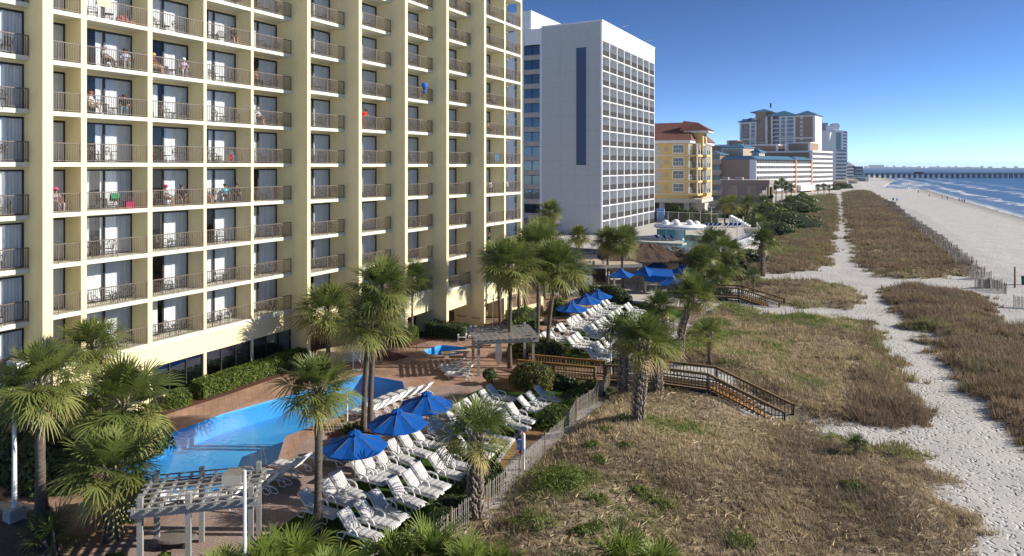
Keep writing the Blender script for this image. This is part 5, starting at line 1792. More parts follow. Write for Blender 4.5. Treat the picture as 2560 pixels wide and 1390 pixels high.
# ================================================================== UMBRELLAS
def make_umbrella(rad=1.48, h=2.62, drop=.62, sq=False):
    t = thing('patio_umbrella', 'x', 'umbrella', (0, 0, 0), 0, 'blue patio umbrellas')
    n = 4 if sq else 8
    vs, fs = [(0, 0, h)], []
    rings = 5
    sub = 6
    for r_ in range(1, rings + 1):
        q = r_ / rings
        for k in range(n * sub):
            a = 2 * math.pi * k / (n * sub) + (math.pi / 4 if sq else math.pi / 8)
            u = (k % sub) / sub
            cr = math.cos(math.pi / n) / math.cos(math.pi * 2 * (u - .5) / n)       # flat panels between ribs
            rr = rad * q * (cr if True else 1)
            sag = .06 * q * (1 - abs(2 * u - 1)) + .05 * math.sin(math.pi * q)
            vs.append((rr * math.cos(a), rr * math.sin(a), h - drop * q - sag))
    N = n * sub
    for k in range(N): fs.append((0, 1 + k, 1 + (k + 1) % N))
    for r_ in range(rings - 1):
        for k in range(N): fs.append((1 + r_ * N + k, 1 + (r_ + 1) * N + k, 1 + (r_ + 1) * N + (k + 1) % N, 1 + r_ * N + (k + 1) % N))
    m = MB(); m.add(vs, fs)
    e = 1 + (rings - 1) * N
    m.add([vs[e + k] for k in range(N)] + [(vs[e + k][0], vs[e + k][1], vs[e + k][2] - .06) for k in range(N)], [(k, N + k, N + (k + 1) % N, (k + 1) % N) for k in range(N)])
    can = m.build('canopy', M['umbrella'], t)
    v = MB()
    for k in range(n * 2):
        a0, a1 = 2 * math.pi * k / (n * 2), 2 * math.pi * (k + 1) / (n * 2)
        w_ = .05 * (k % 2)
        v.add([(0, 0, h + .10), (.30 * math.cos(a0), .30 * math.sin(a0), h - .08 + .05 * (k % 2)), (.30 * math.cos(a1), .30 * math.sin(a1), h - .08 + .05 * ((k + 1) % 2))], [(0, 1, 2)])
    v.build('vent_cap', M['umbrella'], can)
    m = MB(); m.tube([(0, 0, 0), (0, 0, h)], .022, 8); m.lathe([(.03, h + .14), (.035, h + .1), (.02, h + .08)], 8); m.build('pole', M['pole'], t)
    m = MB(); m.lathe([(.24, 0), (.24, .06), (.06, .10), (.05, .3), (0, .3)], 14); m.build('base', M['pole'], t)
    for k in range(n):
        a = 2 * math.pi * k / n + (math.pi / 4 if sq else math.pi / 8)
        m = MB(); m.bar((0, 0, h - .04), (rad * math.cos(a), rad * math.sin(a), h - drop - .04), .02, .02); m.bar((0, 0, h - .75), (rad * .55 * math.cos(a), rad * .55 * math.sin(a), h - drop * .55 - .09), .014, .014)
        m.build('rib', M['pole'], t)
    return t


U, uu = make_umbrella(), []
for (x, y, z, what) in [(-20.85, 23.85, 0, 'nearest the camera among the striped loungers'), (-20.85, 26.95, 0, 'in the middle of the three over the striped loungers'), (-21.1, 29.75, 0, 'farthest of the three over the striped loungers'),
                        (-24.0, 55.9, 0, 'first of three along the far lawn'), (-24.1, 59.7, 0, 'second of three along the far lawn'), (-24.1, 62.6, 0, 'last of three along the far lawn')]:
    place(U, uu, x, y, random.uniform(0, .6), 'blue canvas umbrella ' + what, z=z)
Q, qu = make_umbrella(1.75, 2.9, .75, True), []
for (px, py, what) in [(1645, 650, 'peaked above the blue awning'), (1612, 668, 'overlapping the blue awning edge'), (1705, 663, 'tallest, seaward of the thatched hut'), (1680, 690, 'tucked below the seaward palms'), (1475, 655, 'behind the beige shade roof'), (1552, 672, 'between the beige roof and the thatched hut')]:
    x, y = G(px, py, 2.9)
    place(Q, qu, x, y, random.uniform(-.3, .5), 'square blue umbrella ' + what, 'square blue umbrellas around the hut')


# ================================================================== PERGOLAS, HUT, TERRACE
def pergola(name, label, o, ux, L, W, post_h, roof_h, nr, ns, posts, over=.35, mat='grey_wood'):
    """o: ground corner; ux: unit direction of the long side; W to the left of it"""
    a = math.atan2(ux[1], ux[0])
    t = thing(name, label, 'pergola', (o[0], o[1], 0), a)
    for (x, y, h_) in posts:
        m = MB(); m.box(x - .09, x + .09, y - .09, y + .09, 0, h_); m.build('post', M[mat], t)
    for y in (0, W):
        for s_ in (-.12, .12):
            m = MB(); m.box(-over, L + over, y + s_ - .03, y + s_ + .03, roof_h - .24, roof_h); m.build('beam', M[mat], t)
    for i in range(nr):
        x = -over * .6 + (L + over * 1.2) * i / (nr - 1)
        m = MB(); m.box(x - .035, x + .035, -over * 1.3, W + over * 1.3, roof_h, roof_h + .13); m.build('rafter', M[mat], t)
    for i in range(ns):
        y = -over * 1.2 + (W + over * 2.4) * i / (ns - 1)
        m = MB(); m.box(-over * 1.1, L + over * 1.1, y - .025, y + .025, roof_h + .13, roof_h + .175); m.build('slat', M[mat], t)
    return t


nu = Vector((2.75, 2.4)).normalized()
pergola('pergola', 'near weathered grey timber pergola with open slats at the pool corner', (-23.05, 15.1), nu, 3.7, 2.1, 2.9, 2.45, 10, 8,
        [(0, 0, 2.9), (1.6, -.1, 2.9), (3.7, 0, 2.9), (0, 2.1, 2.9), (1.6, 2.1, 2.9), (3.7, 2.1, 2.9)], .28)
t = thing('swing_bench', 'dark oval seat lying in shadow under the near pergola', 'bench', (-23.9, 17.1, 0), .5)
m = MB(); m.lathe([(0, .40), (.75, .36), (.85, .30), (.8, .26), (0, .26)], 20); o_ = m.build('seat', M['pole'], t); o_.scale = (1, .6, 1)
for s_ in (-1, 1):
    m = MB(); m.box(s_ * .45 - .05, s_ * .45 + .05, -.3, .3, 0, .3); m.build('leg', M['pole'], t)
mu = Vector((-21.9 + 24.6, 43.0 - 40.8)).normalized()
pergola('pergola', 'far weathered pergola with dense slats between the spa and the ramp', (-24.6, 40.95), mu, 3.9, 2.9, 2.85, 2.45, 11, 13,
        [(0, 0, 2.85), (3.9, 0, 2.85), (0, 2.9, 2.85), (3.9, 2.9, 2.85)], .4)
t = thing('solar_panel', 'small dark gridded panel propped on the far pergola roof', 'panel', (-24.3, 44.0, 2.72), .7)
m = MB(); m.add([(-.35, -.3, 0), (.35, -.3, 0), (.35, .15, .45), (-.35, .15, .45)], [(0, 1, 2, 3)]); m.bar((-.35, .15, .45), (-.35, .3, 0), .03); m.bar((.35, .15, .45), (.35, .3, 0), .03); m.build('frame', M['dark_frame'], t)
t = thing('surfboard_shower', 'upright white surfboard-shaped shower panel under the far pergola', 'shower', (*G(1246, 915), 0), .3)
m = MB(); vs = [(.0 + .24 * math.sin(math.pi * min(1, (i / 14) ** .8)) ** .6 * s_, 0, 2.2 * i / 14) for s_ in (-1, 1) for i in range(15)]
m.add(vs + [(v[0], .06, v[2]) for v in vs], [(i, 15 + i, 16 + i, i + 1) for i in range(14)] + [(30 + i, 31 + i, 46 + i, 45 + i) for i in range(14)]); m.build('board', M['white'], t)
m = MB(); m.box(-.05, .05, .06, .16, 0, 2.3); m.build('post', M['brown_wood'], t)

# lamp posts
bx, by = D(612, 22.6)
t = thing('box_lamp', 'tall white post with grey square box light beside the near pergola', 'lamp', (bx, by, 0), TH)
hz = ZH(1176, 22.6)
m = MB(); m.tube([(0, 0, 0), (0, 0, hz)], [.065, .05], 10); m.lathe([(.14, 0), (.14, .05), (.07, .1)], 10); m.build('pole', M['white'], t)
m = MB(); m.box(-.66, -.05, -.26, .26, hz - .36, hz - .06); m.box(-.05, 0, -.04, .04, hz - .25, hz - .15); m.build('lamp_head', M['steel'], t)
bx, by = G(36, 1300)
t = thing('lamp_post', 'white tapered lamp post on a square block in the shady corner', 'lamp', (bx, by, 0))
m = MB(); m.tube([(0, 0, .4), (0, 0, 6.4)], [.10, .06], 10); m.build('pole', M['white'], t)
m = MB(); m.box(-.3, .3, -.3, .3, 0, .55); m.build('base', M['kerb'], t)
m = MB(); m.box(-.2, .6, -.2, .2, 6.4, 6.6); m.build('lamp_head', M['white'], t)
bx, by = G(1233, 815)
t = thing('double_lamp', 'slim white post with bell lamp arms before the hotel columns', 'lamp', (bx, by, 0), TH)
m = MB(); m.tube([(0, 0, 0), (0, 0, 2.9)], [.07, .055], 10); m.build('pole', M['white'], t)
for s_ in (-1, 1):
    m = MB(); m.tube([(0, 0, 2.4), (s_ * .25, 0, 2.5), (s_ * .25, 0, 3.1), (s_ * .45, 0, 3.15), (s_ * .5, 0, 2.9)], .03, 6); m.build('arm', M['white'], t)
    m = MB(); m.lathe([(.05, 2.92), (.10, 2.75), (.28, 2.5), (.24, 2.5)], 12, (s_ * .5, 0)); m.build('lamp_shade', M['white'], t)
bx, by = G(1527, 952)
t = thing('lamp_mast', 'slender white mast by the outer corner of the timber ramp', 'mast', (bx, by, 0))
m = MB(); m.tube([(0, 0, 0), (0, 0, 3.6)], .06, 8); m.lathe([(.09, 3.6), (.09, 3.75), (0, 3.8)], 8); m.build('pole', M['white'], t)
for (px, py, what) in ((1320, 1180, 'at the bend of the slat fence by the striped loungers'), (1676, 835, 'at the slat fence beside the far lawn')):
    bx, by = G(px, py)
    t = thing('life_ring_post', 'white post with coloured float ' + what, 'post', (bx - .25, by, 0))
    m = MB(); m.box(-.07, .07, -.07, .07, 0, 1.75); m.add([(-.07, -.07, 1.75), (.07, -.07, 1.75), (.07, .07, 1.75), (-.07, .07, 1.75), (0, 0, 1.85)], [(0, 1, 4), (1, 2, 4), (2, 3, 4), (3, 0, 4)]); m.build('post', M['white'], t)
    m = MB(); m.box(-.30, -.08, -.12, .12, 1.0, 1.45); m.build('blue_float', M['blue_paint'], t)
    m = MB(); m.box(-.22, -.08, -.05, .05, .55, 1.0); m.build('red_float', M['red_tube'], t)
# pool lift and hand rails
bx, by = G(860, 935)
t = thing('pool_lift', 'white hooped pool lift standing at the far hotel side of the pool', 'pool lift', (-32.9, 37.9, 0), .4)
m = MB(); m.tube([(-.3, 0, 0), (-.3, 0, 1.5), (-.2, 0, 1.75), (.1, 0, 1.8), (.25, 0, 1.6), (.25, 0, .9)], .04, 8); m.build('hoop', M['white'], t)
m = MB(); m.bar((-.3, .05, 1.2), (.3, .05, .5), .1, .05); m.box(-.4, .2, -.2, .2, 0, .06); m.build('seat_arm', M['white'], t)
for i, (x, y, a, lab) in enumerate(((-31.6, 44.1, .4, 'curved steel hand rail entering the small spa'), (-26.4, 23.6, -.5, 'white pole hand rail at the pool bend'))):
    t = thing('hand_rail', lab, 'hand rail', (x, y, 0), a)
    m = MB(); m.tube([(-.5, 0, 0), (-.5, 0, .85), (-.2, 0, .92), (.45, 0, .45), (.5, 0, 0)], .025, 8); m.build('tube', M['steel'], t)
bx, by = G(868, 1062)
t = thing('white_post', 'short white post at the mulch bed beside the pool', 'post', (bx, by, 0))
m = MB(); m.tube([(0, 0, 0), (0, 0, 1.9)], .045, 8); m.lathe([(.16, 0), (.16, .06), (.05, .08)], 10); m.build('pole', M['white'], t)
# benches, bin, board
def bench(label, px, py, L, rz):
    x, y = G(px, py)
    t = thing('stone_bench', label, 'bench', (x, y, 0), rz)
    m = MB(); m.box(-L / 2, L / 2, -.22, .22, .36, .48); m.build('seat', M['stone'], t)
    for s_ in (-1, 1):
        m = MB(); m.box(s_ * L * .32 - .16, s_ * L * .32 + .16, -.16, .16, 0, .36); m.build('leg', M['stone'], t)


bench('curved-edge cast stone bench between the spa and the far pergola', 1140, 893, 2.3, .75)
bench('cast stone bench under the leafy hedge by the striped palms', 1348, 812, 2.0, .9)
bench('cast stone bench glimpsed under the far pergola roof', 1215, 866, 1.6, .9)
bx, by = G(1412, 748)
t = thing('litter_bin', 'black domed litter bin on the paved walk beside the hotel garden', 'bin', (bx, by, 0))
m = MB(); m.lathe([(.36, 0), (.38, .1), (.38, 1.05)], 16); m.build('body', M['bin'], t)
m = MB(); m.lathe([(.40, 1.05), (.38, 1.25), (.2, 1.42), (0, 1.46)], 16); m.build('lid', M['bin'], t)
bx, by = G(1470, 738)
t = thing('notice_board', 'white notice board with navy back beside the far umbrellas', 'sign', (bx, by, 0), .5)
m = MB(); m.box(-.5, .5, -.03, .03, .5, 2.2); m.build('panel', M['white'], t)
m = MB(); m.box(-.5, .62, .03, .10, .4, 2.4); m.build('backing', M['navy'], t)
m = MB(); m.box(-.12, .12, -.045, -.03, 1.75, 1.95)
for i in range(5): m.box(-.34, .34 - .1 * (i % 2), -.04, -.03, 1.5 - i * .16, 1.54 - i * .16)
m.build('printed_lines', M['navy'], t)
bx, by = G(1330, 985)
t = thing('flower_pot', 'terracotta pot with leafy plant at the foot of the ramp fence', 'plant pot', (-23.0, 39.7, 0))
m = MB(); m.lathe([(.18, 0), (.26, .4), (.29, .42), (.25, .42), (.22, .36), (0, .36)], 14); m.build('pot', M['terracotta'], t)
pl_ = mobj('plant', leaves(500, ell_sampler(.45, .45, .55), .09, 5, 'shrub'), t, (0, 0, .55))

# open-sided shade roof
x, y = G(1490, 722)
t = thing('shade_roof', 'flat beige-roofed open shelter on timber posts beside the hut', 'shelter', (x, y, 0), .72)
m = MB(); m.box(-1.2, 5.6, -.6, 5.2, 2.72, 2.86); m.build('roof', M['stone'], t)
m = MB(); m.box(-1.2, 5.6, -.66, -.6, 2.5, 2.9); m.box(-1.26, -1.2, -.66, 5.2, 2.5, 2.9); m.box(5.6, 5.66, -.66, 5.2, 2.5, 2.9); m.build('fascia', M['grey_wood'], t)
for xx in (-.8, 2.2, 5.2):
    for yy in (-.3, 4.9):
        m = MB(); m.box(xx - .11, xx + .11, yy - .11, yy + .11, 0, 2.72); m.build('post', M['grey_wood'], t)
for xx, yy in ((-.3, .2), (1.0, .4), (3.2, 3.8)):
    m = MB(); m.box(xx, xx + .22, yy, yy + .22, 2.86, 3.3); m.build('roof_stub', M['grey_wood'], t)
m = MB(); m.box(-.6, 3, 4.6, 4.75, 0, 2.4); m.build('dark_screen', M['room'], t)
# thatched hut
t = thing('thatched_hut', 'thatched brown hip-roofed bar hut by the neighbouring deck wall', 'hut', (-26.4, 85.4, 0), .45)
m = MB()
x0, x1, y0, y1, ze, zr = -5.8, 5.0, -3.2, 3.6, 2.75, 4.75
nn = 12
def thp(x, y, z): return (x + random.uniform(-.12, .12), y + random.uniform(-.12, .12), z + random.uniform(-.05, .05))
rid = [(-2.6, .2, zr), (1.6, .2, zr)]
for (a, b, c, d) in (((x0, y0), (x1, y0), rid[1], rid[0]), ((x1, y0), (x1, y1), rid[1], rid[1]), ((x1, y1), (x0, y1), rid[0], rid[1]), ((x0, y1), (x0, y0), rid[0], rid[0])):
    vs, fs = [], []
    for j in range(7):
        v = j / 6
        for i in range(nn + 1):
            u = i / nn
            e = (a[0] + (b[0] - a[0]) * u, a[1] + (b[1] - a[1]) * u, ze)
            r_ = tuple(d[q] + (c[q] - d[q]) * u for q in range(3))
            vs.append(thp(*(e[q] + (r_[q] - e[q]) * v for q in range(3))))
    for j in range(6):
        for i in range(nn): fs.append((j * (nn + 1) + i, j * (nn + 1) + i + 1, (j + 1) * (nn + 1) + i + 1, (j + 1) * (nn + 1) + i))
    m.add(vs, fs)
    for i in range(60):
        u = random.random(); e = (a[0] + (b[0] - a[0]) * u, a[1] + (b[1] - a[1]) * u)
        m.add([(e[0] - .08, e[1] - .08, ze + .1), (e[0] + .08, e[1] + .08, ze + .1), (e[0] + random.uniform(-.1, .1), e[1] + random.uniform(-.1, .1), ze - random.uniform(.15, .35))], [(0, 1, 2)])
m.build('thatch_roof', M['thatch'], t)
m = MB(); m.box(-4.6, 3.9, -2.2, 2.8, 1.2, 2.8); m.build('wall', M['stone'], t)
m = MB(); m.box(-4.7, 4.0, -2.35, -2.2, 0, 1.2); m.box(3.9, 4.05, -2.3, 2.8, 0, 1.2); m.build('stone_counter', M['stone'], t)
m = MB(); m.box(-4.8, 4.1, -2.5, -2.2, 1.2, 1.28); m.build('counter_top', M['brown_wood'], t)
# sloping blue awning
x, y = G(1612, 735)
t = thing('blue_awning', 'sloping blue canvas awning on pale posts in front of the hut', 'awning', (x, y, 0), .40)
m = MB(); m.add([(0, 0, 2.2), (3.4, 0, 1.95), (3.4, 2.4, 2.45), (0, 2.4, 2.7), (0, 0, 1.45), (3.4, 0, 1.3), (0, 2.4, 2.2), (3.4, 2.4, 1.9)], [(0, 1, 2, 3), (0, 4, 5, 1), (0, 3, 6, 4), (1, 5, 7, 2)]); m.build('canopy', M['umbrella'], t)
for xx, yy in ((.1, .1), (1.3, .1), (3.3, .1), (.1, 2.3), (3.3, 2.3)):
    m = MB(); m.box(xx - .09, xx + .09, yy - .09, yy + .09, 0, 1.9); m.build('post', M['stone'], t)
# outdoor tables
def dining_table():
    t = thing('dining_table', 'x', 'table', (0, 0, 0), 0, 'white outdoor dining tables')
    m = MB(); m.box(-.75, .75, -.45, .45, .72, .76); m.build('tabletop', M['white'], t)
    for sx_ in (-.6, .6):
        for sy_ in (-.35, .35):
            m = MB(); m.box(sx_ - .025, sx_ + .025, sy_ - .025, sy_ + .025, 0, .72); m.build('leg', M['iron'], t)
    return t


dt, dtu = dining_table(), []
for px, py, what in ((1541, 712, 'beside the shade roof posts'), (1557, 704, 'behind the rope-lit palm'), (1590, 706, 'before the hut counter'), (1630, 722, 'under the blue awning')):
    x, y = G(px, py); place(dt, dtu, x, y, .6, 'white outdoor dining table ' + what)
rnd, rdu = thing('cafe_table', 'x', 'table', (0, 0, 0), 0, 'round tables by the indoor pool'), []
m = MB(); m.lathe([(0, .70), (.62, .70), (.64, .73), (.62, .76), (0, .76)], 20); m.build('tabletop', M['stone'], rnd)
m = MB(); m.tube([(0, 0, 0), (0, 0, .7)], .05, 8); m.lathe([(.3, 0), (.28, .04), (0, .05)], 12); m.build('pedestal', M['iron'], rnd)
for px, py, what in ((1085, 815, 'half hidden behind the square hotel column'), (1158, 808, 'standing between the open hotel columns'), (1195, 812, 'at the foot of the last open column')):
    x, y = G(px, py); place(rnd, rdu, x, y, 0, 'round cream cafe table ' + what)
# indoor water slide
t = thing('water_slide', 'red tube water slide curling over the indoor pool under the hotel', 'slide', (-40.0, 52.5, 0))
m = MB(); m.tube([(-3, -4, .25), (0, -1, .25), (2.4, 1.6, .5), (3.4, 3.6, 1.2), (2.6, 5.6, 2.2)], .16, 8); m.build('tube', M['red_tube'], t)
m = MB(); m.lathe([(2.2, 1.3), (1.2, 2.0), (0, 2.5)], 12, (-1.5, -3.0)); m.build('canopy', M['red_tube'], t)
m = MB(); m.tube([(-1.5, -3, -.7), (-1.5, -3, 2.4)], .12, 8); m.build('post', M['red_tube'], t)
# garden wall beside the hotel end
x, y = G(1345, 765)
t = thing('garden_wall', 'low cream wall with dark picket railing at the hotel end garden', 'wall', (-31.5, 58.0, 0), R(90) - .35)
m = MB(); m.box(0, 4.5, -.12, .12, 0, .9); m.box(0, .35, -.2, .2, 0, 1.5); m.box(4.2, 4.55, -.2, .2, 0, 1.5); m.build('wall', M['cream'], t)
m = MB(); m.box(.35, 4.2, -.02, .02, 1.85, 1.9)
for i in range(30): m.box(.4 + i * .127, .42 + i * .127, -.01, .01, .9, 1.85)
m.build('railing', M['dark_frame'], t)
# black picket fence at the asphalt corner
t = thing('picket_fence', 'black metal picket fence along the asphalt corner', 'fence', (-31.0, 16.1, 0), math.atan2(13.0 - 16.1, -24.2 + 31.0))
m = MB(); Lf = 7.5
m.box(0, Lf, -.02, .02, 1.1, 1.15); m.box(0, Lf, -.02, .02, .1, .14)
for i in range(int(Lf / .12)): m.box(i * .12, i * .12 + .02, -.01, .01, .1, 1.1)
m.build('pickets', M['dark_frame'], t)
for i in range(4):
    m = MB(); m.box(i * 2.45, i * 2.45 + .07, -.035, .035, 0, 1.25); m.build('post', M['dark_frame'], t)
# ================================================================== TIMBER WALKWAYS
def walkway(name, label, pts, width, gold, step_from=None, rail=1.0):
    """pts: centre line (x, y, z of deck). step_from: index of the segment that is a flight of steps"""
    t = thing(name, label, 'walkway', (pts[0][0], pts[0][1], 0))
    O = Vector((pts[0][0], pts[0][1], 0))
    P = [Vector(p) - O for p in pts]
    wd = M['brown_wood'] if gold else M['dark_wood']
    offs = []
    for s_ in (-1, 1):
        line = []
        for i, p in enumerate(P):
            d = (P[min(i + 1, len(P) - 1)] - P[max(i - 1, 0)]); d.z = 0; d.normalize()
            line.append(p + Vector((-d.y, d.x, 0)) * (s_ * width / 2))
        offs.append(line)
    for i in range(len(P) - 1):
        a, b = P[i], P[i + 1]
        L = (b - a).length
        n = max(2, int(L / (.30 if i == step_from else .16)))
        m = MB()
        for q in range(n):
            f0, f1 = q / n, (q + .9) / n
            l0, l1 = offs[0][i].lerp(offs[0][i + 1], f0), offs[0][i].lerp(offs[0][i + 1], f1)
            r0, r1 = offs[1][i].lerp(offs[1][i + 1], f0), offs[1][i].lerp(offs[1][i + 1], f1)
            if i == step_from:
                for v in (l1, r1): v.z = l0.z
            vs = [l0, l1, r1, r0]
            m.add(vs + [v - Vector((0, 0, .05)) for v in vs], [(0, 1, 2, 3)[::-1], (0, 4, 5, 1)[::-1], (3, 2, 6, 7)[::-1], (0, 3, 7, 4)[::-1], (1, 5, 6, 2)[::-1]])
        m.build('steps' if i == step_from else 'deck_boards', M['gold_wood' if i == step_from else 'brown_wood'], t)
    for line in offs:
        for i in range(len(P) - 1):
            a, b = line[i], line[i + 1]
            up = Vector((0, 0, 1))
            m = MB()
            m.bar(a + up * rail, b + up * rail, .15, .045); m.bar(a + up * (rail - .09), b + up * (rail - .09), .04, .10)
            m.build('handrail', M['gold_wood'] if gold else M['brown_wood'], t)
            m = MB()
            m.bar(a + up * .12, b + up * .12, .04, .09)
            m.bar(a - up * .12, b - up * .12, .05, .2)
            n = int((b - a).length / .21)
            for q in range(n):
                p = a.lerp(b, (q + .5) / n); m.bar(p + up * .12, p + up * (rail - .05), .045, .045, up=(1, 0, 0))
            m.build('balusters', wd, t)
        for i, p in enumerate(line):
            m = MB(); m.bar(p + Vector((0, 0, -p.z - .4)), p + Vector((0, 0, rail + .02)), .10, .10, up=(1, 0, 0)); m.build('post', wd, t)
    return t


walkway('timber_ramp', 'honey-coloured timber ramp with low balustrades leaving the far pergola', [(-22.2, 43.1, .10), (-19.3, 42.95, .28), (-16.3, 42.8, .48)], 1.6, True)
walkway('timber_steps', 'brown timber walkway and steps descending over the dune to the sand', [(-15.9, 43.6, .50), (-12.6, 43.75, .78), (-9.2, 43.85, .80), (-4.6, 43.0, -.55)], 1.7, False, 2)
x0, y0 = G(1800, 752)
walkway('timber_steps', 'smaller far timber steps dropping to the cross path', [(-16.2, 76.9, .5), (-13.2, 77.3, .55), (-8.9, 76.6, -.35)], 1.8, False, 1)
m = MB()
for i in range(40):
    a = random.uniform(0, 6.28); r_ = random.uniform(.1, 1.4); m.bar((math.cos(a) * r_, math.sin(a) * r_ * .6, .1), (math.cos(a) * r_ + random.uniform(-.6, .6), math.sin(a) * r_ * .6 + random.uniform(-.5, .5), random.uniform(.15, .5)), .05, .05)
x, y = G(1960, 735)
tag(m.build('brushwood', M['grey_wood'], None, (x, y, .1)), 'heap of dead grey branches on the small dune by the far steps', 'brushwood')
m = MB()
for i in range(26): m.bar((random.uniform(-1.2, 1.2), random.uniform(-.5, .5), .1), (random.uniform(-1.2, 1.2), random.uniform(-.5, .5), .3), .2, .16)
x, y = G(1850, 702)
tag(m.build('timber_pile', M['brown_wood'], None, (x, y, .05)), 'low pile of brown offcuts beside the young cross-path palm', 'wood pile')


# ================================================================== SAND FENCES
def slat_fence(name, label, line, h=1.15, gap=.135, post_every=2.6, group=None, slat_w=.038, z_off=0.0):
    """wired wooden slats following a ground line"""
    O = line[0]
    t = thing(name, label, 'fence', (O[0], O[1], 0), 0, group)
    m = MB()
    acc, posts = 0, []
    rs = random.Random(int(O[0] * 100))
    for a, b in zip(line[:-1], line[1:]):
        L = math.hypot(b[0] - a[0], b[1] - a[1])
        dx, dy = (b[0] - a[0]) / L, (b[1] - a[1]) / L
        n = int(L / gap)
        zz = ground_z([a[0], b[0]], [a[1], b[1]])
        zz = np.maximum(zz, -2.0) if a[0] > -14.5 else np.maximum(zz, -.05)
        for i in range(n):
            s_ = i * gap
            x, y, z = a[0] + dx * s_ - O[0], a[1] + dy * s_ - O[1], zz[0] + (zz[1] - zz[0]) * s_ / L + z_off
            tl = rs.uniform(-.05, .05)
            hh = h * rs.uniform(.93, 1.04)
            wx, wy = dx * slat_w / 2, dy * slat_w / 2
            m.add([(x - wx, y - wy, z - .1), (x + wx, y + wy, z - .1), (x + wx + dx * tl, y + wy + dy * tl, z + hh), (x - wx + dx * tl, y - wy + dy * tl, z + hh),
                   (x - wx - dy * .012, y - wy + dx * .012, z - .1), (x + wx - dy * .012, y + wy + dx * .012, z - .1), (x + wx + dx * tl - dy * .012, y + wy + dy * tl + dx * .012, z + hh), (x - wx + dx * tl - dy * .012, y - wy + dy * tl + dx * .012, z + hh)],
                  [(0, 1, 2, 3), (5, 4, 7, 6), (0, 3, 7, 4), (1, 5, 6, 2), (3, 2, 6, 7)])
            if acc <= 0:
                posts.append((x, y, z)); acc = post_every
            acc -= gap
        for q in (.3, .62, .9):
            m.bar((a[0] - O[0], a[1] - O[1], zz[0] + h * q), (b[0] - O[0], b[1] - O[1], zz[1] + h * q), .007, .007)
    posts.append((x, y, z))
    m.build('slats', M['fence_wood'], t)
    for (x, y, z) in posts:
        p = MB(); p.box(x - .03, x + .03, y + .02, y + .08, z - .2, z + h * 1.12); p.build('post', M['brown_wood'], t)
    return t


slat_fence('slat_fence', 'long grey wooden slat fence between the lounger lawn and the dune', [(-14.9, 17.0), (-14.75, 22), (-14.6, 26), (-14.6, 30.5), (-14.75, 34.0), (-15.25, 36.2), (-15.05, 38.4), (-15.3, 42.0)])
slat_fence('slat_fence', 'grey wooden slat fence on the seaward side of the far lawn', [(-15.5, 45.6), (-15.8, 50), (-15.9, 56), (-15.6, 62), (-15.3, 70)])
zig = [(2505, 722, -2.6, -1.4), (2478, 700, -2.5, -1.0), (2462, 688, -2.4, -.6), (2442, 671, -2.6, -.5), (2430, 660, -2.5, -.3), (2418, 650, -2.5, 0), (2405, 640, -2.5, .2), (2393, 630, -2.5, .3), (2380, 620, -2.6, .5), (2368, 610, -2.6, .5), (2355, 600, -2.7, .8), (2342, 590, -2.8, 1), (2330, 582, -2.8, 1.2), (2318, 573, -3, 1.4), (2305, 564, -3, 1.6), (2290, 553, -3.2, 2), (2275, 543, -3.4, 2.4), (2262, 532, -3.6, 3), (2250, 522, -4, 3.5), (2240, 512, -4, 4)]
for i, (px, py, dx, dy) in enumerate(zig):
    x, y = G(px, py)
    slat_fence('sand_fence', 'short slanting sand fence on the beach edge, %s from the tall post' % ORD[i], [(x, y), (x + dx, y + dy), (x + dx * .2, y + dy + 2.6)], 1.1, .13, 1.6, 'zigzag sand fences along the beach', .05 + i * .003)
for (px, py, dx, dy, what) in ((2438, 722, 2.6, -.4, 'short folded sand fence alone on the beach path'), (2535, 768, 3.2, -.5, 'sand fence at the edge of the seaward grass')):
    x, y = G(px, py)
    slat_fence('sand_fence', what, [(x, y), (x + dx, y + dy)] if 'edge' in what else [(x, y), (x + 1.8, y + .9), (x + 2.8, y - 2.2)], 1.15, .12, 1.5, None, .05)
x, y = G(2537, 720)
t = thing('beach_post', 'tall brown timber post by the beach bin', 'post', (x, y, float(ground_z([x], [y])[0])))
m = MB(); m.tube([(0, 0, -.3), (0, 0, 2.5)], [.10, .085], 8); m.build('post', M['brown_wood'], t)
for (px, py, mt, what) in ((2562, 712, 'green_bin', 'green lidded beach bin beside the tall timber post'), (2233, 500, 'green_bin', 'green beach bin at the far end of the sand fences'), (2243, 501, 'blue_paint', 'blue beach bin at the far end of the sand fences')):
    x, y = G(px, py); z = float(ground_z([x], [y])[0])
    t = thing('beach_bin', what, 'bin', (x, y, z))
    m = MB(); m.lathe([(.32, 0), (.38, .9), (.38, .95)], 12); m.build('body', M[mt], t)
    m = MB(); m.lathe([(.40, .95), (.36, 1.08), (0, 1.12)], 12); m.build('lid', M[mt], t)


# ================================================================== NEIGHBOURING POOL DECK
def quadG(pts, z): return [G(px, py, z) for px, py in pts]


ZD = 2.2
deckp = [(-58, 95.6), (-19.6, 95.6), (-17.6, 112), (-18.0, 128), (-21.5, 146), (-43.9, 150.5), (-43.9, 116.9), (-58, 116.9)]
POOL2 = [(-37.5, 99), (-29, 98), (-23.8, 98.4), (-21.5, 102), (-23.4, 110), (-25.0, 122), (-30, 125), (-35, 122), (-33.2, 116.5), (-28.6, 114.0), (-29.2, 111.6), (-36.5, 112.2), (-38.6, 106)]
t = thing('raised_pool_deck', 'raised pale pool deck of the white hotel behind a grey retaining wall', 'pool deck', (0, 0, 0))
sheet('deck_slab', deckp, [POOL2], ZD, M['deck_light'], parent=t, thick=.25)
m = MB(); m.prism(deckp, -.3, ZD - .26, False); m.build('retaining_wall', M['grey_wall'], t)
m = MB(); m.box(-58, -19.6, 95.42, 95.6, ZD - .65, ZD + .12); m.build('blue_wall_band', M['navy'], t)
n = len(POOL2)
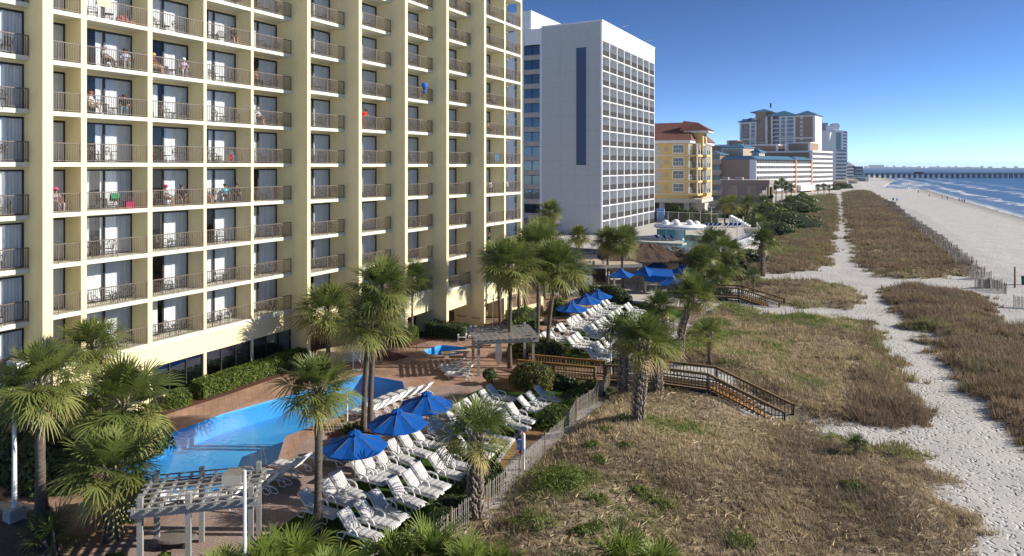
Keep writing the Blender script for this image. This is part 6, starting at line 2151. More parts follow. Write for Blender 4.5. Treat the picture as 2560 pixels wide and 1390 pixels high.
m = MB(); m.add([(p[0], p[1], ZD) for p in POOL2] + [(p[0], p[1], ZD - .9) for p in POOL2], [(i, (i + 1) % n, n + (i + 1) % n, n + i) for i in range(n)] + [tuple(range(n, 2 * n))]); m.build('basin', M['teal_plaster'], t)
ob = sheet('pool_water', POOL2, [], ZD - .12, M['pool_water'], parent=None)


def picket_fence(label, line, z, h, mat, name='picket_fence', gap=.14, pw=.035):
    O = line[0]
    t = thing(name, label, 'fence', (O[0], O[1], z))
    m = MB()
    k = 0
    for a, b in zip(line[:-1], line[1:]):
        L = math.hypot(b[0] - a[0], b[1] - a[1]); dx, dy = (b[0] - a[0]) / L, (b[1] - a[1]) / L
        A = Vector((a[0] - O[0], a[1] - O[1], 0)); B = Vector((b[0] - O[0], b[1] - O[1], 0))
        m.bar(A + Vector((0, 0, h)), B + Vector((0, 0, h)), .06, .06); m.bar(A + Vector((0, 0, .12)), B + Vector((0, 0, .12)), .05, .05)
        for i in range(int(L / gap)):
            p = A + Vector((dx, dy, 0)) * i * gap; m.bar(p + Vector((0, 0, .12)), p + Vector((0, 0, h)), pw, pw, up=(1, 0, 0))
        nn_ = max(1, int(L / 2.4))
        for i in range(nn_):
            p = A.lerp(B, i / nn_); q = MB(); q.bar(p, p + Vector((0, 0, h + .08)), .09, .09, up=(1, 0, 0)); q.build('post', M[mat], t)
    m.build('pickets', M[mat], t)


picket_fence('pale blue picket fence along the top of the grey deck wall', [(-44, 95.9), (-20.2, 95.9)], ZD, 1.15, 'white', gap=.16)
picket_fence('white picket fence down the seaward edge of the raised deck', [(-19.4, 97), (-17.9, 112), (-18.3, 128), (-21.6, 145)], ZD, 1.25, 'white', gap=.22, pw=.12)
picket_fence('grey mesh fence panels behind the mushroom canopy', [(-43.5, 150.2), (-29, 149.0)], ZD, 2.4, 'steel', gap=.25, pw=.02)
m = MB(); m.box(-43.9, -42.2, 150.7, 151.2, 0, 5.2); tag(m.build('blue_wall_stub', M['blue_paint']), 'pale blue wall stub at the far foot of the white tower', 'wall')
m = MB()
for i in range(9): m.box(-27.5 + i * .45, -27.05 + i * .45, 147.5, 149.5, ZD - .01, ZD + 2.2 - i * .24)
tag(m.build('white_stairs', M['white']), 'white stepped parapet climbing at the back of the raised deck', 'steps')
cx, cy = G(1700, 596, ZD)
t = thing('mushroom_canopy', 'big round white canopy with bubble domes over the neighbouring pool', 'canopy', (cx, cy, ZD))
m = MB(); m.lathe([(0, 2.75), (3.2, 2.55), (4.35, 2.35), (4.45, 2.0), (4.2, 1.85), (3.0, 1.9), (0, 2.0)], 40); m.build('disc', M['white'], t, smooth=True)
m = MB(); vs = []
for k in range(80):
    a = 2 * math.pi * k / 80; zz = 2.12 + .07 * math.sin(a * 22); vs += [(4.47 * math.cos(a), 4.47 * math.sin(a), zz - .05), (4.47 * math.cos(a), 4.47 * math.sin(a), zz + .05)]
m.add(vs, [(2 * k, (2 * k + 2) % 160, (2 * k + 3) % 160, 2 * k + 1) for k in range(80)]); m.build('wavy_stripe', M['navy'], t)
for k in range(7):
    a = 2 * math.pi * k / 7 + .3; m = MB(); m.lathe([(.75 * math.cos(q * .2618), 2.4 + .72 * math.sin(q * .2618)) for q in range(7)], 14, (2.7 * math.cos(a), 2.7 * math.sin(a))); m.build('bubble_dome', M['white'], t, smooth=True)
m = MB(); m.lathe([(.75, -.5), (.62, .6), (.7, 1.9)], 16); m.build('stem', M['sea_grey'], t)
x, y = G(1665, 606, ZD)
m = MB(); m.prism([(x - 5, y + 1.6), (x - 5.6, y - .6), (x + 2.9, y - .9), (x + 3.2, y + .8), (x + 2, y + 1.8)], ZD - .3, ZD + .02); tag(m.build('pool_island', M['deck_light']), 'pale tongue of decking reaching into the neighbouring pool', 'platform')
x, y = G(1672, 590, ZD)
t = thing('glass_screen', 'turquoise glass wind screen behind the three blue loungers', 'screen', (x - 2.2, y, ZD))
m = MB(); m.box(0, 5.2, -.02, .02, .1, 1.2); m.build('panel', M['teal_plaster'], t)
for i in range(4):
    m = MB(); m.box(i * 1.7, i * 1.7 + .06, -.04, .04, 0, 1.3); m.build('post', M['white'], t)
# blue sling loungers
def blue_lounger():
    t = thing('blue_lounger', 'x', 'sun lounger', (0, 0, 0), 0, 'blue loungers on the neighbouring deck')
    m = MB(); m.add([(0, -.32, .9), (0, .32, .9), (.6, .32, .38), (.6, -.32, .38), (1.85, .32, .38), (1.85, -.32, .38)], [(0, 1, 2, 3), (3, 2, 4, 5)][:])
    m.add([(0.02, -.32, .86), (0.02, .32, .86), (.6, .32, .34), (.6, -.32, .34), (1.85, .32, .34), (1.85, -.32, .34)], [(3, 2, 1, 0), (5, 4, 2, 3)]); m.build('sling', M['blue_sling'], t)
    for s_ in (-1, 1):
        m = MB(); m.tube([(0, s_ * .34, .88), (.6, s_ * .34, .36), (1.87, s_ * .34, .36)], .035, 5); m.build('side_frame', M['resin'], t)
        for xx in (.35, 1.5):
            m = MB(); m.tube([(xx + .2, s_ * .34, .35), (xx, s_ * .34, 0)], .04, 5); m.build('leg', M['resin'], t)
    return t


bl, blu = blue_lounger(), []
for i, px in enumerate((1768, 1779, 1790, 1801, 1817, 1829, 1841, 1850)):
    x, y = G(px, 568, ZD); place(bl, blu, x, y, R(-100), 'blue sling lounger in the back row of the raised deck, %s from the canopy' % ORD[i], z=ZD)
for i, (px, py) in enumerate(((1638, 600), (1657, 600), (1675, 600))):
    x, y = G(px, py, ZD); place(bl, blu, x, y, R(-35), 'blue lounger before the glass screen, %s from the white tower' % ORD[i], z=ZD)
for i in range(9):
    place(bl, blu, -19.3 + i * .02, 112 + i * 2.0, R(190), 'blue lounger along the seaward deck fence, %s from the thatched-hut side' % ORD[i], z=ZD)
for i in range(8):
    place(bl, blu, -40.5 + i * 2.3, 96.8, R(80 + random.uniform(-12, 12)), 'blue lounger by the pale picket fence, %s from the hotel side' % ORD[i], z=ZD)
for px, py, what in ((1779, 560, 'tall white post with flat top at the back of the raised deck'), (1843, 610, 'white mast on the seaward edge of the raised deck'), (1858, 596, 'second white mast on the seaward deck edge')):
    x, y = G(px, py, ZD)
    t = thing('deck_lamp', what, 'lamp', (x, y, ZD))
    m = MB(); m.tube([(0, 0, 0), (0, 0, 3.6)], .08, 6); m.build('pole', M['white'], t)
    m = MB(); m.box(-.6, .6, -.12, .12, 3.6, 3.75) if 'flat' in what else m.lathe([(.12, 3.6), (0, 3.8)], 8); m.build('lamp_head', M['white'], t)
# road, car park and lawns farther along the shore
sheet('asphalt_road', quadG([(1800, 518), (1915, 512), (1925, 536), (1780, 545)], .04), [], .05, M['asphalt'])
sheet('garden_lawn', quadG([(1840, 560), (1930, 548), (1965, 585), (1925, 640), (1880, 655), (1862, 610)], .03), [], .04, M['turf'])
sheet('hotel_forecourt', [(-60, 151), (-60, 240), (-34, 240), (-26, 205), (-22, 160), (-24, 151)], [], .03, M['deck_light'])
sheet('resort_terrace', [(-60, 262), (-60, 380), (-40, 440), (-22, 430), (-26, 340), (-30, 262)], [], .03, M['deck_light'])

# ================================================================== BEACH HOUSES AND HUTS FAR ALONG
for (px, py, d, wd, h, mt, what) in ((2113, 463, 560, 4, 4.2, 'white', 'tiny white beach hut beyond the scrub'), (2125, 466, 600, 12, 3.2, 'stone', 'low tan beach wall beyond the dunes'), (2150, 458, 700, 16, 5.0, 'sea_grey', 'low grey-green beach bar near the pier'), (2100, 462, 520, 9, 4, 'tan_light', 'low pinkish beach house beyond the white block')):
    x, y = D(px, d)
    t = thing('beach_hut', what, 'hut', (x, y, -.3))
    m = MB(); m.box(-wd / 2, wd / 2, -3, 3, 0, h); m.build('wall', M[mt], t)
    m = MB(); hip(m, -wd / 2, wd / 2, -3, 3, h, 1.4, .3); m.build('roof', M['deck_light' if mt != 'sea_grey' else 'blue_roof'], t)
    m = MB(); m.box(-wd * .3, wd * .3, -3.05, -3, .4, h * .65); m.build('door', M['blue_glass'], t)
for i, (px, cy, d) in enumerate(((2118, 452, 640), (2126, 450, 660), (2135, 451, 680), (2143, 449, 690), (2150, 452, 700), (2156, 450, 720), (2110, 455, 600), (2130, 456, 640))):
    x, y = D(px, d)
    palm('tiny far palm in the grove before the pier house, %s along' % ORD[i], x, y, ZH(cy, d) + .2, 3.0, CF[i % 2], r=.25, group='far palm grove by the pier', z=-.2)


# ================================================================== PEOPLE
SKEL = {
    'stand': dict(hip=(0, 0, .93), chest=(0, 0, 1.32), neck=(0, 0, 1.50), head=(.02, 0, 1.66), hipL=(0, .10, .90), hipR=(0, -.10, .90), kneeL=(.05, .11, .50), kneeR=(-.02, -.11, .50), ankL=(0, .11, .08), ankR=(-.08, -.11, .08), toeL=(.17, .12, .04), toeR=(.09, -.12, .04),
                  shL=(0, .19, 1.43), shR=(0, -.19, 1.43), elL=(.02, .25, 1.14), elR=(.05, -.26, 1.15), wrL=(.12, .24, .90), wrR=(.18, -.22, .93), haL=(.16, .23, .82), haR=(.23, -.2, .86)),
    'walk': dict(hip=(0, 0, .92), chest=(.03, 0, 1.31), neck=(.05, 0, 1.49), head=(.08, 0, 1.65), hipL=(0, .10, .89), hipR=(0, -.10, .89), kneeL=(.18, .10, .52), kneeR=(-.06, -.10, .50), ankL=(.26, .10, .09), ankR=(-.30, -.10, .14), toeL=(.43, .11, .05), toeR=(-.16, -.11, .05),
                 shL=(.03, .19, 1.42), shR=(.03, -.19, 1.42), elL=(-.10, .25, 1.15), elR=(.14, -.25, 1.16), wrL=(-.08, .25, .92), wrR=(.30, -.22, 1.00), haL=(-.05, .24, .84), haR=(.37, -.2, .98)),
    'sit': dict(hip=(0, 0, .50), chest=(-.07, 0, .86), neck=(-.09, 0, 1.05), head=(-.05, 0, 1.21), hipL=(.02, .11, .49), hipR=(.02, -.11, .49), kneeL=(.44, .14, .50), kneeR=(.44, -.12, .50), ankL=(.42, .13, .08), ankR=(.50, -.12, .08), toeL=(.58, .14, .04), toeR=(.66, -.13, .04),
                shL=(-.08, .19, .98), shR=(-.08, -.19, .98), elL=(.0, .27, .72), elR=(.0, -.27, .72), wrL=(.22, .20, .66), wrR=(.22, -.18, .64), haL=(.30, .15, .62), haR=(.30, -.13, .60)),
    'lean': dict(hip=(-.12, 0, .95), chest=(.06, 0, 1.28), neck=(.17, 0, 1.42), head=(.28, 0, 1.53), hipL=(-.12, .10, .92), hipR=(-.12, -.10, .92), kneeL=(-.10, .12, .50), kneeR=(-.16, -.12, .50), ankL=(-.16, .12, .08), ankR=(-.26, -.12, .08), toeL=(0, .13, .04), toeR=(-.1, -.13, .04),
                 shL=(.10, .20, 1.36), shR=(.10, -.20, 1.36), elL=(.30, .28, 1.12), elR=(.30, -.28, 1.12), wrL=(.48, .12, 1.12), wrR=(.48, -.10, 1.12), haL=(.55, .03, 1.12), haR=(.55, -.02, 1.13)),
    'recline': dict(hip=(0, 0, .52), chest=(-.24, 0, .80), neck=(-.36, 0, .96), head=(-.38, 0, 1.12), hipL=(.03, .10, .51), hipR=(.03, -.10, .51), kneeL=(.45, .16, .60), kneeR=(.45, -.10, .54), ankL=(.82, .12, .52), ankR=(.84, -.10, .50), toeL=(.92, .14, .60), toeR=(.94, -.12, .60),
                    shL=(-.31, .19, .91), shR=(-.31, -.19, .91), elL=(-.25, .30, .66), elR=(-.22, -.30, .66), wrL=(.02, .26, .60), wrR=(.05, -.22, .64), haL=(.10, .24, .58), haR=(.13, -.19, .62)),
}
EDGES = [('hip', 'chest'), ('chest', 'neck'), ('neck', 'head'), ('hip', 'hipL'), ('hip', 'hipR'), ('hipL', 'kneeL'), ('hipR', 'kneeR'), ('kneeL', 'ankL'), ('kneeR', 'ankR'), ('ankL', 'toeL'), ('ankR', 'toeR'),
         ('chest', 'shL'), ('chest', 'shR'), ('shL', 'elL'), ('shR', 'elR'), ('elL', 'wrL'), ('elR', 'wrR'), ('wrL', 'haL'), ('wrR', 'haR')]
RAD = dict(hip=.15, chest=.165, neck=.062, head=.115, hip_=.11, knee=.065, ank=.045, toe=.04, sh=.07, el=.047, wr=.034, ha=.038)


def body_mesh(pose):
    K = SKEL[pose]
    names = list(K)
    me = bpy.data.meshes.new('person_' + pose)
    me.from_pydata([K[n] for n in names], [(names.index(a), names.index(b)) for a, b in EDGES], [])
    o = bpy.data.objects.new('tmp', me)
    COL.objects.link(o)
    md = o.modifiers.new('s', 'SKIN')
    md.use_smooth_shade = True
    for i, n in enumerate(names):
        k = n.rstrip('LR') if n not in ('hip',) else n
        r = RAD['hip_'] if n in ('hipL', 'hipR') else RAD[k]
        rr = (r, r) if n not in ('chest', 'hip') else (r * .8, r * 1.12)
        me.skin_vertices[0].data[i].radius = rr
        me.skin_vertices[0].data[i].use_root = (n == 'hip')
    o.modifiers.new('u', 'SUBSURF').levels = 1
    dg = bpy.context.evaluated_depsgraph_get()
    out = bpy.data.meshes.new_from_object(o.evaluated_get(dg))
    bpy.data.objects.remove(o)
    # zones: nearest bone decides skin / shirt / trousers / shoes
    cen = np.array([p.center for p in out.polygons])
    best = np.full(len(cen), 1e9); idx = np.zeros(len(cen), int)
    zone = {('hip', 'chest'): 1, ('chest', 'neck'): 1, ('neck', 'head'): 0, ('hip', 'hipL'): 2, ('hip', 'hipR'): 2, ('hipL', 'kneeL'): 2, ('hipR', 'kneeR'): 2, ('kneeL', 'ankL'): 3, ('kneeR', 'ankR'): 3, ('ankL', 'toeL'): 3, ('ankR', 'toeR'): 3, ('chest', 'shL'): 1, ('chest', 'shR'): 1, ('shL', 'elL'): 1, ('shR', 'elR'): 1}
    for (a, b) in EDGES:
        A, B = np.array(K[a]), np.array(K[b]); e = B - A
        q = np.clip(((cen - A) @ e) / (e @ e), 0, 1)
        d = np.linalg.norm(cen - A - q[:, None] * e, axis=1)
        m_ = d < best
        best[m_] = d[m_]; idx[m_] = zone.get((a, b), 0)
    return out, idx


BODY = {k: body_mesh(k) for k in SKEL}
CLOTH = {}


def cloth(c):
    if c not in CLOTH: CLOTH[c] = pm('cloth_%d' % len(CLOTH), c, .9, .12, 8, 0)
    return CLOTH[c]


def person(label, x, y, z, pose, rz, shirt, trousers, hair=(.04, .025, .015), bare_legs=False, hat=None, group=None, sc=1.0):
    src, idx = BODY[pose]
    me = src.copy()
    me.materials.clear()
    for m_ in (M['skin'], cloth(shirt), cloth(trousers), M['skin'] if bare_legs else cloth(trousers)): me.materials.append(m_)
    me.polygons.foreach_set('material_index', idx.astype(np.int32))
    t = thing('person', label, 'person', (x, y, z), rz, group, sc)
    b = mobj('body', me, t)
    hd = Vector(SKEL[pose]['head'])
    h = MB(); h.lathe([(.118, -.02), (.128, .04), (.11, .10), (.06, .135), (0, .145)], 12)
    o = h.build('hair', cloth(hair), b, (hd.x - .018, hd.y, hd.z + .0), smooth=True)
    f = MB()
    f.bar((.105, 0, .02), (.135, 0, -.02), .03, .03)
    for s_ in (-1, 1): f.bar((.098, s_ * .04 - .012, .02), (.098, s_ * .04 + .012, .02), .02, .014)
    f.bar((.10, -.025, -.055), (.10, .025, -.055), .015, .012)
    f.build('face', cloth((.25, .11, .08)), b, (hd.x, hd.y, hd.z))
    for s_, hk, wk in ((1, 'haL', 'wrL'), (-1, 'haR', 'wrR')):
        a, w_ = Vector(SKEL[pose][hk]), Vector(SKEL[pose][wk])
        d = (a - w_).normalized()
        u = d.cross(Vector((0, 0, 1)))
        u = u.normalized() if u.length > .1 else Vector((0, 1, 0))
        m = MB()
        for q in range(4):
            b0 = a + u * (q - 1.5) * .019
            m.tube([b0, b0 + d * .045, b0 + d * (.07 + .008 * (q in (1, 2))) - Vector((0, 0, .02))], [.009, .009, .006], 5)
        m.tube([a - u * .03 - d * .03, a - u * .055 + d * .01, a - u * .05 + d * .035], [.010, .009, .007], 5)
        m.build('hand', M['skin'], b)
    if hat:
        m = MB(); m.lathe([(.20, .05), (.125, .06), (.12, .13), (.07, .17), (0, .175)], 14); m.build('hat', cloth(hat), b, (hd.x, hd.y, hd.z))
    return t


def on_balcony(label, b, k, fy, pose, shirt, trousers, rz=0.0, fx=.62, **kw):
    xs_, y0, y1, _ = BAYS[b]
    dx = .48 if pose == 'lean' else fx
    return person(label, xs_ - dx, y0 + (y1 - y0) * fy, ZK(k), pose, rz, shirt, trousers, **kw)


BH = 'people on the hotel balconies'
on_balcony('person in grey shirt seated on the wide-window balcony, seventh row up', 2, 2, .40, 'sit', (.42, .42, .44), (.10, .09, .09), .3, hair=(.45, .42, .40), group=BH)
on_balcony('person in pale patterned top seated beside the grey-shirted man', 2, 2, .72, 'sit', (.40, .42, .52), (.35, .35, .36), -.4, group=BH)
on_balcony('person with blond hair in maroon top seated beside dark glass, seventh row up', 3, 2, .16, 'sit', (.20, .03, .04), (.55, .50, .45), .5, hair=(.55, .38, .15), bare_legs=True, group=BH)
on_balcony('person with white hair in lilac jacket seated on a third-column balcony', 3, 2, .72, 'sit', (.55, .45, .58), (.55, .48, .56), -.5, hair=(.75, .74, .72), group=BH)
on_balcony('person with white top and reddish hair seated on the sixth row up', 2, 1, .18, 'sit', (.72, .70, .70), (.50, .48, .47), .6, hair=(.28, .10, .03), group=BH)
on_balcony('person in black top and faded jeans seated opposite the red-haired one', 2, 1, .70, 'sit', (.015, .015, .018), (.20, .34, .42), -.6, hair=(.10, .03, .02), group=BH)
on_balcony('person in black sitting deep in shade on the eighth row up', 4, 3, .72, 'sit', (.015, .015, .02), (.03, .03, .04), -.3, group=BH, bare_legs=True)
on_balcony('person with bare arms sitting by the open door, seventh row up', 5, 2, .22, 'sit', (.30, .10, .07), (.05, .05, .06), .2, group=BH)
on_balcony('person in light grey tee with bare legs on the sixth row up', 5, 1, .28, 'sit', (.50, .50, .54), (.06, .06, .08), .2, bare_legs=True, hair=(.4, .36, .33), group=BH)
on_balcony('person in bright red shirt leaning on the railing', 7, 1, .20, 'lean', (.75, .02, .015), (.55, .03, .02), .15, hair=(.09, .05, .04), group=BH)
on_balcony('person in pink sun hat and lilac dress on the narrow balcony', 1, -1, .58, 'sit', (.38, .24, .34), (.42, .30, .36), .1, hat=(.75, .08, .22), group=BH)
on_balcony('person in pink cap and grey top with crossed legs, fourth row up', 3, -1, .38, 'sit', (.34, .34, .36), (.25, .2, .18), .4, hat=(.80, .03, .16), bare_legs=True, group=BH)
on_balcony('person in black tee facing the pink-capped one', 3, -1, .68, 'sit', (.012, .012, .014), (.015, .015, .018), -.4, bare_legs=True, hair=(.08, .05, .04), group=BH)
on_balcony('person in floral dress by the open door, fourth row up', 4, -1, .12, 'sit', (.50, .26, .26), (.50, .30, .30), .3, bare_legs=True, group=BH)
on_balcony('person in turquoise wrap seated in the middle of a trio', 4, -1, .55, 'sit', (.10, .50, .60), (.10, .10, .12), -.1, group=BH)
on_balcony('person in black patterned clothes at the end of a trio', 4, -1, .80, 'sit', (.04, .04, .05), (.06, .06, .07), -.4, group=BH)
on_balcony('person in dark clothes seated high in the eleventh column', 10, 2, .40, 'sit', (.05, .05, .06), (.05, .05, .06), .2, group=BH)
on_balcony('person with bare legs seated in the eleventh column, sixth row up', 10, 1, .45, 'sit', (.40, .28, .22), (.10, .09, .1), .2, bare_legs=True, group=BH)
on_balcony('person in black watching from the low eleventh-column balcony', 10, -3, .45, 'stand', (.015, .015, .018), (.02, .02, .02), .4, hair=(.25, .13, .07), group=BH)
person('person in black top and sunglasses reclining on a white lounger', -23.72, 52.7, .0, 'recline', -.06, (.012, .012, .014), (.012, .012, .014), bare_legs=True)
for i, (px, py, pose, rz, sh, lab) in enumerate([
        (2263, 475, 'walk', 2, (.02, .02, .03), 'person in black walking in a pair at the far waterline'), (2268, 475, 'walk', 2.2, (.03, .03, .04), 'person in charcoal walking in a pair at the far waterline'),
        (2296, 485, 'walk', 1.5, (.03, .04, .06), 'lone dark-clothed person ahead of the far pair'), (2323, 495, 'lean', 1.2, (.03, .04, .07), 'person bending over the wet sand'),
        (2355, 499, 'stand', .4, (.16, .18, .14), 'person in olive with arms out by the surf'), (2368, 501, 'stand', 1.9, (.02, .03, .06), 'person in navy standing by the olive-clad one'),
        (2398, 505, 'walk', 1.1, (.30, .26, .24), 'person with tan top paddling with two others'), (2405, 506, 'walk', 1.3, (.16, .17, .22), 'person in slate paddling in the middle of three'), (2411, 507, 'walk', 1.7, (.04, .05, .12), 'person in navy paddling nearest of three'),
        (2180, 455, 'stand', 0, (.05, .05, .07), 'tiny dark figure alone on the far sand'), (2205, 452, 'walk', 0, (.4, .08, .06), 'tiny red-topped figure on the far sand'), (2213, 453, 'walk', 1, (.05, .06, .09), 'tiny dark figure at the edge of the far sand'), (2222, 452, 'walk', 2, (.05, .05, .06), 'tiny figure with legs in the far shallows'), (2226, 451, 'walk', 2, (.12, .10, .10), 'tiny figure farthest into the shallows')]):
    x, y = G(px, py, -1.75)
    z = max(float(ground_z([x], [y])[0]), -2.05)
    person(lab, x, y, z, pose, rz, sh, tuple(v * .7 for v in sh), group='people along the waterline', sc=1.02)

# ---- belongings left on the balconies
def bprop(name, label, cat, b, k, fy, build, mats, dx=.7, dz=0.0):
    xs_, y0, y1, _ = BAYS[b]
    m = MB(); build(m)
    o = m.build(name, mats, None, (xs_ - dx, y0 + (y1 - y0) * fy, ZK(k) + dz))
    return tag(o, label, cat)


bprop('cool_box', 'magenta cool box on the wide fourth-row balcony', 'cooler', 2, -1, .80, lambda m: (m.box(-.17, .17, -.25, .25, 0, .34), m.box(-.18, .18, -.26, .26, .34, .39), m.tube([(0, -.27, .3), (0, -.28, .48), (0, .28, .48), (0, .27, .3)], .02, 6)), cloth((.45, .015, .11)))
bprop('beach_towel', 'green towel draped over a chair back beside the cool box', 'towel', 2, -1, .62, lambda m: (m.add([(-.38, -.28, .95), (-.38, .28, .92), (-.20, .26, .50), (-.18, -.25, .55), (-.46, -.26, .50), (-.46, .26, .46)], [(0, 1, 2, 3), (1, 0, 4, 5)])), cloth((.015, .20, .08)))
bprop('beach_towel', 'striped cream towel hung over the top near balcony rail', 'towel', 2, 3, .26, lambda m: m.add([(.0, -.4, 1.09), (0, .45, 1.07), (.03, .42, .62), (.04, -.38, .68), (-.10, -.38, .75), (-.1, .40, .7)], [(0, 3, 2, 1), (0, 1, 5, 4)]), cloth((.55, .50, .36)), .0)
bprop('beach_bag', 'red and white bag heap on the top wide balcony', 'bag', 2, 3, .68, lambda m: (m.lathe([(.30, 0), (.36, .25), (.25, .5), (0, .56)], 12), m.lathe([(.2, 0), (.24, .2), (0, .36)], 10, (.1, .5))), cloth((.45, .14, .13)))
bprop('beach_ball', 'red, white and blue beach ball on the fifth row up', 'ball', 4, 0, .68, lambda m: [(setattr(m, 'mi', q % 3), m.add([(.33 * math.cos(a) * math.cos(e), .33 * math.sin(a) * math.cos(e), .34 + .33 * math.sin(e)) for e, a in ((-1.57, q * 1.047), (-.8, q * 1.047), (0, q * 1.047), (.8, q * 1.047), (1.57, q * 1.047), (.8, q * 1.047 + 1.047), (0, q * 1.047 + 1.047), (-.8, q * 1.047 + 1.047))], [(0, 7, 1), (1, 7, 6, 2), (2, 6, 5, 3), (3, 5, 4)])) for q in range(6)], [cloth((.03, .16, .50)), cloth((.70, .70, .68)), cloth((.62, .04, .03))])
bprop('swim_ring', 'orange swim ring leaning by the door on the fifth row up', 'swim ring', 4, 0, .06, lambda m: m.tube([(.05, .28 * math.cos(q * .524), .34 + .28 * math.sin(q * .524)) for q in range(13)], .08, 8), cloth((.70, .16, .03)))
bprop('balloon', 'shiny blue balloon tied at a balcony rail, ninth column', 'balloon', 8, 2, .66, lambda m: (m.lathe([(.02, .92), (.10, .96), (.24, 1.15), (.27, 1.32), (.2, 1.48), (0, 1.56)], 14), m.lathe([(0, .62), (.16, .70), (.18, .82), (.02, .92)], 12)), cloth((.04, .16, .62)), .0)
bprop('beach_towel', 'blue towel hanging inside an eleventh-column railing', 'towel', 10, 0, .66, lambda m: m.add([(-.02, -.5, 1.05), (-.02, .5, 1.02), (.0, .45, .25), (0, -.4, .35)], [(0, 3, 2, 1)]), cloth((.06, .22, .38)), .16)
bprop('cushion', 'white cushion propped on a chair, eleventh column', 'cushion', 10, -1, .5, lambda m: m.lathe([(0, .5), (.28, .55), (.36, .75), (.26, .98), (0, 1.02)], 12), cloth((.72, .72, .76)))
bprop('cushion', 'white cushion propped on a chair, last column by the corner', 'cushion', 11, -1, .4, lambda m: m.lathe([(0, .5), (.28, .55), (.36, .75), (.26, .98), (0, 1.02)], 12), cloth((.72, .72, .76)))
xs_, y0, y1, _ = BAYS[4]
o = mobj('plastic_chair', CH.copy(), None, (xs_ - .6, y0 + .55 * (y1 - y0), ZK(-4)), -.4)
o.data.materials.clear(); o.data.materials.append(M['resin'])
tag(o, 'white plastic chair on the lowest balcony of the fifth column', 'chair')


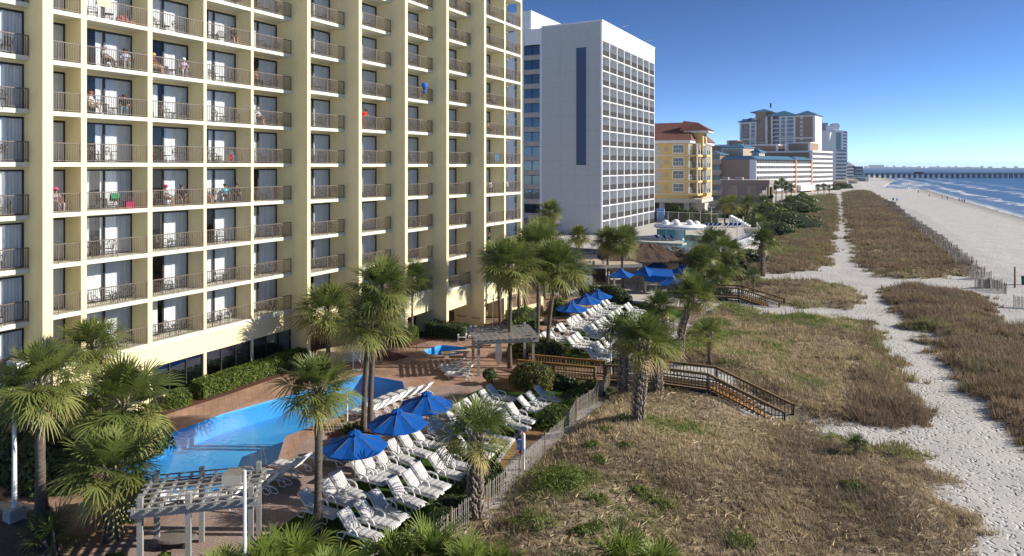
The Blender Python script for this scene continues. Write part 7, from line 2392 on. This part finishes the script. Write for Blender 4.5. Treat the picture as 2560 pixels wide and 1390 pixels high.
# ================================================================== DUNE GRASS
def grass():
    rs = np.random.default_rng(5)
    spec = {'near': (46, .07, .28, 9), 'mid': (32, .09, .34, 8), 'small': (14, .2, .5, 7), 'far': (6, .35, .7, 7), 'long': (6.5, .3, .7, 7), 'side': (20, .25, .65, 8)}
    out, cols = [], []
    for k, (dens, h0, h1, nb_) in spec.items():
        P = np.array(VEG[k])
        lo, hi = P.min(0) - 1.5, P.max(0) + 1.5
        n = int(dens * np.prod(hi - lo))
        x = rs.uniform(lo[0], hi[0], n); y = rs.uniform(lo[1], hi[1], n)
        if k in ('far', 'long'):          # thin out with distance
            keep = rs.uniform(0, 1, n) < np.clip(150 / np.maximum(y, 1), .12, 1); x, y = x[keep], y[keep]
        v = veg_field(x, y)
        patch = vnoise(x, y, 2.6, 21) * .4 + vnoise(x, y, .9, 22) * .3 + vnoise(x, y, 8, 23) * .3
        keep = (v > rs.uniform(-.5, .35, len(x))) & (patch > rs.uniform(.18 if k in ('near', 'mid') else .15, .58 if k in ('near', 'mid') else .62, len(x)))
        keep &= (x > -14.55 + .0 * y) if k in ('near', 'mid') else True
        # keep walkways clear
        keep &= ~((np.abs(y - 43.6) < 1.1) & (x < -4.0) & (x > -22))
        keep &= ~((np.abs(y - 77.0) < 1.2) & (x < -8.7))
        x, y = x[keep], y[keep]
        d = np.hypot(x, y)
        tone = vnoise(x, y, 3.3, 31) * .55 + vnoise(x, y, 11, 32) * .45 + rs.normal(0, .07, len(x))
        gr = -.10 * np.clip((x + 8.5) / 7, -1, 1) + vnoise(x, y, 4.5, 41) * .6 + vnoise(x, y, 1.2, 42) * .4 + rs.normal(0, .06, len(x))
        hh = rs.uniform(h0, h1, len(x)) * (.55 + .9 * vnoise(x, y, 2.0, 51))
        z = ground_z(x, y)
        tan = np.array([.48, .395, .255]); br = np.array([.235, .185, .13]); ol = np.array([.29, .295, .125]); gn = np.array([.15, .215, .05]); rust = np.array([.285, .22, .15])
        w1 = np.clip((tone - .35) * 4, 0, 1)[:, None]; w2 = np.clip((gr - .50) * 6, 0, 1)[:, None]; w3 = np.clip((gr - .66) * 8, 0, 1)[:, None]
        base = br * (1 - w1) + tan * w1
        if k in ('long', 'far', 'side'): base = base * .35 + rust * .65 * np.array([1.0, .93, .9]); w3 = w3 * .15; w2 = w2 * .7
        c = base * (1 - w2) + ol * w2
        c = c * (1 - w3) + gn * w3
        if k in ('near', 'mid'): c = np.clip(c * 1.22, 0, .8)
        for b in range(nb_):
            az = rs.uniform(0, 6.28, len(x)); ln = rs.uniform(.25, 1.0, len(x)) * hh * (1.1 if k == 'near' else .8)
            rx, ry = rs.normal(0, .10, len(x)), rs.normal(0, .10, len(x))
            wd = (.011 + .00030 * d) * rs.uniform(.7, 1.4, len(x))
            ca, sa = np.cos(az), np.sin(az)
            h_ = hh * rs.uniform(.6, 1.1, len(x))
            bx_, by_ = x + rx, y + ry
            a = np.stack([bx_ - sa * wd, by_ + ca * wd, z - .05], 1); b_ = np.stack([bx_ + sa * wd, by_ - ca * wd, z - .05], 1)
            tip = np.stack([bx_ + ca * ln, by_ + sa * ln, z + h_], 1)
            out.append(np.stack([a, b_, tip], 1).reshape(-1, 3))
            cols.append(np.repeat(np.clip(c * rs.uniform(.7, 1.35, (len(x), 1)), 0, 1), 3, axis=0))
    # flattened straw lying on the near dunes
    for k, dens in (('near', 9), ('mid', 3)):
        P = np.array(VEG[k]); lo, hi = P.min(0), P.max(0)
        n = int(dens * np.prod(hi - lo)); x = rs.uniform(lo[0], hi[0], n); y = rs.uniform(lo[1], hi[1], n)
        keep = (veg_field(x, y) > 0) & (x > -14.4) & (vnoise(x, y, 1.8, 71) > .35) & ~((np.abs(y - 43.6) < 1.2) & (x < -4))
        x, y = x[keep], y[keep]; z = ground_z(x, y)
        for b in range(3):
            az = rs.uniform(0, 6.28, len(x)); ln = rs.uniform(.2, .6, len(x)); wd = .010 + .0002 * np.hypot(x, y)
            bx_, by_ = x + rs.normal(0, .2, len(x)), y + rs.normal(0, .2, len(x))
            a = np.stack([bx_ - np.sin(az) * wd, by_ + np.cos(az) * wd, z + rs.uniform(.03, .12, len(x))], 1); b_ = np.stack([bx_ + np.sin(az) * wd, by_ - np.cos(az) * wd, z + .05], 1)
            tip = np.stack([bx_ + np.cos(az) * ln, by_ + np.sin(az) * ln, z + rs.uniform(.02, .2, len(x))], 1)
            out.append(np.stack([a, b_, tip], 1).reshape(-1, 3)); cols.append(np.repeat(np.array([.62, .50, .33]) * rs.uniform(.5, 1.25, (len(x), 1)), 3, axis=0))
    # tall dead stalks
    for k, dens in (('near', .35), ('mid', .8), ('small', 1.0), ('far', .35), ('long', .35), ('side', 1.6)):
        P = np.array(VEG[k]); lo, hi = P.min(0), P.max(0)
        n = int(dens * np.prod(hi - lo)); x = rs.uniform(lo[0], hi[0], n); y = rs.uniform(lo[1], hi[1], n)
        keep = (veg_field(x, y) > .4) & (vnoise(x, y, 4, 61) > .45) & (x > -14.3)
        x, y = x[keep], y[keep]; z = ground_z(x, y); d = np.hypot(x, y)
        for b in range(4):
            h_ = rs.uniform(.5, 1.25, len(x)); az = rs.normal(2.9, .8, len(x)); ln = h_ * rs.uniform(.1, .5, len(x)); wd = (.008 + .00022 * d)
            bx_, by_ = x + rs.normal(0, .15, len(x)), y + rs.normal(0, .15, len(x))
            a = np.stack([bx_ - wd, by_ - wd * .3, z - .05], 1); b_ = np.stack([bx_ + wd, by_ + wd * .3, z - .05], 1)
            tip = np.stack([bx_ + np.cos(az) * ln, by_ + np.sin(az) * ln, z + h_], 1)
            out.append(np.stack([a, b_, tip], 1).reshape(-1, 3)); cols.append(np.repeat(np.array([.50, .40, .26]) * rs.uniform(.6, 1.25, (len(x), 1)), 3, axis=0))
    Vv, Cc = np.concatenate(out), np.concatenate(cols)
    print('grass blades', len(Vv) // 3)
    me = npmesh('dune_grass', Vv, np.arange(len(Vv)).reshape(-1, 3), M['grass'], {'tint': Cc})
    tag(mobj('dune_grass', me), 'dry tan, brown and olive grass covering the dunes', 'grass', kind='stuff')


grass()


# ================================================================== SEA AIR
hz = MB(); hz.box(-9500, 14500, -70, 13500, -7, 78)
hm = NT('sea_air')
hm.t.nodes.remove(hm.p)
pv = hm.t.nodes.new('ShaderNodeVolumePrincipled')
pv.inputs['Color'].default_value = (0.80, 0.88, 1.0, 1)
pv.inputs['Density'].default_value = 0.00007
hm.t.links.new(pv.outputs[0], hm.out.inputs['Volume'])
tag(hz.build('haze', hm.m), kind='stuff')
